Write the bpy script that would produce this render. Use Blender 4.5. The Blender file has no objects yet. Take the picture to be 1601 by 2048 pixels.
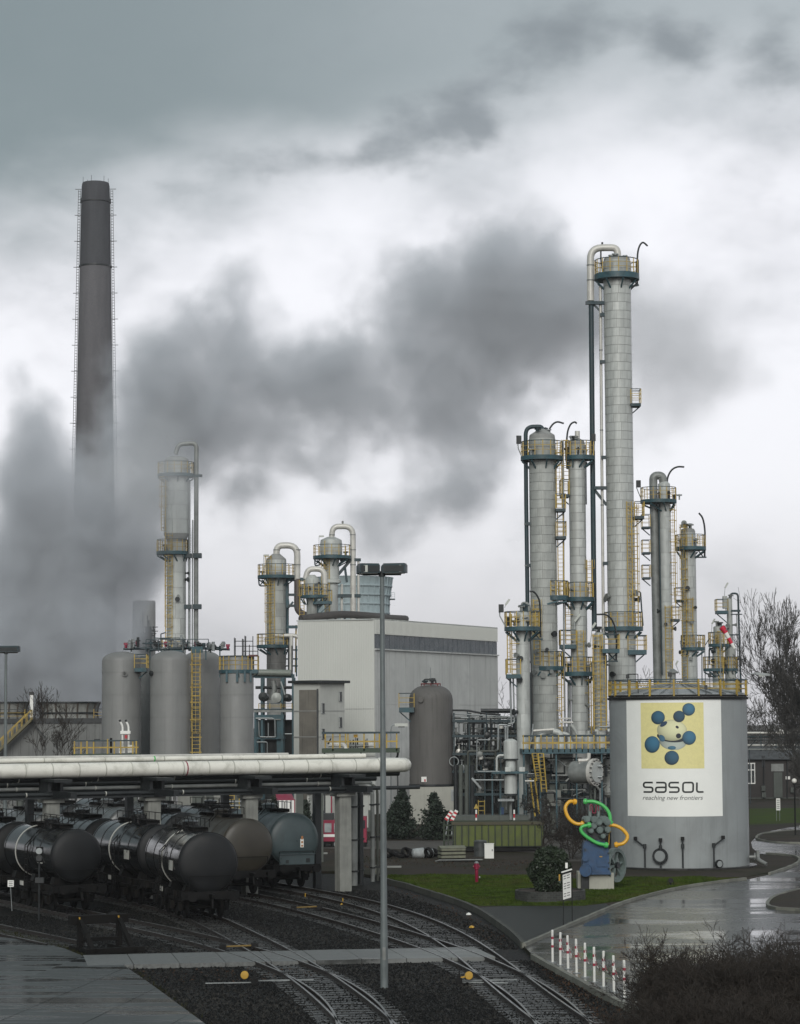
import bpy, bmesh, math, random
import numpy as np
from math import sin, cos, pi, radians, sqrt, atan2, tan, asin
from mathutils import Vector, Matrix, Euler

SC = bpy.context.scene
COL = SC.collection
rng = random.Random(11)
nrg = np.random.default_rng(7)

# ------------------------------------------------------------------ camera
F = 5000.0                      # focal length in photograph pixels (1601 wide)
HC = 8.4                        # eye height: a footbridge above the tracks
PITCH = math.atan(416 / F)
ROLL = -0.006
cam_d = bpy.data.cameras.new('camera')
cam = bpy.data.objects.new('camera', cam_d)
COL.objects.link(cam)
cam_d.sensor_fit = 'HORIZONTAL'
cam_d.sensor_width = 36.0
cam_d.lens = 36.0 * F / 1601.0
cam_d.clip_start = 0.5
cam_d.clip_end = 9000
CM = Matrix.Rotation(pi / 2 + PITCH, 4, 'X') @ Matrix.Rotation(ROLL, 4, 'Z')
cam.matrix_world = Matrix.Translation((0, 0, HC)) @ CM
SC.camera = cam

# ------------------------------------------------------------------ world, sun, exposure
world = bpy.data.worlds.new('World')
SC.world = world
world.use_nodes = True
SUN_EL, SUN_AZ = radians(28), radians(186)     # the bright part of the overcast, behind the left shoulder


class NT:
    """tiny node-tree writer"""
    def __init__(s, nt):
        s.nt = nt
        nt.nodes.clear()

    def n(s, typ, props=None, **inp):
        nd = s.nt.nodes.new(typ)
        for k, v in (props or {}).items():
            setattr(nd, k, v)
        for k, v in inp.items():
            s.set(nd, k, v)
        return nd

    def set(s, nd, k, v):
        key = int(k[1:]) if k[0] == 'i' and k[1:].isdigit() else k.replace('_', ' ')
        sock = nd.inputs[key]
        if isinstance(v, bpy.types.NodeSocket):
            s.nt.links.new(v, sock)
        elif isinstance(v, bpy.types.Node):
            s.nt.links.new(v.outputs[0], sock)
        else:
            sock.default_value = v

    def m(s, op, a, b=0.0, c=0.0, clamp=False):
        nd = s.n('ShaderNodeMath', {'operation': op, 'use_clamp': clamp}, i0=a, i1=b)
        if op in ('MULTIPLY_ADD', 'SMOOTH_MIN', 'SMOOTH_MAX'):
            s.set(nd, 'i2', c)
        return nd.outputs[0]

    def mix(s, f, a, b):
        nd = s.n('ShaderNodeMix', {'data_type': 'RGBA'})
        s.set(nd, 'i0', f)
        s.set(nd, 'i6', a)
        s.set(nd, 'i7', b)
        return nd.outputs[2]

    def ss(s, x, a, b, lo=0.0, hi=1.0):
        nd = s.n('ShaderNodeMapRange', {'interpolation_type': 'SMOOTHSTEP'}, i0=x, i1=a, i2=b, i3=lo, i4=hi)
        return nd.outputs[0]

    def noise(s, vec, scale, detail=4, rough=0.55, dim='3D', dist=0.0):
        nd = s.n('ShaderNodeTexNoise', {'noise_dimensions': dim})
        if vec is not None:
            s.set(nd, 'Vector', vec)
        s.set(nd, 'Scale', scale); s.set(nd, 'Detail', detail); s.set(nd, 'Roughness', rough); s.set(nd, 'Distortion', dist)
        return nd.outputs[0]


def rgb(r, g, b):
    return (r, g, b, 1.0)


def build_world():
    t = NT(world.node_tree)
    sky = t.n('ShaderNodeTexSky', {'sky_type': 'NISHITA', 'sun_disc': False, 'sun_elevation': SUN_EL,
                                   'sun_rotation': SUN_AZ, 'air_density': 1.0, 'dust_density': 3.0})
    tc = t.n('ShaderNodeTexCoord')
    d = tc.outputs['Generated']
    sp = t.n('ShaderNodeSeparateXYZ', None, Vector=d)
    x, y, z = sp.outputs
    az = t.m('MULTIPLY', t.m('ARCTAN2', x, y), 57.29578)      # degrees right of north
    el = t.m('MULTIPLY', t.m('ARCSINE', z), 57.29578)         # degrees above the horizon
    # cloud coordinates: banks are longer than they are high
    cv = t.n('ShaderNodeCombineXYZ', None, X=t.m('MULTIPLY', az, 0.10), Y=t.m('MULTIPLY', el, 0.16), Z=0.0).outputs[0]
    n1 = t.noise(cv, 1.5, 5, 0.5)
    n2 = t.noise(cv, 4.2, 4, 0.5, dist=0.3)
    n3 = t.noise(d, 2.2, 5, 0.55)
    nn = t.m('ADD', t.m('MULTIPLY', t.m('SUBTRACT', n1, 0.5), 1.0), t.m('MULTIPLY', t.m('SUBTRACT', n2, 0.5), 0.35))
    # broad structure: pale band over the horizon, a heavy grey deck above it whose lower edge climbs to the right
    edge = t.m('ADD', 12.9, t.m('MULTIPLY', t.m('SINE', t.m('MULTIPLY', az, 0.0174533)), 9.0))
    deck = t.ss(t.m('ADD', t.m('SUBTRACT', el, edge), t.m('MULTIPLY', nn, 3.5)), -2.2, 2.0)
    low = t.ss(el, 6.0, 0.5)
    bright = rgb(7.7, 7.7, 8.05)
    lowc = rgb(5.5, 5.45, 5.7)
    deckc = t.mix(t.ss(t.m('ADD', az, t.m('MULTIPLY', nn, 9.0)), -8.0, 9.0), rgb(1.40, 1.80, 1.86), rgb(3.2, 3.55, 3.7))
    c = t.mix(low, bright, lowc)
    c = t.mix(t.m('MULTIPLY', t.ss(nn, -0.08, 0.25), 0.6), c, rgb(4.7, 4.75, 5.0))
    c = t.mix(t.m('MULTIPLY', deck, 0.92), c, deckc)
    # drifting dark rags of older steam under the deck
    wz = t.m('MULTIPLY', t.m('SUBTRACT', t.noise(cv, 3.2, 3, 0.5), 0.5), 2.4)
    wx = t.m('MULTIPLY', t.m('SUBTRACT', t.noise(cv, 2.6, 3, 0.5), 0.5), 4.0)
    aw, ew = t.m('ADD', az, wx), t.m('ADD', el, wz)
    rag = None
    for px, py, rx, ry, w in ((1340, 105, 160, 100, 1.0), (1110, 95, 150, 130, 0.9), (965, 215, 140, 105, 0.85), (1010, 270, 90, 60, 0.55), (830, 262, 180, 85, 0.66), (670, 300, 170, 70, 0.62), (530, 345, 150, 55, 0.5), (1570, 140, 110, 90, 0.6), (330, 380, 130, 40, 0.35)):
        a0, e0 = (px - 800) / 5000 * 57.3, (1440 - py) / 5000 * 57.3
        ex = t.m('MULTIPLY', t.m('SUBTRACT', aw, a0), 5000 / 57.3 / rx)
        ey = t.m('MULTIPLY', t.m('SUBTRACT', ew, e0), 5000 / 57.3 / ry)
        q = t.m('SUBTRACT', 1.0, t.m('SQRT', t.m('ADD', t.m('MULTIPLY', ex, ex), t.m('MULTIPLY', ey, ey))), clamp=True)
        q = t.m('MULTIPLY', q, w * 1.3)
        rag = q if rag is None else t.m('ADD', rag, q)
    rag = t.ss(t.m('ADD', rag, t.m('ADD', t.m('MULTIPLY', nn, 0.9), t.m('MULTIPLY', t.m('SUBTRACT', t.noise(cv, 11.0, 5, 0.6), 0.5), 0.9))), 0.0, 1.15)
    c = t.mix(t.m('MULTIPLY', rag, 0.8), c, rgb(1.75, 1.95, 2.08))
    c = t.mix(t.ss(el, 0.0, -3.0), c, rgb(0.5, 0.5, 0.5))
    c = t.mix(0.94, sky.outputs[0], c)
    bg = t.n('ShaderNodeBackground', None, Color=c, Strength=0.1)
    t.n('ShaderNodeOutputWorld', None, Surface=bg)


build_world()
sun_d = bpy.data.lights.new('sun', 'SUN')
sun_d.energy = 1.5
sun_d.angle = radians(35)
sun_d.color = (1.0, 0.985, 0.95)
sun = bpy.data.objects.new('sun', sun_d)
COL.objects.link(sun)
_sd = Vector((sin(SUN_AZ) * cos(SUN_EL), cos(SUN_AZ) * cos(SUN_EL), sin(SUN_EL)))
sun.rotation_euler = _sd.to_track_quat('Z', 'Y').to_euler()
sun.location = (0, 0, 60)
vs = SC.view_settings
SC.display_settings.display_device = 'sRGB'
vs.view_transform = 'Standard'
vs.look = 'None'
vs.exposure = 0.40
vs.gamma = 1.0
vs.use_curve_mapping = False
cy = SC.cycles
cy.use_denoising = True
cy.max_bounces = 6
cy.diffuse_bounces = 3
cy.glossy_bounces = 3
cy.transparent_max_bounces = 8
cy.volume_bounces = 2
cy.caustics_reflective = False
cy.caustics_refractive = False


# ------------------------------------------------------------------ pixel -> place
def ray(px, py):
    return CM.to_3x3() @ Vector(((px - 800.5) / F, -(py - 1024) / F, -1.0))


def G(px, py, z=0.0):
    """point of the plane at height z seen at photograph pixel (px, py)"""
    d = ray(px, py)
    k = (z - HC) / d.z
    return Vector((d.x * k, d.y * k, z))


def at(px, py, Y):
    d = ray(px, py)
    k = Y / d.y
    return Vector((d.x * k, Y, HC + d.z * k))


def zat(px, py, Y):
    return at(px, py, Y).z


# ------------------------------------------------------------------ materials
MATS = {}


def mat(name, col, rough=0.6, metal=0.0, var=0.18, scale=1.5, streak=0.0, dirt=None, dirt_amt=0.5, dirt_scale=0.8,
        bump=0.0, bump_scale=8.0, rand=0.0, spec=0.5, rvar=0.15, coat=0.0, speck=0.0, sscale=1.0):
    if name in MATS:
        return MATS[name]
    m = bpy.data.materials.new(name)
    m.use_nodes = True
    t = NT(m.node_tree)
    tc = t.n('ShaderNodeTexCoord')
    v = tc.outputs['Object']
    n = t.noise(v, scale, 5, 0.6)
    lo = tuple(c * (1 - var) for c in col) + (1,)
    hi = tuple(min(1, c * (1 + var)) for c in col) + (1,)
    c = t.mix(t.ss(n, 0.25, 0.75), lo, hi)
    if streak:
        mp = t.n('ShaderNodeMapping', None, Vector=v, Scale=(3.2 * sscale, 3.2 * sscale, 0.13 * sscale))
        sn = t.noise(mp, 1.6, 5, 0.65)
        c = t.mix(t.m('MULTIPLY', t.ss(sn, 0.5, 0.75), streak), c, tuple(k * 0.4 for k in col) + (1,))
    if dirt:
        dn = t.noise(v, dirt_scale, 6, 0.65, dist=0.6)
        c = t.mix(t.m('MULTIPLY', t.ss(dn, 0.45, 0.7), dirt_amt), c, tuple(dirt) + (1,))
    if speck:
        wn = t.n('ShaderNodeTexVoronoi', None, Vector=v, Scale=9.0)
        c = t.mix(t.m('MULTIPLY', wn.outputs['Color'], speck), c, tuple(min(1, k * 2.6) for k in col) + (1,))
    if rand:
        oi = t.n('ShaderNodeObjectInfo')
        f = t.m('ADD', 1 - rand, t.m('MULTIPLY', oi.outputs['Random'], 2 * rand))
        c = t.n('ShaderNodeMix', {'data_type': 'RGBA', 'blend_type': 'MULTIPLY'}, i0=1.0, i6=c,
                i7=t.n('ShaderNodeCombineXYZ', None, X=f, Y=f, Z=f).outputs[0]).outputs[2]
    b = t.n('ShaderNodeBsdfPrincipled', None, Base_Color=c, Metallic=metal)
    t.set(b, 'Roughness', t.ss(n, 0.3, 0.7, max(0.02, rough - rvar), min(1, rough + rvar)))
    t.set(b, 'Specular_IOR_Level', spec)
    if coat:
        t.set(b, 'Coat_Weight', coat)
        t.set(b, 'Coat_Roughness', 0.12)
    if bump:
        bn = t.noise(v, bump_scale, 5, 0.6)
        bp = t.n('ShaderNodeBump', None, Strength=min(1.0, bump), Distance=0.05, Height=bn)
        t.set(b, 'Normal', bp.outputs[0])
    t.n('ShaderNodeOutputMaterial', None, Surface=b)
    MATS[name] = m
    return m


TEAL = (0.028, 0.074, 0.090)
TEALD = (0.016, 0.035, 0.042)
YEL = (0.38, 0.265, 0.045)
m_teal = mat('teal_paint', TEAL, 0.5, var=0.3, dirt=(0.02, 0.03, 0.03))
m_teald = mat('dark_green_steel', TEALD, 0.5, var=0.3)
m_yel = mat('yellow_paint', YEL, 0.5, var=0.2, dirt=(0.14, 0.09, 0.03), dirt_amt=0.5)
m_alu = mat('aluminium_cladding', (0.435, 0.455, 0.435), 0.45, metal=0.12, var=0.14, scale=0.7, streak=0.45, rand=0.08, dirt=(0.30, 0.31, 0.29), dirt_amt=0.45, dirt_scale=0.22)
m_alud = mat('weathered_cladding', (0.37, 0.385, 0.362), 0.5, metal=0.1, var=0.16, scale=0.7, streak=0.6, rand=0.10, dirt=(0.22, 0.23, 0.215), dirt_amt=0.5, dirt_scale=0.22)
m_gap = mat('cladding_joint', (0.25, 0.255, 0.245), 0.7)
m_pipe = mat('pipe_cladding', (0.52, 0.51, 0.47), 0.42, metal=0.15, var=0.12, streak=0.2)
m_pipeg = mat('grey_pipe', (0.20, 0.21, 0.20), 0.5, metal=0.2, var=0.25)
m_dark = mat('dark_steel', (0.012, 0.015, 0.016), 0.5, var=0.4)
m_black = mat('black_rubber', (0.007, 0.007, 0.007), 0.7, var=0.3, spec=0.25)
m_white = mat('white_paint', (0.74, 0.74, 0.70), 0.5, var=0.05)
m_conc = mat('concrete', (0.21, 0.215, 0.195), 0.85, var=0.22, scale=1.3, streak=0.45, bump=0.15, bump_scale=20)
m_concd = mat('dark_concrete', (0.085, 0.095, 0.085), 0.85, var=0.25, scale=1.3, streak=0.4)
m_red = mat('red_paint', (0.42, 0.02, 0.03), 0.45, var=0.15)
m_magenta = mat('magenta_red_paint', (0.22, 0.008, 0.036), 0.45, var=0.15)
m_silver = mat('galvanised_steel', (0.26, 0.28, 0.28), 0.4, metal=0.4, var=0.2)
m_glass = mat('dark_window_glass', (0.03, 0.035, 0.038), 0.12, var=0.1, rvar=0.05)
m_lamp = mat('lamp_lens', (0.45, 0.47, 0.43), 0.25, var=0.05)


# ------------------------------------------------------------------ mesh builder
class MB:
    def __init__(s):
        s.v = []
        s.f = []
        s.k = 0

    def add(s, vs_, fs_):
        s.v.extend(vs_)
        k = s.k
        s.f.extend([tuple(i + k for i in f) for f in fs_])
        s.k += len(vs_)

    def box(s, c, d, rz=0.0, rx=0.0, ry=0.0):
        hx, hy, hz = d[0] / 2, d[1] / 2, d[2] / 2
        pts = [(-hx, -hy, -hz), (hx, -hy, -hz), (hx, hy, -hz), (-hx, hy, -hz), (-hx, -hy, hz), (hx, -hy, hz), (hx, hy, hz), (-hx, hy, hz)]
        if rx or ry or rz:
            R = Euler((rx, ry, rz)).to_matrix()
            pts = [tuple(R @ Vector(p)) for p in pts]
        s.add([(p[0] + c[0], p[1] + c[1], p[2] + c[2]) for p in pts],
              [(0, 3, 2, 1), (4, 5, 6, 7), (0, 1, 5, 4), (1, 2, 6, 5), (2, 3, 7, 6), (3, 0, 4, 7)])

    def bar(s, p, q, w, h=None):
        """rectangular bar from p to q"""
        h = h or w
        p, q = Vector(p), Vector(q)
        d = q - p
        if d.length < 1e-6:
            return
        d.normalize()
        up = Vector((0, 0, 1)) if abs(d.z) < 0.99 else Vector((0, 1, 0))
        a = d.cross(up).normalized() * (w / 2)
        b = a.cross(d).normalized() * (h / 2)
        s.add([tuple(x) for x in (p - a - b, p + a - b, p + a + b, p - a + b, q - a - b, q + a - b, q + a + b, q - a + b)],
              [(0, 1, 2, 3), (7, 6, 5, 4), (0, 4, 5, 1), (1, 5, 6, 2), (2, 6, 7, 3), (3, 7, 4, 0)])

    def cyl(s, p, q, r, r2=None, n=12, cap=True):
        s.tube([p, q], r, n, cap, r2)

    def tube(s, pts, r, n=10, cap=True, r2=None, close=False):
        P = [Vector(p) for p in pts]
        m = len(P)
        vs_ = []
        prev = None
        for i in range(m):
            if close:
                d = (P[(i + 1) % m] - P[i - 1]).normalized()
            elif i == 0:
                d = (P[1] - P[0]).normalized()
            elif i == m - 1:
                d = (P[-1] - P[-2]).normalized()
            else:
                d = ((P[i] - P[i - 1]).normalized() + (P[i + 1] - P[i]).normalized())
                d = d.normalized() if d.length > 1e-6 else (P[i + 1] - P[i]).normalized()
            if prev is None:
                up = Vector((0, 0, 1)) if abs(d.z) < 0.95 else Vector((0, 1, 0))
                a = d.cross(up).normalized()
            else:
                a = (prev - d * prev.dot(d)).normalized()
            prev = a
            b = d.cross(a)
            rr = r if r2 is None else r + (r2 - r) * i / (m - 1)
            if 0 < i < m - 1 and not close:
                ca = (P[i] - P[i - 1]).normalized().dot((P[i + 1] - P[i]).normalized())
                # keep the thickness through a mitre
                ch = sqrt(max(0.25, (1 + ca) / 2))
            for k in range(n):
                th = 2 * pi * k / n
                vs_.append(tuple(P[i] + a * (rr * cos(th)) + b * (rr * sin(th))))
        fs_ = []
        for i in range(m if close else m - 1):
            j = (i + 1) % m
            for k in range(n):
                l = (k + 1) % n
                fs_.append((i * n + k, i * n + l, j * n + l, j * n + k))
        if cap and not close:
            fs_.append(tuple(range(n - 1, -1, -1)))
            fs_.append(tuple((m - 1) * n + k for k in range(n)))
        s.add(vs_, fs_)

    def lathe(s, prof, n=24, c=(0, 0, 0), axis='z'):
        vs_ = []
        for (r, z) in prof:
            for k in range(n):
                th = 2 * pi * k / n
                x, y, w = max(r, 1e-4) * cos(th), max(r, 1e-4) * sin(th), z
                if axis == 'x':
                    x, y, w = w, x, y
                elif axis == 'y':
                    x, y, w = y, w, x
                vs_.append((c[0] + x, c[1] + y, c[2] + w))
        fs_ = []
        for i in range(len(prof) - 1):
            for k in range(n):
                l = (k + 1) % n
                fs_.append((i * n + k, i * n + l, (i + 1) * n + l, (i + 1) * n + k))
        fs_.append(tuple(range(n - 1, -1, -1)))
        fs_.append(tuple((len(prof) - 1) * n + k for k in range(n)))
        s.add(vs_, fs_)

    def sector(s, r0, r1, a0, a1, z0, z1, n=8, c=(0, 0)):
        """annular sector block"""
        full = abs(a1 - a0) > 2 * pi - 1e-4
        vs_ = []
        m = n if full else n + 1
        for i in range(m):
            th = a0 + (a1 - a0) * i / n
            for (r, z) in ((r0, z0), (r1, z0), (r1, z1), (r0, z1)):
                vs_.append((c[0] + r * cos(th), c[1] + r * sin(th), z))
        fs_ = []
        for i in range(n):
            j = (i + 1) % m
            for k in range(4):
                l = (k + 1) % 4
                fs_.append((i * 4 + k, j * 4 + k, j * 4 + l, i * 4 + l))
        if not full:
            fs_.append((0, 1, 2, 3))
            e = n * 4
            fs_.append((e + 3, e + 2, e + 1, e))
        s.add(vs_, fs_)

    def prism(s, poly, z0, z1):
        n = len(poly)
        vs_ = [(p[0], p[1], z0) for p in poly] + [(p[0], p[1], z1) for p in poly]
        fs_ = [tuple(range(n - 1, -1, -1)), tuple(range(n, 2 * n))]
        fs_ += [(i, (i + 1) % n, n + (i + 1) % n, n + i) for i in range(n)]
        s.add(vs_, fs_)

    def sheet(s, poly, z):
        s.add([(p[0], p[1], z) for p in poly], [tuple(range(len(poly)))])

    def data(s, name, m=None, smooth=True):
        me = bpy.data.meshes.new(name)
        me.from_pydata(s.v, [], s.f)
        if smooth:
            me.polygons.foreach_set('use_smooth', [True] * len(me.polygons))
            me.set_sharp_from_angle(angle=radians(38))
        if m:
            me.materials.append(m)
        me.update()
        return me


def link(name, data, parent=None, loc=(0, 0, 0), rz=0.0):
    o = bpy.data.objects.new(name, data)
    COL.objects.link(o)
    o.location = loc
    o.rotation_euler = (0, 0, rz)
    if parent:
        o.parent = parent
    return o


def part(name, mb, m, parent=None, loc=(0, 0, 0), rz=0.0, kind=None, label=None):
    o = link(name, mb.data(name, m), parent, loc, rz)
    if kind:
        o['kind'] = kind
    if label:
        o['label'] = label
    return o


def tag(o, label, cat, group=None, kind=None):
    o['label'] = label
    if cat:
        o['category'] = cat
    if group:
        o['group'] = group
    if kind:
        o['kind'] = kind
    return o


def thing(name, label, cat, loc=(0, 0, 0), rz=0.0, group=None):
    o = link(name, None, None, loc, rz)
    return tag(o, label, cat, group)


def struct(name, mb, m, kind='structure'):
    o = part(name, mb, m)
    o['kind'] = kind
    return o


def kids(o):
    return [c for c in bpy.data.objects if c.parent == o]


def copy_tree(o, parent=None, ch_map=None):
    """copy a thing with its parts and sub-parts; meshes are shared"""
    if ch_map is None:
        ch_map = {}
        for c in COL.objects:
            if c.parent:
                ch_map.setdefault(c.parent.name, []).append(c)
    c = o.copy()
    COL.objects.link(c)
    c.parent = parent
    for k in ch_map.get(o.name, []):
        copy_tree(k, c, ch_map)
    return c


def catmull(pts, m=8):
    P = [Vector(p) for p in pts]
    P = [P[0] * 2 - P[1]] + P + [P[-1] * 2 - P[-2]]
    out = []
    for i in range(1, len(P) - 2):
        for k in range(m):
            t = k / m
            a, b, c, d = P[i - 1], P[i], P[i + 1], P[i + 2]
            out.append(0.5 * ((2 * b) + (c - a) * t + (2 * a - 5 * b + 4 * c - d) * t * t + (3 * b - a - 3 * c + d) * t ** 3))
    out.append(P[-2])
    return out


def bend(pts, r, n=5):
    """polyline with rounded corners of radius r (pipe elbows)"""
    P = [Vector(p) for p in pts]
    out = [P[0]]
    for i in range(1, len(P) - 1):
        a, b = P[i - 1] - P[i], P[i + 1] - P[i]
        rr = min(r, a.length * 0.49, b.length * 0.49)
        p, q = P[i] + a.normalized() * rr, P[i] + b.normalized() * rr
        for k in range(n + 1):
            t = k / n
            out.append((1 - t) ** 2 * p + 2 * t * (1 - t) * P[i] + t * t * q)
    out.append(P[-1])
    return out


def segs_data(name, P, Q, R0, R1, m, n=4):
    """many thin tapered prisms in one mesh (numpy)"""
    P, Q = np.asarray(P, float), np.asarray(Q, float)
    R0, R1 = np.asarray(R0, float), np.asarray(R1, float)
    d = Q - P
    L = np.linalg.norm(d, axis=1, keepdims=True)
    d = d / np.maximum(L, 1e-9)
    up = np.where(np.abs(d[:, 2:3]) < 0.9, np.array([[0, 0, 1.0]]), np.array([[0, 1.0, 0]]))
    a = np.cross(d, up)
    a /= np.maximum(np.linalg.norm(a, axis=1, keepdims=True), 1e-9)
    b = np.cross(d, a)
    th = np.arange(n) * 2 * pi / n
    ring = a[:, None, :] * np.cos(th)[None, :, None] + b[:, None, :] * np.sin(th)[None, :, None]
    v0 = P[:, None, :] + ring * R0[:, None, None]
    v1 = Q[:, None, :] + ring * R1[:, None, None]
    V = np.concatenate([v0, v1], axis=1).reshape(-1, 3)
    k = np.arange(n)
    f = np.stack([k, (k + 1) % n, n + (k + 1) % n, n + k], axis=1)
    Fc = (f[None] + (np.arange(len(P)) * 2 * n)[:, None, None]).reshape(-1, 4)
    return fast_mesh(name, V, Fc, m, True)


def fast_mesh(name, V, Fc, m, smooth=False):
    me = bpy.data.meshes.new(name)
    nf, w = Fc.shape
    me.vertices.add(len(V))
    me.vertices.foreach_set('co', V.astype(np.float32).ravel())
    me.loops.add(nf * w)
    me.loops.foreach_set('vertex_index', Fc.astype(np.int32).ravel())
    me.polygons.add(nf)
    me.polygons.foreach_set('loop_start', np.arange(nf, dtype=np.int32) * w)
    me.polygons.foreach_set('use_smooth', np.full(nf, smooth, dtype=bool))
    me.update(calc_edges=True)
    if m:
        me.materials.append(m)
    return me


def leaf_data(name, C, size, m, squash=0.6):
    """one small bent quad per centre, random orientation"""
    C = np.asarray(C, float)
    n = len(C)
    a = nrg.normal(size=(n, 3)); a /= np.linalg.norm(a, axis=1, keepdims=True)
    r = nrg.normal(size=(n, 3))
    b = np.cross(a, r); b /= np.linalg.norm(b, axis=1, keepdims=True)
    s = (size * nrg.uniform(0.6, 1.3, n))[:, None]
    a, b = a * s, b * s * squash
    V = np.stack([C - a, C - b * 0.9, C + a, C + b * 0.9], axis=1).reshape(-1, 3)
    Fc = (np.arange(n) * 4)[:, None] + np.arange(4)[None]
    return fast_mesh(name, V, Fc, m)
# ------------------------------------------------------------------ setting: ground, road, grass
m_earth = mat('bare_earth', (0.036, 0.029, 0.023), 0.95, var=0.4, scale=0.35, dirt=(0.016, 0.020, 0.007), dirt_amt=0.8, dirt_scale=0.15, bump=0.4, bump_scale=6, spec=0.15)
m_grassm = mat('turf', (0.036, 0.060, 0.008), 0.95, var=0.4, scale=0.6, dirt=(0.055, 0.056, 0.016), dirt_amt=0.6, dirt_scale=0.3, bump=0.6, bump_scale=14, spec=0.1)


def ballast_material():
    m = bpy.data.materials.new('wet_ballast')
    m.use_nodes = True
    t = NT(m.node_tree)
    v = t.n('ShaderNodeTexCoord').outputs['Object']
    vo = t.n('ShaderNodeTexVoronoi', None, Vector=v, Scale=9.0)
    big = t.noise(v, 0.22, 5, 0.6)
    cells = t.n('ShaderNodeSeparateColor', None, Color=vo.outputs['Color'])
    c = t.mix(cells.outputs[0], rgb(0.0025, 0.0025, 0.0023), rgb(0.010, 0.010, 0.009))
    c = t.mix(t.ss(cells.outputs[1], 0.93, 0.99), c, rgb(0.05, 0.038, 0.03))
    c = t.mix(t.m('MULTIPLY', t.ss(big, 0.5, 0.72), 0.5), c, rgb(0.009, 0.009, 0.005))
    b = t.n('ShaderNodeBsdfPrincipled', None, Base_Color=c, Roughness=0.6, Specular_IOR_Level=0.12)
    h = t.m('SUBTRACT', 1.0, vo.outputs['Distance'])
    bp = t.n('ShaderNodeBump', None, Strength=1.0, Distance=0.05, Height=h)
    t.set(b, 'Normal', bp.outputs[0])
    t.n('ShaderNodeOutputMaterial', None, Surface=b)
    return m


def wet_asphalt(name, base, wet_scale, puddle=0.5, lo=0.06, hi=0.42, stretch=(1, 1, 1)):
    m = bpy.data.materials.new(name)
    m.use_nodes = True
    t = NT(m.node_tree)
    v = t.n('ShaderNodeTexCoord').outputs['Object']
    mp = t.n('ShaderNodeMapping', None, Vector=v, Scale=stretch)
    n = t.noise(mp, wet_scale, 6, 0.6, dist=0.5)
    fine = t.noise(v, 6.0, 4, 0.7)
    patch = t.noise(v, 0.12, 4, 0.5)
    c = t.mix(t.ss(fine, 0.3, 0.7), tuple(k * 0.7 for k in base) + (1,), tuple(k * 1.3 for k in base) + (1,))
    c = t.mix(t.ss(patch, 0.5, 0.6), c, tuple(k * 1.5 for k in base) + (1,))
    wet = t.ss(n, puddle, puddle + 0.12)
    c = t.mix(wet, c, tuple(k * 0.45 for k in base) + (1,))
    b = t.n('ShaderNodeBsdfPrincipled', None, Base_Color=c)
    t.set(b, 'Roughness', t.m('ADD', t.m('MULTIPLY', wet, lo - hi), t.m('ADD', hi, t.m('MULTIPLY', t.m('SUBTRACT', fine, 0.5), 0.2))))
    t.set(b, 'IOR', 1.45)
    h = t.m('ADD', t.m('MULTIPLY', fine, t.m('SUBTRACT', 1.0, wet)), t.m('MULTIPLY', t.noise(v, 1.1, 3, 0.5), 0.35))
    bp = t.n('ShaderNodeBump', None, Strength=0.25, Distance=0.02, Height=h)
    t.set(b, 'Normal', bp.outputs[0])
    t.n('ShaderNodeOutputMaterial', None, Surface=b)
    return m


m_ballast = ballast_material()
m_road = wet_asphalt('wet_asphalt', (0.030, 0.033, 0.033), 0.22, 0.47, 0.09, 0.29, (0.45, 1.1, 1))
m_yard = wet_asphalt('wet_concrete_slab', (0.042, 0.048, 0.047), 0.42, 0.46, 0.13, 0.55, (0.25, 1.8, 1))

mb = MB(); mb.sheet([(-3000, -120), (3000, -120), (3000, 2900), (-3000, 2900)], -0.24)
struct('ground', mb, m_earth)
mb = MB(); mb.sheet([(-90, 30), (60, 30), (60, 175), (-90, 175)], -0.15)
struct('ballast_bed', mb, m_ballast)

kerb_px = [(700, 1744), (745, 1751), (775, 1762), (815, 1772), (850, 1783), (895, 1797), (930, 1809), (962, 1824), (985, 1839), (1005, 1853), (1022, 1866), (1038, 1880), (1047, 1891)]
kerb_w = [G(*p) for p in kerb_px]
edge2 = [G(1066, 1911), G(1100, 1930), G(1150, 1957), G(1200, 1984), G(1240, 2004), G(1320, 2047), G(1400, 2090)]
pg = [Vector((-200, 150, 0)), Vector((-12, 146, 0))] + kerb_w + edge2 + [Vector((14, 40, 0)), Vector((500, 40, 0)), Vector((500, 900, 0)), Vector((-600, 900, 0)), Vector((-600, 150, 0))]
mb = MB(); mb.prism(pg, -0.22, 0.0)
struct('plant_terrain', mb, m_earth)

road_px = [(1049, 1893), (1085, 1878), (1120, 1862), (1150, 1849), (1180, 1836), (1220, 1819), (1260, 1804), (1300, 1793), (1340, 1783), (1380, 1775), (1420, 1769), (1460, 1764),
           (1500, 1759), (1540, 1750), (1575, 1738), (1596, 1728), (1600, 1720), (1588, 1714), (1560, 1711), (1520, 1708), (1506, 1697), (1503, 1685), (1515, 1672), (1545, 1662), (1601, 1651)]
road_w = [G(*p) for p in road_px]
rp = road_w + [G(1760, 1640), Vector((120, 210, 0)), Vector((120, 42, 0)), Vector((14.2, 42, 0))] + edge2[::-1]
mb = MB(); mb.sheet(rp, 0.004)
struct('road', mb, m_road)

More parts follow.
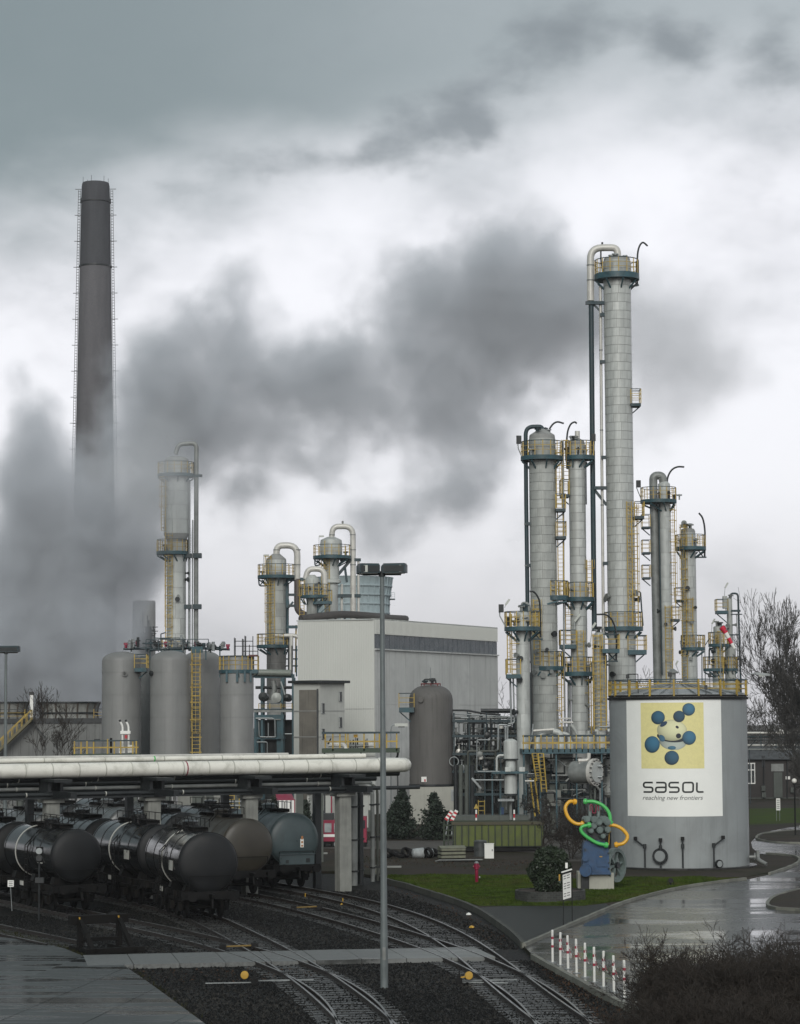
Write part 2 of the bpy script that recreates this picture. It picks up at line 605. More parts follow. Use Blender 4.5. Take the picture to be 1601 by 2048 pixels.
# pale lane behind the green container, brown paving beside the big tank
mb = MB(); mb.sheet([G(600, 1697), G(640, 1682), G(905, 1682), G(1100, 1668), G(1170, 1672), G(1180, 1724), G(1085, 1722), G(1080, 1706), G(905, 1700)], 0.006)
struct('path', mb, mat('pale_gravel_lane', (0.06, 0.055, 0.048), 0.85, var=0.3, scale=0.8, bump=0.3))
grass_px = [(772, 1760), (778, 1753), (850, 1751), (950, 1753), (1060, 1752), (1160, 1762), (1240, 1757), (1330, 1756), (1440, 1757), (1482, 1759), (1420, 1766), (1380, 1772), (1340, 1780), (1300, 1790), (1260, 1801), (1215, 1806),
            (1168, 1812), (1030, 1812), (958, 1812), (930, 1805), (895, 1793), (850, 1779), (815, 1769)]
mb = MB(); mb.prism([G(*p) for p in grass_px], 0.0, 0.035)
struct('lawn', mb, m_grassm)
mb = MB(); mb.sheet([G(1500, 1650), G(1500, 1618), G(1900, 1612), G(1900, 1640), G(1601, 1646)], 0.008)
struct('far_verge', mb, m_grassm)
cob_px = [(961, 1816), (1030, 1813), (1168, 1813), (1213, 1808), (1222, 1815), (1180, 1832), (1150, 1845), (1120, 1858), (1085, 1874), (1052, 1888), (1040, 1877), (1024, 1863), (1007, 1850), (987, 1836)]


def cobble_material():
    m = bpy.data.materials.new('cobbles')
    m.use_nodes = True
    t = NT(m.node_tree)
    v = t.n('ShaderNodeTexCoord').outputs['Object']
    br = t.n('ShaderNodeTexBrick', None, Vector=v, Scale=2.6, Mortar_Size=0.045, Color1=rgb(0.040, 0.045, 0.042), Color2=rgb(0.022, 0.026, 0.023), Mortar=rgb(0.007, 0.008, 0.005))
    b = t.n('ShaderNodeBsdfPrincipled', None, Base_Color=br.outputs[0], Roughness=0.62, Specular_IOR_Level=0.25)
    bp = t.n('ShaderNodeBump', None, Strength=0.8, Distance=0.02, Height=t.m('SUBTRACT', 1.0, br.outputs['Fac']))
    t.set(b, 'Normal', bp.outputs[0])
    t.n('ShaderNodeOutputMaterial', None, Surface=b)
    return m


mb = MB(); mb.sheet([G(*p) for p in cob_px], 0.012)
struct('pavement', mb, cobble_material())

# islands beside the road
for nm, px in (('verge', [(1300, 1757), (1420, 1757), (1490, 1756), (1540, 1746), (1580, 1733), (1596, 1722), (1584, 1715), (1550, 1713), (1500, 1712), (1400, 1712), (1250, 1712), (1225, 1745), (1240, 1755)]),
               ('traffic_island', [(1518, 1679), (1526, 1671), (1560, 1666), (1601, 1663), (1720, 1660), (1760, 1682), (1640, 1687), (1562, 1686)]),
               ('traffic_island', [(1538, 1814), (1542, 1803), (1560, 1794), (1601, 1783), (1700, 1768), (1800, 1780), (1800, 1830), (1620, 1822), (1560, 1820)])):
    mb = MB(); mb.prism([G(*p) for p in px], 0.004, 0.09 if nm != 'verge' else 0.03)
    struct(nm, mb, m_earth)


# ------------------------------------------------------------------ kerbs: separate stones
m_kerb = mat('kerb_stone', (0.17, 0.172, 0.145), 0.8, var=0.25, rand=0.2, bump=0.2)
m_kerbd = mat('weathered_kerb_stone', (0.05, 0.053, 0.044), 0.85, var=0.25, rand=0.2, bump=0.2)


def kerb(label, pts, length, w, z0, z1, m, off=0.0):
    P = [Vector((p.x, p.y, 0)) for p in catmull(pts, 10)]
    root = thing('kerb', label, 'kerb', tuple(P[0]))
    b = MB(); b.box((0, 0, (z0 + z1) / 2), (length - 0.012, w, z1 - z0)); me = b.data('kerb_stone', m)
    acc, i, pos = 0.0, 0, P[0].copy()
    cum = [0.0]
    for k in range(1, len(P)):
        cum.append(cum[-1] + (P[k] - P[k - 1]).length)

    def at_s(s_):
        for k in range(1, len(P)):
            if cum[k] >= s_:
                t = (s_ - cum[k - 1]) / max(1e-6, cum[k] - cum[k - 1])
                return P[k - 1].lerp(P[k], t)
        return P[-1]
    n = int(cum[-1] / length)
    for k in range(n):
        a, c = at_s(k * length), at_s((k + 1) * length)
        mid = (a + c) / 2 - P[0]
        d = c - a
        o = link('kerb_stone', me, root, (mid.x, mid.y, rng.uniform(-0.008, 0.008)), atan2(d.y, d.x))
    return root


kerb('low weathered kerb curving between the dark ballast and the lawn', kerb_w[1:], 1.0, 0.16, -0.2, 0.12, m_kerbd)
kerb('pale kerb along the wet road beside lawn and cobbles', [G(*p) for p in road_px[:13]], 1.0, 0.15, -0.05, 0.13, m_kerb)
kerb('pale kerb rounding the earth island at the foot of the big tank', [G(*p) for p in road_px[13:20]], 1.0, 0.15, -0.05, 0.12, m_kerb)
kerb('straight kerb in front of the red and white bollards', edge2, 1.0, 0.16, -0.22, 0.05, m_kerb)
kerb('kerb around the traffic island by the right picture edge', [G(*p) for p in [(1720, 1834), (1601, 1823), (1560, 1821), (1537, 1815), (1541, 1803), (1560, 1793), (1601, 1782), (1680, 1770)]], 1.0, 0.15, -0.05, 0.13, m_kerb)
kerb('kerb around the small island under the globe lamp', [G(*p) for p in [(1640, 1688), (1562, 1687), (1516, 1680), (1524, 1670), (1560, 1665), (1601, 1662)]], 1.0, 0.15, -0.05, 0.12, m_kerb)


# ------------------------------------------------------------------ concrete crossing and yard: separate slabs
def clip_rect(poly, o, ux, uy, x0, x1, y0, y1):
    """part of a polygon inside a rectangle given in the frame (o, ux, uy)"""
    P = [((p - o).dot(ux), (p - o).dot(uy)) for p in poly]
    for ax_, lim, sg in ((0, x0, 1), (0, x1, -1), (1, y0, 1), (1, y1, -1)):
        out = []
        for i in range(len(P)):
            a, c = P[i - 1], P[i]
            ia, ic = (a[ax_] - lim) * sg >= 0, (c[ax_] - lim) * sg >= 0
            if ia != ic:
                t = (lim - a[ax_]) / (c[ax_] - a[ax_])
                out.append((a[0] + t * (c[0] - a[0]), a[1] + t * (c[1] - a[1])))
            if ic:
                out.append(c)
        P = out
        if len(P) < 3:
            return []
    return P


def slabs(label, name, frame_o, ux, uy, nx, ny, sx, sy, poly, z, m, th=0.17):
    root = thing(name, label, None, tuple(frame_o))
    root['kind'] = 'structure'
    a = atan2(ux.y, ux.x)
    g = 0.013
    for i in range(nx):
        for j in range(ny):
            P = clip_rect(poly, frame_o, ux, uy, i * sx + g, (i + 1) * sx - g, j * sy + g, (j + 1) * sy - g)
            if len(P) < 3:
                continue
            b = MB(); b.prism(P, z - th, z)
            part('slab', b, m, root, (0, 0, rng.uniform(-0.006, 0.004)), a)
    return root


def in_poly(p, poly):
    c = False
    n = len(poly)
    for i in range(n):
        a, b = poly[i], poly[(i + 1) % n]
        if (a.y > p.y) != (b.y > p.y) and p.x < (b.x - a.x) * (p.y - a.y) / (b.y - a.y) + a.x:
            c = not c
    return c


yard_poly = [G(*p) for p in [(-260, 1868), (0, 1873), (60, 1879), (130, 1896), (182, 1917), (245, 1929), (300, 1967), (360, 2011), (412, 2049), (460, 2090), (-300, 2090)]]
mb = MB(); mb.prism(yard_poly, -0.2, -0.03)
struct('concrete_yard', mb, m_yard)
o0 = G(-300, 2090)
u = (G(430, 2060) - G(0, 2056)).normalized()
slabs('wet concrete slabs of the yard', 'yard_paving', o0, u, Vector((-u.y, u.x, 0)), 14, 16, 2.5, 2.0, yard_poly, 0.0, m_yard, 0.03)
# crossing strip
ca, cb = G(170, 1921), G(1052, 1902)
cu = (cb - ca).normalized()
cn = Vector((-cu.y, cu.x, 0))
CW = 4.0
m_cross = wet_asphalt('wet_crossing_slab', (0.115, 0.12, 0.116), 0.35, 0.56, 0.10, 0.5, (0.5, 1.6, 1))
slabs('pale concrete slabs of the level crossing path', 'level_crossing', ca - cn * CW / 2, cu, cn, int((cb - ca).length / 1.6), 2, 1.6, CW / 2, [ca - cn * CW / 2, cb - cn * CW / 2, cb + cn * CW / 2, ca + cn * CW / 2], 0.005, m_cross, 0.16)


# ------------------------------------------------------------------ railway tracks
m_rail = mat('rusty_rail', (0.022, 0.017, 0.014), 0.6, var=0.3)
m_railtop = mat('polished_rail_head', (0.26, 0.26, 0.255), 0.35, metal=0.9, var=0.1)
m_sleeper = mat('wet_timber_sleeper', (0.032, 0.033, 0.032), 0.42, var=0.4, scale=4, rand=0.3)
ZB = -0.15                       # ballast level
ZR = 0.02                        # rail top


def railpath(px, side, y0=58, y1=None, deg=3, heading=None, ext=0):
    """smooth centre line from one traced rail; side=+1: the rail is the right one"""
    W = [G(p[0], p[1], ZR) for p in px]
    W.sort(key=lambda p: p.y)
    ys = np.array([p.y for p in W]); xs = np.array([p.x for p in W])
    c = np.polyfit(ys - 90, xs, deg)
    ymax = y1 or W[-1].y
    Y = np.arange(max(y0, ys[0] - 6), ymax, 1.0)
    X = np.polyval(c, Y - 90)
    dX = np.polyval(np.polyder(c), Y - 90)
    out = []
    for x_, y_, d_ in zip(X, Y, dX):
        l = sqrt(1 + d_ * d_)
        out.append(Vector((x_ - side * 0.7525 / l, y_ + side * 0.7525 * d_ / l, 0)))
    # carry on with a heading that settles towards `heading`
    d = (out[-1] - out[-2]).normalized()
    h0 = atan2(-d.x, d.y)
    h1 = heading if heading is not None else h0
    p = out[-1].copy()
    for k in range(int(ext)):
        h = h0 + (h1 - h0) * min(1, k / 14)
        p = p + Vector((-sin(h), cos(h), 0))
        out.append(p.copy())
    return out


def rail_mesh(path, off, heads=False):
    b = MB()
    pts = []
    for i, p in enumerate(path):
        d = (path[min(i + 1, len(path) - 1)] - path[max(i - 1, 0)]).normalized()
        pts.append(p + Vector((d.y, -d.x, 0)) * off)
    prof = [(-0.036, -0.002), (-0.036, -0.045), (-0.010, -0.06), (-0.010, -0.125), (-0.07, -0.14), (0.07, -0.14), (0.010, -0.125), (0.010, -0.06), (0.036, -0.045), (0.036, -0.002)]
    if heads:
        prof = [(-0.034, 0.0), (-0.034, -0.006), (0.034, -0.006), (0.034, 0.0)]
    V, Fc = [], []
    k = len(prof)
    for i, p in enumerate(pts):
        d = (pts[min(i + 1, len(pts) - 1)] - pts[max(i - 1, 0)]).normalized()
        nx = Vector((d.y, -d.x, 0))
        for (a, z) in prof:
            q = p + nx * a
            V.append((q.x, q.y, ZR + z))
    for i in range(len(pts) - 1):
        for j in range(k):
            l = (j + 1) % k
            Fc.append((i * k + j, i * k + l, (i + 1) * k + l, (i + 1) * k + j))
    b.add(V, Fc)
    return b


b = MB(); b.box((0, 0, ZR - 0.14 - 0.055), (2.6, 0.25, 0.11)); me_sleeper = b.data('sleeper', m_sleeper, False)


def shift(b, o):
    b.v = [(v[0] - o.x, v[1] - o.y, v[2]) for v in b.v]
    return b


def track(label, path, s0=0, s1=None, skip_cross=True, visible=130):
    root = thing('railway_track', label, 'railway track', tuple(path[0]))
    for off in (-0.7525, 0.7525):
        r = part('rail', shift(rail_mesh(path, off), path[0]), m_rail, root)
        part('rail_head', shift(rail_mesh(path, off, True), path[0]), m_railtop, r)
    acc = 0.0
    for i in range(len(path) - 1):
        a, c = path[i], path[i + 1]
        L = (c - a).length
        while acc < L:
            p = a.lerp(c, acc / L)
            acc += 0.62
            if abs((p - ca).dot(cn)) < CW / 2 + 0.15 or p.y > visible:
                continue
            d = c - a
            q = p - path[0]
            link('sleeper', me_sleeper, root, (q.x, q.y, rng.uniform(-0.012, 0.006)), atan2(d.y, d.x) - pi / 2 + rng.uniform(-0.015, 0.015))
        acc -= L
    return root


HD = radians(25)
pxA = [(1180, 2048), (1155, 2023), (1129, 2001), (1097, 1979), (1070, 1961), (1042, 1943), (1011, 1921), (967, 1895), (925, 1869), (892, 1849), (847, 1829), (775, 1808), (697, 1791), (632, 1779)]
pxB = [(1072, 2048), (1055, 2021.6), (1032.8, 2001), (1015, 1986), (997, 1972), (978, 1959), (957, 1948), (912, 1927), (892, 1917), (827, 1892), (759, 1867), (600, 1822)]
pxC = [(787, 2048), (772, 2030), (753, 2009), (731, 1993), (703, 1974), (676, 1957), (656, 1946), (616, 1923), (595, 1909), (563, 1889), (539, 1877), (490, 1854), (455, 1840)]
pxD = [(681, 2048), (662, 2019), (642, 1998), (621, 1980), (600, 1965), (588, 1958), (525, 1927), (495, 1915), (478, 1908), (441, 1898), (309, 1871), (235, 1848)]
PA = railpath(pxA, 1, heading=HD, ext=60)
PB = railpath(pxB, -1, heading=HD, ext=70)
PC = railpath(pxC, 1, heading=HD, ext=70)
PD = railpath(pxD, -1, heading=HD, ext=70)
track('railway track curving away to the grey-blue tank wagon, rightmost of the yard tracks', PA)
track('railway track that crosses the turnout towards the brown tank wagon', PB)
track('railway track curving away to the black wagon in the middle of the yard', PC)
track('railway track that leaves the left turnout towards the leftmost black wagon', PD)
e1, e2 = G(0, 1850, ZR), G(140, 1879, ZR)
de = (e1 - e2).normalized()
nE = Vector((de.y, -de.x, 0))
PE = [e2 - de * 1.5 - nE * 0.75 + de * k for k in range(0, 40)]
track('short siding track that ends at the buffer stop', PE)

# loose stones over the ballast (uncountable)
C = []
polyb = [G(-40, 1830), G(300, 1800), G(700, 1775), G(780, 1775), G(900, 1815), G(1000, 1860), G(1040, 1892), G(1230, 2010), G(1260, 2060), G(400, 2060), G(240, 1930), G(60, 1878)]
mnx, mxx = min(p.x for p in polyb), max(p.x for p in polyb)
mny, mxy = min(p.y for p in polyb), max(p.y for p in polyb)
n = 130000
XX = nrg.uniform(mnx, mxx, n); YY = mny + (mxy - mny) * nrg.uniform(0, 1, n) ** 1.4
keep = np.zeros(n, bool)
for i in range(len(polyb)):
    a, c = polyb[i], polyb[(i + 1) % len(polyb)]
    cond = ((a.y > YY) != (c.y > YY)) & (XX < (c.x - a.x) * (YY - a.y) / (c.y - a.y + 1e-9) + a.x)
    keep ^= cond
dcx = np.abs((XX - ca.x) * cn.x + (YY - ca.y) * cn.y)
keep &= dcx > CW / 2 + 0.1
XX, YY = XX[keep], YY[keep]
n = len(XX)
oct_ = np.array([(1, 0, 0), (0, 1, 0), (-1, 0, 0), (0, -1, 0), (0, 0, 0.8), (0, 0, -0.5)])
fo = np.array([(0, 1, 4), (1, 2, 4), (2, 3, 4), (3, 0, 4)])
sz = nrg.uniform(0.02, 0.075, n)
ang = nrg.uniform(0, 6.28, n)
jit = oct_[None] * nrg.uniform(0.6, 1.3, (n, 6, 3)) * sz[:, None, None]
xr = jit[:, :, 0] * np.cos(ang)[:, None] - jit[:, :, 1] * np.sin(ang)[:, None] + XX[:, None]
yr = jit[:, :, 0] * np.sin(ang)[:, None] + jit[:, :, 1] * np.cos(ang)[:, None] + YY[:, None]
zr = jit[:, :, 2] + ZB
V = np.stack([xr, yr, zr], axis=2).reshape(-1, 3)
Fc = (fo[None] + (np.arange(n) * 6)[:, None, None]).reshape(-1, 3)
big_ = 0.5 + 0.25 * np.sin(XX * 0.55 + 1.3 * np.sin(YY * 0.31)) + 0.25 * np.sin(YY * 0.47 + XX * 0.2 + 2 * np.sin(XX * 0.23))
ston = nrg.uniform(0, 1, n) ** 3.2 * (0.35 + 0.95 * big_)
m_stone = bpy.data.materials.new('ballast_stone')
m_stone.use_nodes = True
_t = NT(m_stone.node_tree)
_a = _t.n('ShaderNodeAttribute', {'attribute_name': 'tone'})
_c = _t.mix(_a.outputs['Fac'], rgb(0.0016, 0.0016, 0.0015), rgb(0.034, 0.032, 0.028))
_t.n('ShaderNodeOutputMaterial', None, Surface=_t.n('ShaderNodeBsdfPrincipled', None, Base_Color=_c, Roughness=0.5, Specular_IOR_Level=0.12))
m_old = mat('old_stone', (0.017, 0.017, 0.0155), 0.6, var=0.7, scale=9, dirt=(0.05, 0.04, 0.034), dirt_amt=0.3, dirt_scale=5, spec=0.2)
me = fast_mesh('ballast_stones', V, Fc, m_stone)
at_ = me.attributes.new('tone', 'FLOAT', 'POINT')
at_.data.foreach_set('value', np.repeat(ston, 6).astype(np.float32))
o = link('ballast_stones', me)
o['kind'] = 'stuff'
o['label'] = 'dark wet gravel between the tracks'
# ------------------------------------------------------------------ tank wagons
m_wblack = mat('black_wagon_paint', (0.0065, 0.0072, 0.008), 0.13, var=0.25, scale=0.8, rvar=0.07, spec=0.55, dirt=(0.016, 0.015, 0.013), dirt_amt=0.4, dirt_scale=0.7)
m_wbrown = mat('brown_wagon_paint', (0.032, 0.028, 0.020), 0.45, var=0.25, scale=0.8, dirt=(0.02, 0.018, 0.014), dirt_amt=0.5)
m_wblue = mat('grey_blue_wagon_paint', (0.045, 0.066, 0.070), 0.42, var=0.2, scale=0.8, dirt=(0.03, 0.035, 0.035), dirt_amt=0.5)
m_wgrey = mat('grey_wagon_paint', (0.07, 0.074, 0.073), 0.3, var=0.2, scale=0.8, dirt=(0.03, 0.03, 0.03), dirt_amt=0.5)
m_band = mat('pale_wagon_band', (0.50, 0.50, 0.46), 0.4, var=0.15)
m_under = mat('wagon_underframe', (0.0055, 0.0055, 0.0055), 0.65, var=0.4, dirt=(0.012, 0.009, 0.006), spec=0.15)
WL = 9.3
M_END = {'black_wagon_paint': mat('matt_black_end', (0.0085, 0.0095, 0.0105), 0.55, var=0.3, scale=0.7, spec=0.3, dirt=(0.016, 0.015, 0.014), dirt_amt=0.5, dirt_scale=0.9)}


def ring_band(b, y, R, zc, w, t):
    b.lathe([(R - 0.02, y - w / 2), (R + t, y - w / 2), (R + t, y + w / 2), (R - 0.02, y + w / 2)], 48, (0, 0, zc), 'y')


def make_wagon(label, m_t, R=1.27, zc=2.40, pale=(), group='tank wagons parked in the yard', dome=False, endboard=False, catwalk=True, nb=5):
    w = thing('tank_wagon', label, 'tank wagon', (0, 0, ZR), 0, group)
    b = MB()
    y0, y1 = 0.75, 8.55
    prof = []
    for k in range(9):
        a = k / 8 * pi / 2
        prof.append((R * sin(a) ** 0.75 if k else 0.0, y0 + 0.30 * (1 - cos(a) ** 1.0) - 0.0 if False else y0 + 0.30 * (1 - cos(a))))
    prof[-1] = (R, y0 + 0.30)
    tail = [(r, y1 - (y - y0)) for (r, y) in prof[::-1]]
    b.lathe([prof[-1], tail[0]], 56, (0, 0, zc), 'y')
    tank = part('tank', b, m_t, w)
    for pr_ in (prof, tail):
        b = MB(); b.lathe(pr_, 56, (0, 0, zc), 'y'); part('tank_end', b, M_END.get(m_t.name, m_t), tank)
    b = MB(); bp = MB()
    for k in range(nb):
        y = y0 + 0.34 + k * (y1 - y0 - 0.68) / (nb - 1)
        ring_band(bp if k in pale else b, y, R, zc, 0.09, 0.022)
    part('band', b, m_t, tank)
    if pale:
        part('band', bp, m_band, tank, label='pale band')
    b = MB()
    for y in (y0 + 0.30, y1 - 0.30):
        ring_band(b, y, R, zc, 0.03, 0.012)
    part('end_seam', b, m_t, tank)
    # saddles and underframe
    b = MB()
    for s in (-1, 1):
        b.box((s * 0.95, WL / 2, 1.02), (0.14, WL - 1.24, 0.26))
    for y in (0.66, 2.6, 4.6, 6.7, WL - 0.66):
        b.box((0, y, 1.02), (2.3, 0.12, 0.24))
    for y in (1.7, 4.65, 7.6):
        for s in (-1, 1):
            b.box((s * 0.62, y, 1.26), (0.55, 0.5, 0.34), ry=-s * 0.35)
    part('underframe', b, m_under, w)
    for yb, s in ((0.0, -1), (WL, 1)):
        b = MB(); b.box((0, yb - s * 0.60, 1.04), (2.5, 0.12, 0.34)); part('headstock', b, m_under, w)
        for x in (-0.875, 0.875):
            b = MB()
            b.lathe([(0.09, 0.54), (0.11, 0.30), (0.07, 0.26), (0.07, 0.04), (0.22, 0.03), (0.22, 0.0)] if s < 0 else
                    [(0.22, 0.0), (0.22, -0.03), (0.07, -0.04), (0.07, -0.26), (0.11, -0.30), (0.09, -0.54)], 16, (x, yb, 1.04), 'y')
            part('buffer', b, m_under, w)
    for yw in (2.0, 3.7, 5.6, 7.3) if not dome else (2.2, 7.0):
        b = MB()
        for x in (-0.7525, 0.7525):
            b.lathe([(0.10, -0.07), (0.38, -0.06), (0.46, -0.065), (0.46, 0.06), (0.38, 0.05), (0.10, 0.08)], 24, (x, yw, 0.46), 'x')
        b.cyl((-1.0, yw, 0.46), (1.0, yw, 0.46), 0.08, n=8)
        part('wheelset', b, m_under, w)
        for s in (-1, 1):
            b = MB()
            b.box((s * 1.0, yw, 0.50), (0.18, 0.34, 0.34)); b.box((s * 1.0, yw, 0.80), (0.10, 1.3, 0.13)); b.box((s * 1.0, yw - 0.42, 0.66), (0.08, 0.06, 0.35)); b.box((s * 1.0, yw + 0.42, 0.66), (0.08, 0.06, 0.35))
            part('axle_box', b, m_under, w)
    # top walkway, dome lid, ladder, brake gear
    for s in (-1, 1):
        b = MB(); b.box((s * (R + 0.012), 2.6, zc - 0.15), (0.012, 0.75, 0.42), ry=0.0); part('data_plate', b, m_band, tank)
        b = MB(); b.box((s * 1.03, 5.9, 1.03), (0.02, 0.5, 0.2)); part('number_plate', b, m_band, w)
    if catwalk:
        b = MB()
        zt = zc + R + 0.16
        for k in range(5):
            b.box((-0.24 + k * 0.12, 4.65, zt), (0.09, 4.6, 0.03))
        for y in (2.5, 3.6, 4.7, 5.8, 6.9):
            b.box((0, y, zt - 0.09), (0.66, 0.05, 0.14))
        cw = part('walkway', b, m_under, w)
        b = MB()
        for s in (-1, 1):
            b.bar((s * 0.36, 2.4, zt + 0.34), (s * 0.36, 6.9, zt + 0.34), 0.03)
            for y in (2.4, 3.3, 4.2, 5.1, 6.0, 6.9):
                b.bar((s * 0.36, y, zt), (s * 0.36, y, zt + 0.34), 0.03)
        part('handrail', b, m_under, cw)
    b = MB()
    yd = 4.65
    b.cyl((0, yd, zc + R - 0.1), (0, yd, zc + R + 0.30), 0.34, n=20); b.lathe([(0.39, zc + R + 0.30), (0.39, zc + R + 0.34), (0.25, zc + R + 0.40), (0.0, zc + R + 0.42)], 20, (0, yd, 0))
    part('manhole_dome', b, m_t, tank)
    b = MB()
    yl = 4.2
    for s in (-1, 1):
        for yy in (yl, yl + 0.42):
            b.bar((s * (R + 0.10), yy, 0.75), (s * (R + 0.10), yy, zc + 0.35), 0.035); b.bar((s * (R + 0.10), yy, zc + 0.35), (s * 0.36, yy, zc + R + 0.14), 0.035)
        for k in range(8):
            z = 0.85 + k * 0.27
            b.bar((s * (R + 0.10), yl, z), (s * (R + 0.10), yl + 0.42, z), 0.025)
    part('ladder', b, m_under, w)
    b = MB()
    b.bar((-0.9, 0.62, 1.15), (-0.9, 0.62, 1.85), 0.03); b.bar((0.9, 0.62, 1.15), (0.9, 0.62, 1.85), 0.03); b.bar((-0.9, 0.62, 1.85), (0.9, 0.62, 1.85), 0.03)
    b.tube(bend([(0, 0.55, 1.0), (0, 0.2, 0.95), (0, 0.12, 0.55)], 0.15), 0.05, 8)
    b.box((0, 0.25, 1.04), (0.14, 0.6, 0.14))
    part('coupling', b, m_under, w)
    b = MB()
    b.box((R * 0.2, 3.2, 0.72), (0.5, 0.9, 0.4)); part('equipment_box', b, m_under, w)
    b = MB(); b.cyl((-0.5, 5.2, 0.75), (0.5, 5.2, 0.75), 0.2, n=12)
    part('brake_cylinder', b, m_under, w)
    if dome:
        b = MB()
        for k in range(3):
            b.tube([(0.5 * cos(q / 12 * 2 * pi), 4.65 + 0.5 * sin(q / 12 * 2 * pi), zc + R + 0.25 + k * 0.2) for q in range(12)], 0.018, 5, close=True)
        part('dome_guard', b, m_under, tank)
    if endboard:
        b = MB(); b.box((0, 0.56, 1.46), (1.86, 0.06, 0.50)); b.box((0, 0.50, 1.73), (1.9, 0.10, 0.05)); eb = part('end_board', b, m_t, w)
        b = MB(); b.box((0.58, 0.52, 1.40), (0.20, 0.03, 0.20)); b.box((-0.52, 0.52, 1.36), (0.14, 0.03, 0.16)); part('end_vent', b, m_dark, eb)
        b = MB(); b.box((0.34, 0.735, 2.25), (0.17, 0.04, 0.42)); pl = part('hazard_placard', b, m_white, w)
        b = MB(); b.box((0.34, 0.712, 2.52), (0.10, 0.04, 0.16)); b.box((0.34, 0.708, 2.30), (0.10, 0.02, 0.10)); b.box((0.34, 0.708, 2.12), (0.10, 0.02, 0.09)); part('hazard_symbol', b, mat('placard_orange', (0.35, 0.16, 0.06), 0.5), pl)
    return w


def place(o, path, y):
    """put a wagon with its front buffers where the track reaches depth y; returns the depth of its tail"""
    i = min(range(len(path)), key=lambda k: abs(path[k].y - y))
    j = min(len(path) - 1, i + 9)
    a, c = path[i], path[j]
    d = (c - a).normalized()
    o.location = (a.x, a.y, ZR)
    o.rotation_euler = (0, 0, atan2(-d.x, d.y))
    return a.y + d.y * (WL + 0.05)


trains = [
    (PD, 110.8, [dict(label='matt black tank wagon at the front of the leftmost row, one pale band far back', m_t=m_wblack, R=1.17, zc=2.45, pale=(3,), nb=5),
                 dict(label='black tank wagon second in the leftmost row, half out of the picture', m_t=m_wblack, R=1.25)]),
    (PC, 106.0, [dict(label='glossy black tank wagon in the middle with one pale hoop, nearest the buffer stop', m_t=m_wblack, R=1.28, zc=2.38, pale=(2,), nb=5),
                 dict(label='black tank wagon coupled behind the glossy one with the pale hoop', m_t=m_wblack, R=1.24, pale=(3,), nb=6),
                 dict(label='black wagon with a railed walkway, third behind the glossy middle wagon', m_t=m_wblack, R=1.22, nb=7),
                 dict(label='grey tank wagon fourth in the middle row under the pipe bridge', m_t=m_wgrey, R=1.25)]),
    (PB, 120.6, [dict(label='dull brown tank wagon between the glossy black and the grey-blue one', m_t=m_wbrown, R=1.30, zc=2.36, dome=True),
                 dict(label='black tank wagon coupled directly behind the brown one', m_t=m_wblack, R=1.27, nb=8),
                 dict(label='grey tank wagon second behind the brown one', m_t=m_wgrey, R=1.27, nb=6),
                 dict(label='black tank wagon third behind the brown one, only its top in view', m_t=m_wblack, R=1.22)]),
    (PA, 125.6, [dict(label='grey-blue tank wagon with an end board and white hazard placard', m_t=m_wblue, R=1.32, zc=2.42, endboard=True, nb=4),
                 dict(label='black tank wagon coupled behind the grey-blue one', m_t=m_wblack, R=1.27),
                 dict(label='grey tank wagon second behind the grey-blue one', m_t=m_wgrey, R=1.25, nb=7),
                 dict(label='black tank wagon third behind the grey-blue one, near the white sheeting', m_t=m_wblack, R=1.25)]),
]
for path, y, ws in trains:
    for kw in ws:
        w = make_wagon(**kw)
        y = place(w, path, y)

# ------------------------------------------------------------------ pipe bridge over the wagons
m_bpipe = mat('white_pipe_jacket', (0.70, 0.69, 0.62), 0.38, var=0.05, scale=0.5, dirt=(0.36, 0.355, 0.30), dirt_amt=0.6, dirt_scale=1.1)
r4 = Vector((-2.96, 126.5, 0))
r1 = Vector((-16.6, 119.0, 0))
ru = (r1 - r4) / 3
run = ru.normalized()
rn = Vector((run.y, -run.x, 0))          # towards the back
if rn.y < 0:
    rn = -rn
ra = atan2(run.y, run.x)
rack = thing('pipe_bridge', 'concrete and steel pipe bridge standing over the tank wagons', 'pipe bridge', tuple(r4))
for k in range(0, 5):
    p = ru * k
    for back in (0,):
        b = MB(); b.box((0, 0, 2.2), (0.66, 0.55, 4.8)); col = part('column', b, m_conc, rack, tuple(p), ra)
        b = MB(); b.box((0, 0, 4.72), (1.05, 0.8, 0.26)); part('capital', b, m_conc, col)
    b = MB()
    b.box((0, 0.0, 5.0), (0.9, 1.1, 0.30)); b.box((-0.3, 0, 5.4), (0.16, 1.2, 0.55)); b.box((0.3, 0, 5.4), (0.16, 1.2, 0.55)); b.box((0, 0.3, 5.64), (0.9, 2.6, 0.14))
    b.box((0, 1.6, 5.0), (0.3, 2.6, 0.3))
    part('bearer', b, m_dark, rack, tuple(p), ra)
    # steel leg of the rear side
    q = p + rn * 2.9
    b = MB(); b.box((0, 0, 2.6), (0.34, 0.34, 5.6)); part('rear_leg', b, m_dark, rack, tuple(q), ra)
q0, q1 = -run * 1.0, run * 26
for off, z, h in ((-0.45, 4.93, 0.30), (2.9, 5.1, 0.3)):
    b = MB()
    b.bar(q0 + rn * off + Vector((0, 0, z)), q1 + rn * off + Vector((0, 0, z)), 0.22, h)
    part('girder', b, m_dark, rack)


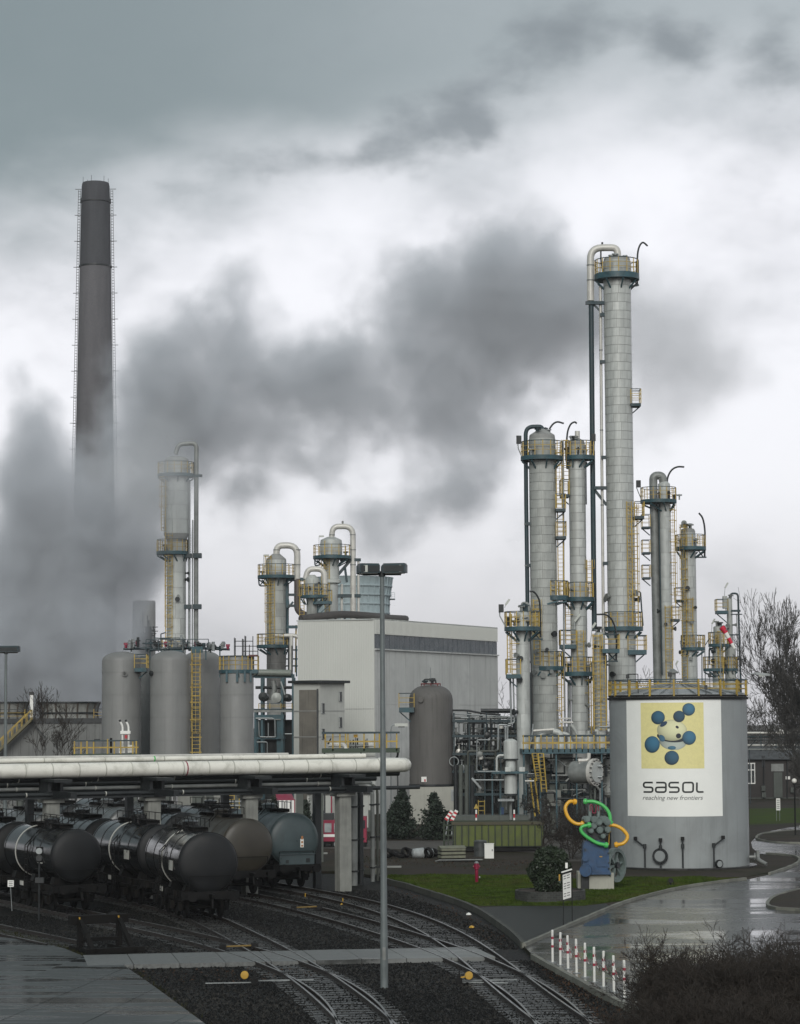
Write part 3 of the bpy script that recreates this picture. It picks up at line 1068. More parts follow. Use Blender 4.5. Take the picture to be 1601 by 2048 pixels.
def pipeline(name, label, off, z, r, m, s0=-1.0, s1=26, flanges=(), group=None, endcap=False):
    o = thing(name, label, 'pipe', tuple(r4 + rn * off), 0, group)
    b = MB()
    a, c = run * s0 + Vector((0, 0, z)), run * s1 + Vector((0, 0, z))
    pts = [a, c]
    if endcap:
        pts = bend([a + rn * 3.2, a, c], 0.9, 8)
    b.tube(pts, r, 24 if r > 0.2 else 10)
    part('pipe_run', b, m, o)
    if flanges:
        b = MB()
        for f in flanges:
            b.cyl(run * f + Vector((0, 0, z)), run * (f + 0.05) + Vector((0, 0, z)), r + 0.012, n=24)
        part('joint_strap', b, mat('pipe_strap', (0.42, 0.42, 0.37), 0.45), o)
    return o


pipeline('pipeline', 'thick white insulated pipe along the front of the pipe bridge', 0.05, 6.10, 0.355, m_bpipe, -3.9, 26, [-2 + 1.35 * k for k in range(21)], None, True)
pipeline('pipeline', 'thinner pale pipe lying behind and above the thick white one', 0.62, 6.58, 0.13, m_bpipe, -1.6, 26, [0.2 + 3.1 * k for k in range(8)])
pipeline('pipeline', 'slim pale pipe on top at the back of the pipe bridge', 1.15, 6.72, 0.07, m_pipe, 2.5, 26, [])
m_olive = mat('olive_pipe', (0.05, 0.055, 0.045), 0.45, var=0.3)
for k, (off, z, r, m, s0, lab) in enumerate([
        (0.55, 5.70, 0.16, m_dark, -3.5, 'dark pipe slung close under the thick white pipe'),
        (1.3, 5.62, 0.12, m_olive, -3, 'olive pipe on the upper bearers of the bridge'),
        (2.1, 5.40, 0.14, m_dark, -3, 'dark pipe at the back of the upper bearers'),
        (-0.55, 4.98, 0.10, m_dark, -4.1, 'dark pipe along the outer edge of the lower girder'),
        (0.75, 5.22, 0.09, m_pipeg, -2, 'thin grey pipe on the lower bearers of the bridge'),
        (1.5, 5.20, 0.05, m_yel, 6, 'thin yellow pipe among the dark ones under the bridge')]):
    pipeline('pipeline', lab, off, z, r, m, s0, 26, [1.0 + 4 * j for j in range(6)])
# green and magenta marker rings on the pipes
for nm, lab, s, off, z, r, m in (('marker_band', 'thin magenta marking ring round the thick white pipe', 8.6, 0.05, 6.10, 0.362, m_magenta),
                                 ('marker_band', 'small green marking ring on the thinner pale pipe', 10.0, 0.62, 6.58, 0.138, mat('green_mark', (0.05, 0.45, 0.09), 0.5))):
    b = MB(); b.cyl(run * s + Vector((0, 0, z)), run * (s + 0.06) + Vector((0, 0, z)), r, n=24)
    o = part(nm, b, m)
    o.location = tuple(r4 + rn * off)
    tag(o, lab, 'marking')
# downpipes and bent riser at the right end
for px, Y, r, m, lab in ((708, 130, 0.19, m_pipeg, 'grey riser pipe just right of the end pillar'), (722, 131, 0.15, m_dark, 'dark riser pipe bending under the bridge end'),
                         (746, 133, 0.11, m_pipeg, 'slim grey riser left of the tall lamp mast'), (756, 133.5, 0.07, m_olive, 'thin olive riser close beside the tall lamp mast'), (699, 131, 0.12, m_dark, 'slim dark riser hugging the end pillar')):
    p = at(px, 1740, Y)
    o = thing('riser_pipe', lab, 'pipe', (p.x, p.y, 0))
    b = MB(); b.tube(bend([(0, 0, -0.1), (0, 0, 5.0), (-1.6 * run.x * -1 - 2.2, 0.6, 5.05)], 0.5), r, 12); part('pipe_run', b, m, o)
    b = MB()
    for z in (0.6, 2.2, 3.9):
        b.cyl((0, 0, z), (0, 0, z + 0.08), r + 0.06, n=12)
    part('flange', b, m_dark, o)

# second, darker rack behind with its columns
rack2 = thing('pipe_bridge', 'darker pipe bridge on slim concrete legs behind the wagons', 'pipe bridge', tuple(at(335, 1620, 150)))
r2o = Vector(rack2.location)
for px in (40, 130, 209, 268, 335, 420, 505, 600, 640, 716):
    p = at(px, 1620, 150) - r2o
    b = MB(); b.box((0, 0, -r2o.z + 2.15), (0.42, 0.42, 4.3)); part('column', b, m_concd, rack2, tuple(p))
for z, w, h in ((4.35, 0.3, 0.28), (4.75, 0.16, 0.14)):
    b = MB(); b.bar(at(-60, 1600, 150) - r2o + Vector((0, 0, 0)), at(745, 1600, 150) - r2o, w, h)
    b.v = [(x, y, zz - (at(335, 1600, 150).z - r2o.z) - r2o.z + z) for x, y, zz in b.v]
    part('girder', b, m_teald, rack2)
# ------------------------------------------------------------------ process towers
def rail_path(b, bt, pts, z, h=1.1, post=1.2, closed=False):
    """yellow posts and knee rails in b, dark top rail in bt, along a polyline"""
    P = [Vector((p[0], p[1], 0)) for p in pts]
    if closed:
        P.append(P[0])
    for i in range(len(P) - 1):
        a, c = P[i], P[i + 1]
        bt.bar(a + Vector((0, 0, z + h)), c + Vector((0, 0, z + h)), 0.06)
        for f in (0.36, 0.68):
            b.bar(a + Vector((0, 0, z + h * f)), c + Vector((0, 0, z + h * f)), 0.035)
        L = (c - a).length
        k = max(1, int(round(L / post)))
        for j in range(k):
            q = a.lerp(c, j / k)
            b.box((q.x, q.y, z + h / 2), (0.065, 0.065, h))
    q = P[-1]
    b.box((q.x, q.y, z + h / 2), (0.065, 0.065, h))


class Tower:
    def __init__(s, label, Y, top, bot, hw, cat='distillation column', name='distillation_column', group=None, mid=None, phase=None):
        """top, bot: (axis px, py)"""
        s.Y, s.top, s.bot = Y, top, bot
        s.sc = F / Y
        cx = (top[0] + bot[0]) / 2
        cy_ = (top[1] + bot[1]) / 2
        s.X0 = at(cx, cy_, Y).x
        s.R = hw / s.sc
        s.o = thing(name, label, cat, (s.X0, Y, 0), 0, group)
        s.shell = None

    def cx(s, py):
        t = (py - s.top[1]) / (s.bot[1] - s.top[1])
        return s.top[0] + t * (s.bot[0] - s.top[0])

    def l(s, px, py, dy=0.0):
        return Vector(((px - s.cx(py)) / s.sc, dy, zat(s.cx(py), py, s.Y)))

    def z(s, py):
        return zat(s.cx(py), py, s.Y)

    def body(s, prof, m, n=32, name='shell', dome=None):
        """prof: (half width px, py) from the top down; dome = height px of a rounded head"""
        pr = []
        if dome:
            R = prof[0][0] / s.sc
            for k in range(7):
                a = k / 6 * pi / 2
                pr.append((R * sin(a), s.z(prof[0][1]) - dome / s.sc * (1 - cos(a))))
            pr += [(w / s.sc, s.z(py)) for w, py in prof[1:]] if len(prof) > 1 else []
            p0 = prof[0]
        else:
            pr = [(0.0, s.z(prof[0][1]))] + [(w / s.sc, s.z(py)) for w, py in prof]
        pr.append((pr[-1][0], -0.1))
        b = MB(); b.lathe(pr[::-1], n)
        s.shell = part(name, b, m, s.o)
        return s.shell

    def panels(s, py0, py1, hw, m, ring_px=17.5, nseg=6, shell=None, gap=0.03, skip=0.0):
        """insulation sheets, each its own piece, joints recessed"""
        R = hw / s.sc
        z1, z0 = s.z(py0), s.z(py1)
        n = max(1, int(round((z1 - z0) / (ring_px / s.sc))))
        h = (z1 - z0) / n
        da = 2 * pi / nseg
        b = MB(); b.sector(R - 0.01, R + 0.022, gap / R / 2, da - gap / R / 2, 0.5 * gap, h - 0.5 * gap, 5)
        me = b.data('cladding_panel', m)
        for i in range(n):
            off = rng.choice([0, 0.33, 0.5]) * da + rng.uniform(0, 0.1)
            for k in range(nseg):
                link('cladding_panel', me, shell or s.shell or s.o, (0, 0, z0 + i * h), off + k * da)

    def ring(s, py, x0, x1, thick=0.24, rail=True, hole=None):
        cxm = (x0 + x1) / 2
        c = s.l(cxm, py)
        R = (x1 - x0) / 2 / s.sc
        b = MB(); b.sector(max(0.05, (hole / s.sc) if hole else s.R * 0.98 - abs(c.x)), R, 0, 2 * pi, c.z - thick * 0.8, c.z, 28, (c.x, 0))
        for k in range(8):
            a = k * pi / 4 + 0.2
            b.bar((c.x + cos(a) * R * 0.96, sin(a) * R * 0.96, c.z - thick), (cos(a) * s.R, sin(a) * s.R, c.z - thick - 0.55 * min(1.2, R - s.R + 0.4)), 0.08, 0.12)
        p = part('platform', b, m_teal, s.o)
        if rail:
            b, bt = MB(), MB()
            rail_path(b, bt, [(c.x + R * 0.97 * cos(a * pi / 8), R * 0.97 * sin(a * pi / 8)) for a in range(16)], c.z, 1.1, 1.3, True)
            part('guard_rail', b, m_yel, p)
            part('top_rail', bt, m_teald, p)
        return p

    def side(s, py, x0, x1, thick=0.22, depth=1.3, dy=-0.2, rail_h=1.1):
        a, c = s.l(x0, py), s.l(x1, py)
        b = MB(); b.box(((a.x + c.x) / 2, dy, a.z - thick / 2), (abs(c.x - a.x), depth, thick))
        inner = a.x if abs(a.x) < abs(c.x) else c.x
        outer = c.x if abs(a.x) < abs(c.x) else a.x
        b.bar((outer * 0.92 + inner * 0.08, dy, a.z - thick), (inner, dy, a.z - thick - abs(c.x - a.x) * 0.8), 0.09)
        p = part('platform', b, m_teald if thick < 0.25 else m_teal, s.o)
        b, bt = MB(), MB()
        y0, y1 = dy - depth / 2 + 0.03, dy + depth / 2 - 0.03
        rail_path(b, bt, [(inner, y0), (outer, y0), (outer, y1), (inner, y1)], a.z, rail_h, 0.9)
        part('guard_rail', b, m_yel, p)
        part('top_rail', bt, m_teald, p)
        return p

    def ladder(s, px, py0, py1, w=0.5, cage=True, off=None, m=None):
        a, c = s.l(px, py0), s.l(px, py1)
        x = (a.x + c.x) / 2
        y = off if off is not None else (-sqrt(max(0, s.R ** 2 - x * x)) - 0.22 if abs(x) < s.R else -0.1)
        b = MB()
        for q in (-1, 1):
            b.box((x + q * w / 2, y, (a.z + c.z) / 2), (0.075, 0.075, a.z - c.z))
        k = 0
        z = c.z
        while z < a.z:
            b.box((x, y, z), (w, 0.035, 0.035)); z += 0.3
        if cage:
            z = c.z + 2.2
            r = 0.40
            while z <= a.z + 0.01:
                pts = [(x + r * cos(t), y - 0.12 + r * sin(t), z) for t in np.linspace(pi * 1.12, 2 * pi - pi * 0.12, 7)]
                pts = [(x - w / 2, y, z)] + pts + [(x + w / 2, y, z)]
                for i in range(len(pts) - 1):
                    b.bar(pts[i], pts[i + 1], 0.035, 0.05)
                z += 0.95
            for t in (pi * 1.15, pi * 1.5, pi * 1.85):
                if a.z - c.z > 2.4:
                    b.bar((x + r * cos(t), y - 0.12 + r * sin(t), c.z + 2.2), (x + r * cos(t), y - 0.12 + r * sin(t), a.z), 0.03, 0.03)
        return part('ladder', b, m or m_yel, s.o)

    def pipe(s, pts, rpx, m, bendr=None, name='pipe', n=14, straps=None):
        P = [s.l(*p) for p in pts]
        r = rpx / s.sc
        b = MB(); b.tube(bend(P, bendr if bendr is not None else r * 3.0, 6), r, n)
        p = part(name, b, m, s.o)
        if straps:
            b = MB()
            for py in straps:
                z = s.z(py)
                for i in range(len(P) - 1):
                    if (P[i].z - z) * (P[i + 1].z - z) < 0:
                        q = P[i].lerp(P[i + 1], (z - P[i].z) / (P[i + 1].z - P[i].z))
                        b.cyl((q.x, q.y, z - 0.05), (q.x, q.y, z + 0.05), r + 0.02, n=n)
            if b.v:
                part('joint_strap', b, m_pipeg, p)
        return p

    def davit(s, pts, rpx=1.8):
        P = [s.l(*p) for p in pts]
        b = MB(); b.tube(catmull(P, 5), rpx / s.sc, 8)
        return part('davit', b, m_dark, s.o)

    def bracket(s, py, x0, x1, h=0.25, dy=-0.15, d=0.3, m=None):
        a, c = s.l(x0, py), s.l(x1, py)
        b = MB(); b.box(((a.x + c.x) / 2, dy, a.z), (abs(c.x - a.x), d, h))
        return part('bracket', b, m or m_teald, s.o)

    def brace(s, p, q, w=0.14, m=None):
        b = MB(); b.bar(s.l(*p), s.l(*q), w)
        return part('brace', b, m or m_teald, s.o)

    def flood(s, px, py, w, h, arm):
        c = s.l(px, py, -0.3)
        b = MB(); b.box(tuple(c), (w / s.sc, 0.35, h / s.sc))
        f = part('floodlight', b, m_dark, s.o)
        b = MB(); b.tube([s.l(*p) if len(p) == 3 else s.l(p[0], p[1], -0.3) for p in arm], 0.045, 6)
        part('floodlight_arm', b, m_silver, f)

    def tubelamp(s, p, q, base, dy=-0.4):
        b = MB(); b.bar(s.l(p[0], p[1], dy), s.l(q[0], q[1], dy), 0.16)
        f = part('strip_light', b, m_lamp, s.o)
        b = MB(); b.bar(s.l(p[0], p[1], dy), s.l(base[0], base[1], dy), 0.05)
        part('lamp_stem', b, m_silver, f)

    def nozzles(s, py0, py1, k, r0=0.08, r1=0.2):
        for i in range(k):
            py = rng.uniform(py0, py1)
            a = rng.uniform(pi * 1.05, pi * 1.95)
            z = s.z(py)
            r = rng.uniform(r0, r1)
            b = MB()
            p = Vector((cos(a) * s.R * 0.95, sin(a) * s.R * 0.95, z)); q = Vector((cos(a) * (s.R + 0.28), sin(a) * (s.R + 0.28), z))
            b.cyl(p, q, r * 0.7, n=10); b.cyl(q, q + (q - p).normalized() * 0.09, r * 1.25, n=10)
            part('nozzle', b, rng.choice([m_dark, m_pipeg]), s.o)

    def clutter(s, py, hw, k, hpx=14):
        """valves, stubs and small vents standing on a platform or head"""
        for i in range(k):
            px = s.cx(py) + rng.uniform(-hw, hw)
            p = s.l(px, py, rng.uniform(-0.9, 0.4) * s.R)
            h = rng.uniform(0.4, 1.0) * hpx / s.sc
            b = MB()
            b.cyl(p, p + Vector((0, 0, h)), rng.uniform(0.06, 0.14), n=8)
            b.cyl(p + Vector((0, 0, h * 0.7)), p + Vector((0, 0, h * 0.7 + 0.07)), 0.2, n=10)
            if rng.random() < 0.5:
                b.cyl(p + Vector((-0.25, 0, h * 0.85)), p + Vector((0.25, 0, h * 0.85)), 0.07, n=8)
            part('valve', b, rng.choice([m_dark, m_pipeg, m_silver, m_teald]), s.o)


GRP = None
# --- tallest column
t = Tower('tallest slender column on the right with a looping white pipe at its head', 190, (1234.5, 520), (1246, 1400), 27.3)
t.body([(8, 511), (26, 517), (27.0, 522), (27.0, 1500)], m_gap, 40)
t.panels(522, 1420, 27.2, m_alu, 17.5, 6)
t.ring(549, 1189, 1280, 0.55); t.side(809, 1261, 1281); t.side(1034, 1268, 1287, depth=1.6); t.ring(1254, 1208, 1287, 0.4); t.side(1301, 1254, 1291, depth=2.0, thick=0.35)
t.pipe([(1236, 520), (1236, 495), (1181, 495), (1181.5, 601)], 7.2, m_pipe, 0.9, 'overhead_pipe', 20, [530, 560])
t.pipe([(1182.5, 598), (1186, 960), (1189.5, 1262)], 5.2, m_teald, 0.3, 'downcomer', 14, [606])
t.pipe([(1201, 572), (1204, 900), (1208, 1300)], 3.0, m_pipe, 0.3, 'steam_line', 10, [700, 860, 1010])
t.bracket(606, 1171, 1212, 0.25); t.brace((1187, 608), (1212, 632)); t.bracket(976, 1188, 1215); t.brace((1190, 980), (1214, 1010), 0.2); t.bracket(724, 1200, 1214); t.bracket(630, 1200, 1214); t.bracket(915, 1203, 1216); t.bracket(1127, 1206, 1217)
t.ladder(1268, 1010, 1252, 0.5); t.ladder(1258, 1005, 1252, 0.35, False)
t.davit([(1276, 572), (1276, 520), (1279, 496), (1287, 485), (1297, 492)])
t.brace((1262, 573), (1279, 570)); t.brace((1264, 550), (1276, 571), 0.08)
t.clutter(519, 22, 7, 12); t.nozzles(1120, 1240, 4); t.nozzles(1310, 1360, 2)
t.pipe([(1270, 1184, -0.3), (1281, 1184, -0.3), (1283, 1215, -0.3), (1286, 1252, -0.3)], 1.5, m_teald)
t.pipe([(1205, 488, 0), (1205, 484, 0)], 2, m_dark); t.pipe([(1202, 500, -0.1), (1202, 520, -0.1), (1207, 548, -0.1)], 1.6, m_dark)
# --- second
t = Tower('broad clad column with a dark looped pipe, left of the tallest one', 188, (1085, 870), (1091, 1480), 26.3)
t.body([(6, 858), (25, 870), (26, 874), (26, 1560)], m_gap, 40)
t.panels(878, 1478, 26.3, m_alud, 17.5, 6)
t.ring(913, 1042, 1127, 0.4); t.ring(1192, 1084, 1138, 0.42, hole=8); t.ring(1333, 1066, 1128, 0.4); t.side(1019, 1111, 1131); t.side(1074, 1112, 1132); 
t.pipe([(1086, 868), (1086, 853), (1052, 853), (1053, 1000), (1056, 1235)], 4.2, m_teald, 0.8, 'overhead_pipe', 14, [1048, 1131])
t.ladder(1122, 1024, 1190, 0.42, False); t.ladder(1119, 900, 1016, 0.42); t.ladder(1118, 1338, 1480, 0.42); t.ladder(1073, 1200, 1330, 0.45)
t.davit([(1097, 935), (1098, 870), (1104, 852), (1115, 844), (1129, 847)]); t.brace((1085, 941), (1099, 938), 0.25)
t.pipe([(1128, 880, 0.3), (1129, 1300, 0.3), (1131, 1470, 0.3)], 1.8, m_silver); t.pipe([(1062, 1345, -0.4), (1063, 1450, -0.4)], 2.2, m_teald)
t.flood(1038, 880, 10, 16, [(1036, 888), (1037, 898), (1043, 912)])
t.clutter(864, 20, 5, 12); t.nozzles(1240, 1320, 4); t.nozzles(1340, 1440, 3); t.clutter(1192, 24, 4, 22); t.clutter(1333, 26, 5, 22); t.clutter(913, 34, 5, 18)
t.bracket(1048, 1052, 1064); t.bracket(1131, 1054, 1065)
# --- third
t = Tower('slim clad column between the broad one and the tallest one', 189.5, (1154.5, 880), (1160.5, 1480), 16.2)
t.body([(5, 876), (15, 882), (16, 886), (16, 1560)], m_gap, 32)
t.panels(889, 1478, 16.2, m_alu, 17.5, 4)
t.ring(912, 1131, 1191, 0.4); t.side(990, 1121, 1138); t.ring(1195, 1128, 1190, 0.4); t.side(1290, 1120, 1151, depth=1.8, thick=0.3); t.ring(1344, 1122, 1190, 0.4)
t.body([(7, 862), (8, 874)], m_alud, 16, 'vent_head', 6) if False else None
t.pipe([(1156, 880), (1156, 862)], 5, m_pipe, 0.2, 'vent_head')
t.davit([(1135, 936), (1135, 875), (1141, 851), (1150, 844), (1155, 847)]); t.brace((1134, 935), (1151, 938), 0.2)
t.ladder(1133, 880, 990, 0.42); t.ladder(1137, 1198, 1288, 0.42); t.ladder(1160, 1262, 1342, 0.5); t.ladder(1177, 1350, 1470, 0.42); t.ladder(1180, 1120, 1195, 0.4)
t.pipe([(1172, 890, -0.4), (1173, 1010, -0.4)], 1.2, m_dark); t.pipe([(1139, 1360, 0.2), (1139, 1475, 0.2)], 3.4, m_silver); t.pipe([(1178, 1350, 0.2), (1179, 1480, 0.2)], 1.6, m_silver)
t.flood(1188, 876, 8, 14, [(1188, 884), (1190, 898), (1186, 912)])
t.tubelamp((1148, 1244), (1159, 1230), (1148, 1262), -0.9); t.clutter(880, 12, 4, 14); t.clutter(912, 26, 5, 20); t.clutter(1195, 24, 5, 22); t.clutter(1344, 26, 5, 20); t.nozzles(1200, 1440, 5); t.clutter(1290, 12, 3, 16)
# --- short front column
t = Tower('short smooth column at the left end of the cluster with a floodlight arm', 183, (1048, 1216), (1046, 1500), 13.2)
t.body([(12.5, 1222), (13.2, 1230), (13.2, 1570)], m_alu, 28, dome=7)
t.panels(1262, 1484, 13.3, m_alu, 26, 3)
t.ring(1254, 1011, 1084, 0.38, hole=12); t.side(1349, 1013, 1041, depth=1.5, thick=0.3)
t.ladder(1031, 1228, 1348, 0.42); t.ladder(1019, 1262, 1346, 0.2, False)
t.flood(1005, 1217, 10, 16, [(1002, 1224), (1002, 1232), (1013, 1253)]); t.tubelamp((1014, 1210), (1022, 1199), (1012, 1216))
t.davit([(1083, 1275), (1083, 1212), (1079, 1194), (1071, 1184), (1063, 1183)]); t.bracket(1279, 1058, 1087, 0.12); t.brace((1066, 1258), (1080, 1278), 0.1)
t.pipe([(1021, 1352), (1022, 1452, 0.1), (1010, 1452, 0.1), (1010, 1480, 0.1)], 2.0, m_silver); t.pipe([(1027, 1352), (1028, 1446), (1016, 1448)], 1.6, m_silver)
t.pipe([(1062, 1262, -0.5), (1063, 1470, -0.5)], 1.3, m_dark); t.clutter(1252, 30, 8, 22); t.clutter(1222, 10, 5, 16); t.nozzles(1300, 1460, 5)
t.pipe([(1048, 1215), (1048, 1207), (1060, 1207), (1062, 1250)], 3.5, m_pipeg)
# --- thin column with yellow ladders
t = Tower('thin column wrapped by yellow ladders in front of the tallest one', 186, (1199, 1262), (1202, 1470), 10.5)
t.body([(10, 1264), (10.5, 1270), (10.5, 1560)], m_alud, 24, dome=4)
t.panels(1300, 1460, 10.6, m_alud, 26, 3)
t.ladder(1194, 1268, 1460, 0.5); t.ladder(1206, 1300, 1460, 0.4, False); t.side(1299, 1203, 1237, depth=1.8, thick=0.3)
t.davit([(1233, 1322), (1233, 1270), (1226, 1243), (1213, 1230), (1194, 1229)]); t.bracket(1323, 1208, 1236, 0.1); t.brace((1213, 1302), (1232, 1322), 0.1)
t.clutter(1266, 8, 3, 14); t.clutter(1299, 26, 3, 14); t.tubelamp((1184, 1256), (1191, 1246), (1180, 1290))
t.pipe([(1213, 1310), (1214, 1450)], 1.6, m_teald); t.pipe([(1187, 1360, -0.2), (1188, 1462, -0.2)], 1.2, m_yel)
# --- twin column right of the tallest
t = Tower('column with a thick silvery pipe up its left side, right of the tallest one', 225, (1331, 960), (1333, 1400), 12.2)
t.body([(9, 962), (12, 968), (12.2, 1500)], m_alu, 28, dome=3)
t.panels(1010, 1400, 12.3, m_alu, 25, 4)
t.pipe([(1330, 966), (1328, 951), (1309.5, 951), (1310, 1000), (1314.5, 1400)], 8.3, m_pipeg, 0.45, 'overhead_pipe', 20)
t.ring(1000, 1283, 1356, 0.38); 
for q in (1054, 1105, 1155):
    t.side(q, 1285, 1301, 0.18, 1.2)
t.ladder(1347, 1005, 1238, 0.42, True, 0.0); t.ladder(1336, 1212, 1370, 0.6); t.side(1239, 1341, 1358)
t.davit([(1338, 985), (1338, 958), (1346, 941), (1358, 934), (1372, 934)]); t.flood(1279, 968, 9, 14, [(1275, 975), (1278, 983), (1284, 998)])
t.clutter(963, 10, 4, 12); t.clutter(1000, 30, 5, 18); t.nozzles(1200, 1330, 3); t.tubelamp((1350, 1330), (1354, 1322), (1358, 1350)); t.pipe([(1319, 1010, -0.5), (1322, 1350, -0.5)], 1.4, m_teald)
# --- next to the right
t = Tower('slim column with a tall curved davit, second from the windsock', 230, (1377.5, 1055), (1380.5, 1400), 14.8)
t.body([(13, 1056), (14.8, 1062), (14.8, 1500)], m_gap, 28, dome=3)
t.panels(1066, 1400, 14.8, m_alu, 22, 4)
t.ring(1094, 1352, 1414, 0.4); t.ring(1295, 1362, 1411, 0.38); t.side(1200, 1351, 1366)
t.ladder(1367, 1050, 1290, 0.4, True); t.ladder(1378, 1196, 1290, 0.55); t.ladder(1368, 1300, 1360, 0.5)
t.davit([(1411, 1114), (1412, 1065), (1408, 1038), (1400, 1026)]); t.bracket(1115, 1391, 1414, 0.12); t.brace((1396, 1098), (1408, 1114), 0.1)
t.pipe([(1366, 1056, -0.3), (1367, 1044, -0.3), (1372, 1044, -0.3), (1372, 1056, -0.3)], 3, m_pipeg); t.clutter(1058, 11, 4, 12); t.clutter(1094, 24, 5, 20); t.clutter(1295, 20, 5, 20); t.nozzles(1110, 1330, 5)
t.pipe([(1404, 1300), (1404, 1380)], 1.0, m_teald); t.tubelamp((1368, 1182), (1374, 1174), (1366, 1198))
# --- two small ones behind the windsock
t = Tower('small dark column behind the windsock, with two platforms', 240, (1437, 1250), (1437, 1400), 9.5)
t.body([(8.4, 1252), (8.6, 1290), (11.3, 1294), (11.3, 1450)], m_alud, 22, dome=3)
t.ring(1288, 1418, 1460, 0.35); t.ring(1337, 1407, 1450, 0.35); t.ladder(1441, 1262, 1370, 0.45); t.tubelamp((1425, 1248), (1431, 1238), (1424, 1268))
t.pipe([(1428, 1302), (1428, 1297), (1420, 1297), (1419, 1330)], 1.6, m_dark); t.clutter(1288, 18, 4, 18); t.clutter(1337, 20, 4, 18); t.clutter(1252, 6, 3, 10); t.nozzles(1290, 1360, 6); t.pipe([(1411, 1295), (1411, 1390)], 0.9, m_silver); t.brace((1412, 1290), (1421, 1276), 0.08)
t = Tower('small stepped column beside the windsock with a bent dark pipe, rightmost of all', 242, (1460.5, 1193), (1462, 1400), 8)
t.body([(5.6, 1195), (5.8, 1288), (11, 1292), (11, 1450)], m_alud, 22, dome=3)
t.side(1222, 1433, 1455, 0.3, 1.6); t.pipe([(1461, 1196), (1464, 1187), (1478, 1187), (1479, 1240), (1482, 1390)], 2.0, m_teald, 0.5, 'overhead_pipe'); t.pipe([(1475, 1230), (1477, 1390)], 1.0, m_silver)
t.bracket(1229, 1463, 1485, 0.1); t.bracket(1270, 1455, 1478, 0.12); t.bracket(1319, 1462, 1487, 0.12); t.ring(1337, 1447, 1476, 0.3); t.tubelamp((1451, 1176), (1457, 1166), (1449, 1200)); t.clutter(1196, 5, 3, 10); t.bracket(1222, 1463, 1482, 0.2); t.bracket(1205, 1447, 1455, 1.2, -0.2, 0.8, m_alud); t.nozzles(1230, 1290, 4); t.clutter(1337, 12, 4, 18)

# --- left tower in the steam
t = Tower('tall column on the left half veiled by drifting steam', 236, (352, 905), (354, 1320), 18.6)
t.body([(24, 912), (25, 924), (25, 1070), (18.8, 1082), (18.8, 1400)], m_gap, 32, dome=10)
t.panels(926, 1068, 25.2, m_alu, 30, 5); t.panels(1084, 1330, 18.9, m_alu, 30, 4)
t.ring(948, 314, 388, 0.38, hole=22); t.ring(1103, 313, 377, 0.4, hole=17); t.ladder(340, 1065, 1300, 0.62); t.ladder(328, 955, 1062, 0.4, True, -0.9); t.side(1300, 325, 370, 0.25, 2)
t.pipe([(350, 908), (356, 888), (392, 886), (392, 955), (393.5, 1300)], 4.6, m_pipeg, 0.5, 'overhead_pipe', 14); t.pipe([(378, 960), (380, 1300)], 2.4, m_silver); t.pipe([(385.5, 1040), (386, 1300)], 1.3, m_silver)
for q in (1112, 1214):
    t.bracket(q, 366, 384, 0.4, -0.2, 0.6); t.bracket(q, 388, 404, 0.45, -0.2, 0.8)
t.bracket(952, 372, 404, 0.25); t.clutter(948, 28, 4, 16); t.clutter(1103, 24, 4, 16); t.nozzles(1120, 1290, 5); t.pipe([(333, 1075), (331, 1056), (325, 1056)], 1.2, m_dark)

# --- three columns behind the white building
t = Tower('column with a fat hooped vapour pipe, left of the white building', 255, (551, 1117), (555, 1400), 19.2)
t.body([(8, 1108), (19.5, 1118), (20, 1122), (20, 1150), (19, 1154), (19, 1500)], m_gap, 32)
t.panels(1156, 1286, 19.1, m_alud, 26, 4); t.panels(1120, 1146, 20, m_alu, 26, 4); t.panels(1292, 1400, 19.2, mat('dark_cladding', (0.10, 0.10, 0.095), 0.5, var=0.2, rand=0.1), 40, 3)
t.ring(1151, 514, 589, 0.4); t.ring(1290, 514, 579, 0.4); t.ladder(537, 1112, 1288, 0.5); t.ladder(545, 1150, 1288, 0.5, False)
t.pipe([(551, 1116), (552, 1091), (593, 1091), (593.5, 1160)], 6.4, m_pipe, 1.2, 'overhead_pipe', 20, [1100, 1130]); t.pipe([(594, 1158), (594.5, 1222), (612, 1232), (640, 1232)], 6.6, mat('rust_grey_pipe', (0.09, 0.075, 0.068), 0.6), 1.2, 'downcomer', 18)
t.bracket(1159, 560, 614, 0.35, 0.2, 0.5, m_teal); t.brace((570, 1162), (576, 1216), 0.35, m_teal); t.brace((576, 1216), (586, 1204), 0.2, m_teal); t.bracket(1190, 576, 592, 0.25); t.bracket(1212, 576, 592, 0.25)
t.pipe([(516, 1152, -0.3), (518, 1172, -0.3), (532, 1172, -0.3)], 1.4, m_teald); t.brace((519, 1171), (531, 1156), 0.1); t.pipe([(574, 1165, 0.3), (575, 1290, 0.3)], 3.0, m_teal); t.pipe([(550, 1272, -0.9), (590, 1272, -0.9), (598, 1275, -0.9)], 4.2, m_pipe)
t.pipe([(584, 1272, -1.0), (584, 1345, -1.0)], 4, m_pipe); t.pipe([(592, 1250, 0.6), (592, 1345, 0.6)], 1.5, m_yel); t.bracket(1254, 562, 598, 0.3, 0.3, 0.4, m_teal); t.tubelamp((526, 1111), (537, 1111), (526, 1145)); t.clutter(1151, 30, 4, 18); t.clutter(1290, 28, 4, 18)
for q in (1300, 1318, 1332):
    t.bracket(q, 572, 596, 0.14, 0.5, 0.3)
t = Tower('column with a hooped vapour pipe rising highest behind the white building', 258, (662, 1078), (664, 1300), 16)
t.body([(8, 1074), (21, 1080), (22, 1086), (22, 1110), (16, 1116), (16, 1158), (20, 1160), (20, 1166), (13.5, 1168), (13.5, 1400)], m_alu, 32)
t.panels(1086, 1106, 22, m_alu, 22, 4); t.ring(1112, 626, 703, 0.4); t.ladder(655, 1082, 1232, 0.45, False); t.ladder(648, 1112, 1180, 0.45)
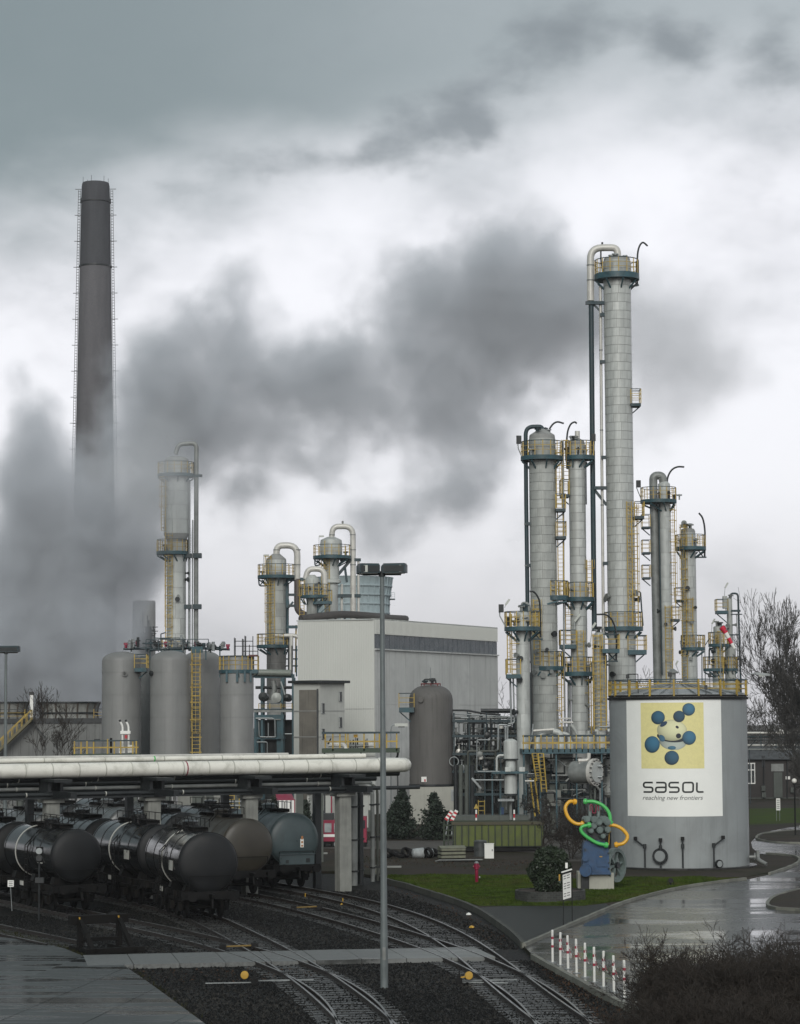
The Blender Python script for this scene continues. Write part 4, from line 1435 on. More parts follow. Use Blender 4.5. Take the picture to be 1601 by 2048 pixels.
t.pipe([(663, 1078), (665, 1053), (705.5, 1053), (706, 1090), (707, 1240)], 5.6, m_pipe, 1.1, 'overhead_pipe', 20, [1070, 1100, 1130]); t.pipe([(717, 1122), (718, 1240)], 2.4, m_pipe); t.pipe([(684, 1168, 0.2), (684, 1240, 0.2)], 2.6, m_pipe)
t.bracket(1120, 680, 722, 0.3, 0, 0.5, m_teald); t.brace((676, 1150), (700, 1122), 0.3, m_teald); t.bracket(1192, 676, 722, 0.35, 0, 0.5); t.pipe([(630, 1113, -0.3), (630, 1132, -0.3), (640, 1130, -0.3)], 1.4, m_teald); t.brace((632, 1128), (645, 1114), 0.1); t.tubelamp((638, 1073), (648, 1073), (638, 1106)); t.clutter(1112, 30, 5, 18); t.pipe([(685, 1048, 0), (685, 1042, 0)], 2, m_pipeg); t.brace((690, 1135), (694, 1165), 0.25)
t = Tower('short column with a small hooped pipe between its two taller neighbours', 252, (624, 1156), (625, 1300), 15)
t.body([(6, 1150), (14, 1157), (15.5, 1162), (15.5, 1186), (11, 1196), (11, 1400)], m_alud, 28)
t.ring(1191, 601, 656, 0.35); t.pipe([(611, 1158), (616, 1138), (649, 1138), (650, 1194)], 5.6, m_pipe, 0.9, 'overhead_pipe', 18); t.side(1203, 628, 664, 0.3, 1.5); t.brace((634, 1222), (646, 1204), 0.25, m_teal); t.ladder(604, 1160, 1235, 0.45); t.clutter(1191, 22, 7, 26); t.nozzles(1165, 1185, 3, 0.15, 0.3); t.pipe([(634, 1205), (633, 1235)], 3.4, m_teal)

# ------------------------------------------------------------------ hyperbolic cooling tower, far
m_ct = mat('haze_blue_cladding', (0.32, 0.39, 0.405), 0.7, var=0.15, scale=0.1, streak=0.4)  # pale blue of distance haze put into the base colour
Yc = 420
sc = F / Yc
c0 = at(703, 1200, Yc)
o = thing('cooling_tower', 'flared cooling tower tinted by painted haze behind the white building', 'cooling tower', (c0.x, Yc, 0))
zt, zb = zat(703, 1156, Yc), zat(703, 1240, Yc)
b = MB()
pr = [(84 / sc, zt), (82 / sc, zt - 0.2), (80 / sc, zt - 1.5), (76 / sc, zt - 3.6), (74.5 / sc, zb), (78 / sc, 10), (95 / sc, 0)]
b.lathe(pr[::-1], 40); part('shell', b, m_ct, o)
for k in range(40):
    a = k / 40 * 2 * pi
    if sin(a) > 0.3:
        continue
    b = MB(); b.tube([((r + 0.06) * cos(a), (r + 0.06) * sin(a), z) for r, z in pr[:5]], 0.09, 5); part('rib', b, m_ct, o)
for zz, rr in ((zt - 1.5, 80), (zt - 3.0, 77.5), (zt - 4.5, 75.6), (zt - 6.0, 75)):
    b = MB(); b.sector(rr / sc - 0.1, rr / sc + 0.22, 0, 2 * pi, zz - 0.12, zz + 0.12, 40); part('ring_beam', b, m_ct, o)
p = at(784, 1199, Yc)
b = MB(); b.box((p.x - c0.x, -0.5, p.z), (1.1, 1.2, 0.2)); pl = part('platform', b, m_teald, o)
b, bt = MB(), MB(); rail_path(b, bt, [(p.x - c0.x - 0.5, -1.1), (p.x - c0.x + 0.5, -1.1), (p.x - c0.x + 0.5, 0)], p.z, 1.1, 0.5); part('guard_rail', b, m_ct, pl); part('top_rail', bt, m_ct, pl)

# ------------------------------------------------------------------ brick chimneys
def brick_material(name, c1, c2, mortar):
    m = bpy.data.materials.new(name)
    m.use_nodes = True
    t = NT(m.node_tree)
    v = t.n('ShaderNodeTexCoord').outputs['Object']
    sp = t.n('ShaderNodeSeparateXYZ', None, Vector=v)
    u = t.m('MULTIPLY', t.m('ARCTAN2', sp.outputs[0], sp.outputs[1]), 2.6)
    br = t.n('ShaderNodeTexBrick', None, Vector=t.n('ShaderNodeCombineXYZ', None, X=u, Y=sp.outputs[2], Z=0.0).outputs[0], Scale=2.2, Mortar_Size=0.02, Color1=c1, Color2=c2, Mortar=mortar)
    n = t.noise(t.n('ShaderNodeMapping', None, Vector=v, Scale=(1, 1, 0.15)).outputs[0], 0.7, 6, 0.6)
    c = t.mix(t.m('MULTIPLY', t.ss(n, 0.4, 0.7), 0.5), br.outputs[0], tuple(k * 0.6 for k in c1[:3]) + (1,))
    bs = t.n('ShaderNodeBsdfPrincipled', None, Base_Color=c, Roughness=0.85)
    t.n('ShaderNodeOutputMaterial', None, Surface=bs)
    return m


m_brick = brick_material('chimney_brick', rgb(0.120, 0.117, 0.125), rgb(0.098, 0.097, 0.105), rgb(0.135, 0.132, 0.138))
m_brickt = brick_material('sooty_brick', rgb(0.062, 0.064, 0.072), rgb(0.05, 0.052, 0.06), rgb(0.08, 0.08, 0.085))
Yc = 400
sc = F / Yc
ch = Tower('tall tapering brick chimney on the left with ladders up both sides', Yc, (188.5, 366), (192.5, 860), 30, 'chimney', 'chimney')
b = MB()
zt = ch.z(366)
R = lambda py: (28.6 + (py - 366) * (37.0 - 28.6) / (830 - 366)) / sc
rows = [366, 371, 392, 403, 404, 450, 533]
b.lathe([(R(533), ch.z(533)), (R(404), ch.z(404)), (R(404) + 0.12, ch.z(404)), (R(400) + 0.12, ch.z(398)), (R(398), ch.z(398)), (R(372) - 0.05, ch.z(372)), (R(366) - 0.15, ch.z(366)), (R(366) - 0.7, ch.z(366)), (R(366) - 0.7, ch.z(400))], 40)
part('crown', b, m_brickt, ch.o)
b = MB(); b.lathe([(R(1440), 0), (R(1200), ch.z(1200)), (R(830), ch.z(830)), (R(533.5), ch.z(533.5))], 40); part('shaft', b, m_brick, ch.o)
for sgn in (-1, 1):
    b = MB()
    for k, off in enumerate((0.12, 0.48)):
        b.bar((sgn * (R(380) + off), 0, ch.z(380)), (sgn * (R(1250) + off), 0, ch.z(1250)), 0.07)
    for k in range(150):
        py = 382 + k * 5.6
        b.bar((sgn * (R(py) + 0.12), 0, ch.z(py)), (sgn * (R(py) + 0.48), 0, ch.z(py)), 0.07)
    for k in range(16):
        py = 378 + k * 52
        b.bar((sgn * R(py), 0, ch.z(py)), (sgn * (R(py) + 1.0), 0, ch.z(py)), 0.09)
    part('ladder', b, m_dark, ch.o)
b = MB()
for k in range(6):
    a = k * pi / 3 + 0.3
    b.cyl((R(366) * 0.9 * cos(a), R(366) * 0.9 * sin(a), zt), (R(366) * 0.9 * cos(a), R(366) * 0.9 * sin(a), zt + 0.9), 0.035, n=5)
part('lightning_rod', b, m_dark, ch.o)
for py in (404, 533):
    b = MB(); b.sector(R(py) - 0.05, R(py) + 0.1, 0, 2 * pi, ch.z(py) - 0.12, ch.z(py) + 0.12, 36); part('hoop', b, m_dark, ch.o)
# second, lower stack inside the steam
t = Tower('pale square-shouldered stack standing low in the steam behind the silos', 300, (288, 1200), (288, 1400), 23, 'stack', 'concrete_stack')
t.body([(22, 1202), (23, 1206), (23.5, 1440)], mat('pale_concrete', (0.28, 0.28, 0.27), 0.8, var=0.12, streak=0.3), 24)
b = MB()
for k in range(26):
    px = rng.uniform(276, 312); py = rng.uniform(1252, 1300)
    p = t.l(px, py, -1.6 + rng.uniform(-0.4, 0.2))
    if k % 2:
        b.bar(p, p + Vector((0, 0, rng.uniform(0.6, 2.2))), 0.1)
    else:
        b.bar(p, p + Vector((rng.uniform(0.5, 1.2), 0, 0)), 0.09)
b.box(tuple(t.l(294, 1285, -1.6)), (1.5, 0.8, 2.2)); b.box(tuple(t.l(300, 1266, -1.6)), (0.7, 0.7, 1.4))
o = part('steel_lattice', b, m_dark, t.o)
o['kind'] = 'stuff'
# ------------------------------------------------------------------ the big storage tank with its banner
m_tank = mat('grey_tank_paint', (0.255, 0.275, 0.275), 0.5, var=0.08, scale=0.5, streak=0.35, sscale=0.7, dirt=(0.17, 0.18, 0.18), dirt_amt=0.4, dirt_scale=0.4)
m_roof = mat('tank_roof_sheet', (0.30, 0.31, 0.31), 0.35, metal=0.2, var=0.2)
m_ban = mat('banner_white', (0.80, 0.81, 0.77), 0.55, var=0.02)
m_bany = mat('banner_yellow', (0.72, 0.66, 0.30), 0.55, var=0.05, scale=6)
m_ink = mat('banner_ink', (0.018, 0.022, 0.022), 0.55, var=0.05)
m_inkg = mat('banner_grey_ink', (0.10, 0.105, 0.105), 0.55, var=0.05)
TY, TCX, TR = 143.3, 1359.0, 3.91
tc0 = at(TCX, 1570, TY)
TAZ = atan2(tc0.x, TY)
tank = thing('storage_tank', 'huge grey storage tank wearing a white banner with a molecule emblem', 'storage tank', (tc0.x, TY, 0), -TAZ)
TS = 5000 / 139.6
TOP = zat(TCX, 1393, 139.5)


def tz(py):
    return zat(TCX, py, 139.5)


def tu(px, py):
    t = (py - 1400) / 335
    return (px - (1354.5 + 9 * t)) / TS


def tp(u, z, off=0.0):
    u = max(-TR * 0.999, min(TR * 0.999, u))
    a = asin(u / TR)
    return ((TR + off) * sin(a), -(TR + off) * cos(a), z)


b = MB(); b.lathe([(TR, 0.0), (TR, TOP)], 96); part('shell', b, m_tank, tank)
b = MB()
for z in (2.0, 4.0, 6.0, 8.0):
    b.sector(TR - 0.01, TR + 0.008, 0, 2 * pi, z - 0.012, z + 0.012, 96)
part('weld_seam', b, m_tank, tank, kind='stuff')
b = MB(); b.lathe([(TR + 0.02, TOP - 0.02), (TR - 0.1, TOP + 0.12), (0.35, TOP + 0.80), (0, TOP + 0.82)], 64); roof = part('roof', b, m_roof, tank)
for k in range(24):
    a = k * pi / 12
    b = MB(); b.bar((TR * 0.97 * cos(a), TR * 0.97 * sin(a), TOP + 0.16), (0.4 * cos(a), 0.4 * sin(a), TOP + 0.83), 0.06, 0.08); part('roof_rib', b, m_silver, roof)
b = MB(); b.sector(TR - 0.02, TR + 0.10, 0, 2 * pi, TOP - 0.16, TOP - 0.03, 72); b.sector(TR - 0.05, TR + 0.07, 0, 2 * pi, TOP + 0.02, TOP + 0.10, 72); part('rim', b, m_black, tank)
b = MB(); b.sector(TR, TR + 0.42, 0, 2 * pi, 0.0, 0.12, 60); part('foot_ring', b, mat('wet_bitumen', (0.018, 0.018, 0.017), 0.35), tank)
for k in range(18):
    a = 2 * pi * (k + 0.35) / 18
    p = (cos(a) * (TR + 0.03), sin(a) * (TR + 0.03))
    b = MB(); b.box((p[0], p[1], TOP + 0.48), (0.10, 0.10, 0.92), rz=a); part('railing_post', b, m_yel, tank)
b = MB()
for z in (TOP + 0.45, TOP + 0.72):
    b.sector(TR + 0.0, TR + 0.045, 0, 2 * pi, z - 0.025, z + 0.025, 54)
part('knee_rail', b, m_yel, tank)
b = MB(); b.sector(TR + 0.0, TR + 0.06, 0, 2 * pi, TOP + 0.92, TOP + 0.98, 54); part('hand_rail', b, m_teald, tank)
b = MB(); b.lathe([(0.16, TOP + 0.75), (0.16, TOP + 1.35), (0.30, TOP + 1.35), (0.32, TOP + 1.42), (0.05, TOP + 1.62)], 18, (-0.25, 0, 0)); part('roof_vent', b, m_pipeg, tank)
for px, py, w in ((1253, 1353, 7), (1338, 1350, 8), (1418, 1352, 7), (1410, 1377, 6)):
    b = MB(); b.box((tu(px, py), -TR * 0.5 if py < 1360 else -TR * 0.92, tz(py) + 0.05), (w / TS, 0.25, 0.24)); b.bar((tu(px, py), -TR * 0.5 if py < 1360 else -TR * 0.92, TOP), (tu(px, py), -TR * 0.5 if py < 1360 else -TR * 0.92, tz(py)), 0.04); part('junction_box', b, m_dark, tank)
b = MB(); b.tube(bend([(tu(1274, 1350), -2.6, TOP), (tu(1274, 1350), -2.6, tz(1347)), (tu(1253, 1347), -2.6, tz(1347))], 0.05), 0.025, 6); part('conduit', b, m_dark, tank)


def cyl_sheet(u0, u1, z0, z1, off, n=24, thick=None):
    b = MB()
    V, Fc = [], []
    for i in range(n + 1):
        u = u0 + (u1 - u0) * i / n
        V += [tp(u, z0, off), tp(u, z1, off)]
    for i in range(n):
        Fc.append((2 * i, 2 * i + 2, 2 * i + 3, 2 * i + 1))
    b.add(V, Fc)
    return b


# banner: flat print on the curved wall
SX = lambda cxp, cyp: (tu(1200 + cxp / 3.993, 1330 + cyp / 3.993), tz(1330 + cyp / 3.993))
bz0, bz1 = tz(1633.5), tz(1397.5)
bu0, bu1 = (tu(1252.5, 1397) + tu(1257, 1633)) / 2, (tu(1440, 1397) + tu(1446, 1633)) / 2
ban = part('banner', cyl_sheet(bu0, bu1, bz0, bz1, 0.012), m_ban, tank)
yu0, yz1 = SX(322, 301); yu1, yz0 = SX(833, 828)
part('emblem_ground', cyl_sheet(yu0, yu1, yz0, yz1, 0.017), m_bany, ban)


def printed_material():
    m = bpy.data.materials.new('printed_picture')
    m.use_nodes = True
    t = NT(m.node_tree)
    a = t.n('ShaderNodeAttribute', {'attribute_name': 'Col'})
    bs = t.n('ShaderNodeBsdfPrincipled', None, Base_Color=a.outputs['Color'], Roughness=0.55)
    t.n('ShaderNodeOutputMaterial', None, Surface=bs)
    return m


m_print = printed_material()


def disc(name, cxp, cyp, rx, ry, col, off, tilt=0.0, shade=0.75, clip=None, lx=0.25, ly=-0.35):
    rings, seg = 9, 40
    V, Cc, Fc = [], [], []
    for i in range(rings + 1):
        for k in range(seg):
            a = 2 * pi * k / seg
            r = i / rings
            x, y = r * cos(a), r * sin(a)
            nz = sqrt(max(0, 1 - r * r))
            l = max(0, (x * lx + y * ly + nz * 0.9))
            s_ = (1 - shade) + shade * l
            X, Y_ = x * rx, y * ry
            X, Y_ = X * cos(tilt) - Y_ * sin(tilt), X * sin(tilt) + Y_ * cos(tilt)
            u, z = SX(cxp + X, cyp + Y_)
            V.append(tp(u, z, off))
            Cc.append((col[0] * s_, col[1] * s_, col[2] * s_, 1))
    for i in range(rings):
        for k in range(seg):
            l = (k + 1) % seg
            Fc.append((i * seg + k, (i + 1) * seg + k, (i + 1) * seg + l, i * seg + l))
    me = bpy.data.meshes.new(name)
    me.from_pydata(V, [], Fc)
    ca_ = me.color_attributes.new('Col', 'FLOAT_COLOR', 'POINT')
    ca_.data.foreach_set('color', np.array(Cc, np.float32).ravel())
    me.materials.append(m_print)
    o_ = link(name, me, ban)
    return o_


BL = (0.045, 0.165, 0.27)
disc('emblem_core', 582, 610, 108, 70, (0.42, 0.47, 0.42), 0.021, 0.1, 0.6, None, 0.3, 0.5)
disc('emblem_core_shadow', 578, 572, 122, 46, (0.02, 0.03, 0.04), 0.023, 0.08, 0.4)
disc('emblem_core', 574, 522, 118, 84, (0.74, 0.74, 0.46), 0.026, 0.06, 0.55)
disc('emblem_spot', 508, 472, 32, 16, (0.02, 0.05, 0.10), 0.030, -0.6, 0.3)
disc('emblem_spot', 615, 497, 14, 10, (0.01, 0.015, 0.03), 0.030, 0.6, 0.2)
disc('emblem_spot', 626, 567, 20, 20, (0.012, 0.016, 0.03), 0.030, 0, 0.5)
disc('emblem_spot', 495, 585, 30, 22, (0.05, 0.14, 0.22), 0.028, 0.9, 0.4)
disc('emblem_spot', 575, 662, 32, 15, (0.05, 0.16, 0.24), 0.030, 0, 0.4)
for x, y, rx, ry, k in ((463, 420, 54, 54, 0.75), (628, 412, 46, 46, 0.45), (703, 356, 50, 50, 1.0), (709, 583, 54, 56, 1.0), (420, 635, 60, 67, 1.0), (575, 742, 57, 57, 0.6)):
    disc('emblem_sphere', x, y, rx, ry, tuple(c * k for c in BL), 0.033, 0, 0.78)


def ribbon(name, pts, w, off, m, close=False):
    """flat stroke printed on the curved wall; pts in (crop x, crop y)"""
    P = [Vector((p[0], p[1], 0)) for p in pts]
    n = len(P)
    V, Fc = [], []
    for i in range(n):
        if close:
            d = (P[(i + 1) % n] - P[i - 1]).normalized()
        else:
            d = (P[min(i + 1, n - 1)] - P[max(i - 1, 0)]).normalized()
        nn = Vector((-d.y, d.x, 0)) * (w / 2)
        for q in (P[i] - nn, P[i] + nn):
            u, z = SX(q.x, q.y)
            V.append(tp(u, z, off))
    for i in range(n if close else n - 1):
        j = (i + 1) % n
        Fc.append((2 * i, 2 * j, 2 * j + 1, 2 * i + 1))
    b = MB(); b.add(V, Fc)
    return part(name, b, m, ban)


def rounded(pts, r):
    return [(p.x, p.y) for p in bend([(x, y, 0) for x, y in pts], r, 6)]


def letter(x0, x1, y0, y1, unit, close=False):
    pts = [(x0 + a * (x1 - x0), y0 + c * (y1 - y0)) for a, c in unit]
    if close:
        mid = ((pts[0][0] + pts[1][0]) / 2, pts[0][1])
        pts = rounded([mid] + pts[1:] + [pts[0], mid], 20)
    else:
        pts = rounded(pts, 20)
    ribbon('letter', pts, 14, 0.022, m_ink)


S_ = [(1, 0), (0, 0), (0, .5), (1, .5), (1, 1), (0, 1)]
A_ = [(0.03, 0), (1, 0), (1, 1), (0, 1), (0, .5), (0.95, .5)]
O_ = [(0, 0), (1, 0), (1, 1), (0, 1)]
L_ = [(0, 0), (0, 1), (1, 1)]
ly0, ly1 = 940, 1016
letter(356, 428, ly0, ly1, S_); letter(452, 532, ly0, ly1, A_); letter(557, 634, ly0, ly1, S_); letter(666, 746, ly0, ly1, O_, True); letter(775, 828, ly0, ly1, L_)


def font_mesh(txt, shear=0.0):
    cu_ = bpy.data.curves.new('lettering', 'FONT')
    cu_.body = txt
    cu_.size = 1.0
    cu_.shear = shear
    cu_.resolution_u = 3
    ob = bpy.data.objects.new('lettering', cu_)
    COL.objects.link(ob)
    bpy.context.view_layer.update()
    dg = bpy.context.evaluated_depsgraph_get()
    me = ob.evaluated_get(dg).to_mesh()
    V = [tuple(v.co) for v in me.vertices]
    Fc = [tuple(p.vertices) for p in me.polygons]
    ob.evaluated_get(dg).to_mesh_clear()
    bpy.data.objects.remove(ob)
    bpy.data.curves.remove(cu_)
    return V, Fc


V, Fc = font_mesh('reaching new frontiers', 0.25)
xs = [v[0] for v in V]
x0_, x1_ = min(xs), max(xs)
k_ = (824 - 350) / (x1_ - x0_)
VV = []
for v in V:
    u, z = SX(350 + (v[0] - x0_) * k_, 1078 - v[1] * 50)
    VV.append(tp(u, z, 0.022))
b = MB(); b.add(VV, Fc)
o = link('tagline', b.data('tagline', m_inkg, False), ban)

# fittings at the foot
for px, py, h, bent in ((1277, 1678, 0, 1), (1325, 1680, 0, 0), (1367, 1677, 0, 0), (1444, 1676, 0, -1)):
    u, z = tu(px, py), tz(py)
    q = Vector(tp(u, z, 0.16))
    b = MB()
    b.box(tuple(q), (0.20, 0.22, 0.18))
    fx = part('valve_box', b, m_black, tank)
    b = MB()
    dx = 0.50 * bent
    foot = Vector(tp(u + dx, 0.15, 0.16))
    b.tube(bend([q - Vector((0, 0, 0.08)), Vector((foot.x, foot.y, z - 0.45)), foot], 0.15), 0.045, 8); b.cyl((foot.x, foot.y, z - 0.55), (foot.x, foot.y, z - 0.30), 0.09, n=10)
    part('drain_pipe', b, m_dark, fx)
for px, py, r, ro in ((1325, 1712.5, 0.30, 0.44), (1437, 1729, 0.17, 0.24)):
    u, z = tu(px, py), tz(py)
    q = Vector(tp(u, z, 0)); d = Vector(tp(u, z, 1)) - q; d = Vector((d.x, d.y, 0)).normalized()
    b = MB()
    b.tube([q, q + d * 0.22], ro - 0.06, 24); mh = part('manhole_neck', b, m_dark, tank)
    b = MB(); b.tube([q + d * 0.12, q + d * 0.2], ro, 28); part('manhole_flange', b, m_dark, mh)
    b = MB(); b.tube([q + d * 0.2, q + d * 0.24], r, 24); part('manhole_lid', b, m_tank, mh)
    for k in range(14):
        a = k / 14 * 2 * pi
        s_ = Vector((-d.y, d.x, 0))
        p = q + d * 0.2 + s_ * ((ro - 0.045) * cos(a)) + Vector((0, 0, (ro - 0.045) * sin(a)))
        b = MB(); b.cyl(p, p + d * 0.05, 0.025, n=6); part('bolt', b, m_black, mh)
b = MB(); b.tube(bend([(TR - 0.1, -0.4, 0.55), (TR + 0.45, -0.4, 0.55), (TR + 0.45, -1.2, 0.45), (TR + 0.9, -1.5, 0.2)], 0.2), 0.11, 12); b.cyl((TR + 0.25, -0.4, 0.55), (TR + 0.33, -0.4, 0.55), 0.24, n=16); b.cyl((TR + 0.45, -0.8, 0.5), (TR + 0.45, -0.8, 0.95), 0.10, n=10)
part('outlet_pipe', b, m_pipeg, tank)

# ------------------------------------------------------------------ silos
m_silo = mat('grey_silo_paint', (0.175, 0.178, 0.172), 0.55, var=0.10, scale=0.6, streak=0.25, dirt=(0.17, 0.175, 0.17), dirt_amt=0.4, dirt_scale=0.3)
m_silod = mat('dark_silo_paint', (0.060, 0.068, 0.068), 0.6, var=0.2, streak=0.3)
SG = 'storage silos beside the steam'


def silo(label, cx, hw, py_top, Y, dome, m=m_silo, flat=False):
    t = Tower(label, Y, (cx, py_top), (cx, 1560), hw, 'silo', 'silo', SG)
    pr = [(hw, py_top)] if not flat else [(hw * 0.92, py_top), (hw, py_top + 5)]
    t.body(pr, m, 48, 'shell', dome if not flat else None)
    b = MB()
    for py in (1345, 1390, 1435, 1480):
        b.sector(t.R - 0.01, t.R + 0.012, 0, 2 * pi, t.z(py) - 0.015, t.z(py) + 0.015, 48)
    part('weld_seam', b, m, t.o, kind='stuff')
    b = MB(); b.lathe([(t.R, 0), (t.R + 0.25, 0.0), (t.R + 0.25, 1.0), (t.R, 1.0)], 36); part('plinth', b, m_conc, t.o)
    return t


s2 = silo('grey domed silo in the middle, with a yellow caged ladder at its right edge', 341, 40.5, 1301, 200, 21)
s1 = silo('grey domed silo at the left end, next to the steam', 243, 39, 1303, 202, 19)
s3 = silo('grey domed silo half hidden behind the yellow caged ladder', 404, 37.5, 1301, 207, 19)
s4 = silo('flat-topped grey silo with a teal bracket platform near its top', 474, 33.6, 1313, 201, 0, m_silo, True)
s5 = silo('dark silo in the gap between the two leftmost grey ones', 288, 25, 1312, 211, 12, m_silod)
s2.ladder(393, 1300, 1520, 0.62, True, -0.35); s2.bracket(1300, 383, 406, 0.5, -0.3, 0.4, m_teal)
b = MB()
for py in (1330, 1375, 1405, 1440, 1475, 1505):
    b.bar(s2.l(381, py, -0.4), s2.l(404, py, -0.4), 0.07)
part('ladder_stay', b, m_yel, s2.o)
for t, px, py in ((s2, 307, 1347), (s1, 253, 1348)):
    p = t.l(px, py); x = p.x; y = -sqrt(max(0.01, t.R ** 2 - x * x))
    b = MB(); d = Vector((x, y, 0)).normalized(); q = Vector((x, y, p.z)); b.cyl(q - d * 0.05, q + d * 0.18, 0.17, n=16); b.cyl(q + d * 0.12, q + d * 0.18, 0.22, n=16); part('nozzle', b, m_silo if t is s1 else m_dark, t.o)
s1.side(1337, 272, 296, 0.3, 1.6, -0.5); s4.ring(1340, 438, 509, 0.35); s4.side(1340, 505, 517, 0.3, 1.5)
for px in (456, 477, 492, 503):
    p = s4.l(px, 1342); y = -sqrt(max(0.01, s4.R ** 2 - min(p.x ** 2, s4.R ** 2 * 0.98))) - 0.12
    b = MB(); b.box((p.x, y, p.z - 0.45), (0.16, 0.2, 0.9)); part('bracket_leg', b, m_teal, s4.o)
# header pipe with red valves over the silo roofs
hp = at(370, 1297, 203)
hd = thing('header_pipe', 'thin roof pipework with red valve heads across the silo tops', 'pipework', (hp.x, 203, 0))
q = lambda px, py, dy=0.0: Vector((at(px, py, 203).x - hp.x, dy, zat(px, py, 203)))
for a, c, r in (((247, 1298), (300, 1297), 0.10), ((285, 1287), (330, 1288), 0.06), ((300, 1300), (395, 1296), 0.11), ((395, 1297), (460, 1299), 0.10), ((308, 1276), (372, 1280), 0.05), ((420, 1294), (438, 1295), 0.06), ((322, 1268), (322, 1300), 0.05), ((322, 1268), (332, 1265), 0.05)):
    b = MB(); b.cyl(q(*a), q(*c), r, n=10); part('pipe', b, m_teald, hd)
for px, py in ((252, 1291), (332, 1289), (456, 1294), (393, 1289), (275, 1288), (372, 1291)):
    b = MB(); b.cyl(q(px, py + 5), q(px, py - 4), 0.12, n=10); b.box(tuple(q(px, py - 3)), (0.32, 0.3, 0.2)); part('valve_head', b, m_magenta, hd)
for k in range(46):
    px = rng.uniform(258, 460); py = rng.uniform(1294, 1307) - (4 if 310 < px < 400 else 0)
    p = q(px, py, rng.uniform(-1.2, 1.0)); h = rng.uniform(0.25, 0.8)
    b = MB(); b.cyl(p, p + Vector((0, 0, h)), rng.uniform(0.05, 0.16), n=8); b.cyl(p + Vector((0, 0, h * 0.6)), p + Vector((0, 0, h * 0.6 + 0.08)), 0.2, n=10); part('fitting', b, rng.choice([m_pipeg, m_teald, m_silver, m_dark]), hd)
b = MB()
for px in (300, 330, 385, 412, 440):
    b.bar(q(px, 1297, 0), q(px, 1320, 0), 0.1)
part('support', b, m_teal, hd)
for a, c in (((296, 1294), (420, 1296)),):
    b, bt = MB(), MB(); rail_path(b, bt, [(q(a[0], 1290).x, -1.5), (q(c[0], 1290).x, -1.5)], q(330, 1300).z - 0.2, 1.0, 1.0); part('guard_rail', b, m_teald, hd); part('top_rail', bt, m_teald, hd)
# scaffold on the fourth silo
sp_ = at(492, 1290, 201)
sf = thing('scaffold', 'bare scaffold tubes standing on the flat-topped silo', 'scaffold', (sp_.x, 201, 0))
q = lambda px, py, dy=0.0: Vector((at(px, py, 201).x - sp_.x, dy, zat(px, py, 201)))
for px, p0 in ((470, 1276), (486, 1278), (491, 1272), (507, 1273), (500, 1290), (517, 1292)):
    for dy in ((-0.6,) if px > 495 else (-0.6, 0.6)):
        b = MB(); b.cyl(q(px, p0, dy), q(px, 1318, dy), 0.035, n=6); part('upright', b, m_dark, sf)
for py, x0, x1 in ((1283, 470, 507), (1293, 470, 517), (1303, 486, 517)):
    b = MB(); b.cyl(q(x0, py, -0.62), q(x1, py, -0.62), 0.035, n=6); part('ledger', b, m_dark, sf)
b = MB(); b.box(tuple(q(508, 1312, -0.7)), (0.7, 0.7, 0.14)); part('toe_board', b, mat('dark_red_board', (0.09, 0.03, 0.03), 0.6), sf)

# ------------------------------------------------------------------ white clad building
m_clad = mat('cream_cladding', (0.515, 0.525, 0.49), 0.55, var=0.03, scale=0.3)
m_cwall = mat('stained_concrete_wall', (0.50, 0.51, 0.49), 0.85, var=0.12, scale=0.25, streak=0.5, sscale=0.45, bump=0.1, dirt=(0.36, 0.37, 0.36), dirt_amt=0.5, dirt_scale=0.25)
m_strip = mat('dark_strip_glazing', (0.050, 0.065, 0.076), 0.3, var=0.1)
c0 = at(750, 1500, 225); c1 = at(997, 1500, 250); c2 = at(597, 1500, 227.6)
c0, c1, c2 = [Vector((p.x, p.y, 0)) for p in (c0, c1, c2)]
wb = thing('process_building', 'big cream windowless building with a dark glazing strip under its roof edge', 'building', tuple(c0))
H = zat(750, 1239, 225)
zs0, zs1 = 14.82, 16.12
c3 = c1 + (c2 - c0)
ur = (c1 - c0).normalized(); ul = (c2 - c0).normalized()
LR, LL = (c1 - c0).length, (c2 - c0).length
nr = Vector((ur.y, -ur.x, 0)); nl = Vector((-ul.y, ul.x, 0))
b = MB(); b.prism([Vector(), c1 - c0, c3 - c0, c2 - c0], -0.1, zs0); part('wall', b, m_cwall, wb)
b = MB(); b.prism([Vector() - nr * 0.15, c1 - c0 - nr * 0.15, c3 - c0, c2 - c0], zs0, zs1 + 0.05); part('strip_back', b, m_dark, wb)
b = MB(); b.prism([nr * 0.06, c1 - c0 + nr * 0.06, c3 - c0, c2 - c0 + nr * 0.06], zs1, H); part('parapet', b, m_clad, wb)
npane = 26
for i in range(npane):
    a, c = ur * (LR * i / npane + 0.02), ur * (LR * (i + 1) / npane - 0.02)
    b = MB(); b.bar(a + nr * -0.05 + Vector((0, 0, (zs0 + zs1) / 2)), c + nr * -0.05 + Vector((0, 0, (zs0 + zs1) / 2)), 0.06, zs1 - zs0 - 0.04); part('pane', b, m_strip, wb)
b = MB(); b.bar(nr * 0.06 + Vector((0, 0, zs0 - 0.06)), c1 - c0 + nr * 0.06 + Vector((0, 0, zs0 - 0.06)), 0.3, 0.12); part('sill', b, m_cwall, wb)
# left face: vertical profiled sheets
n = 44
b = MB(); b.bar(ul * -0.03 + nl * 0.05 + Vector((0, 0, (H + 0.0) / 2 + 2.6)), ul * LL + nl * 0.05 + Vector((0, 0, H / 2 + 2.6)), 0.10, H - 5.2); part('cladding', b, m_clad, wb)
b = MB()
for i in range(n):
    p = ul * (LL * (i + 0.5) / n) + nl * 0.11
    b.bar(p + Vector((0, 0, 5.3)), p + Vector((0, 0, H - 0.02)), 0.06, 0.035)
part('profile_ribs', b, m_clad, wb, kind='stuff')
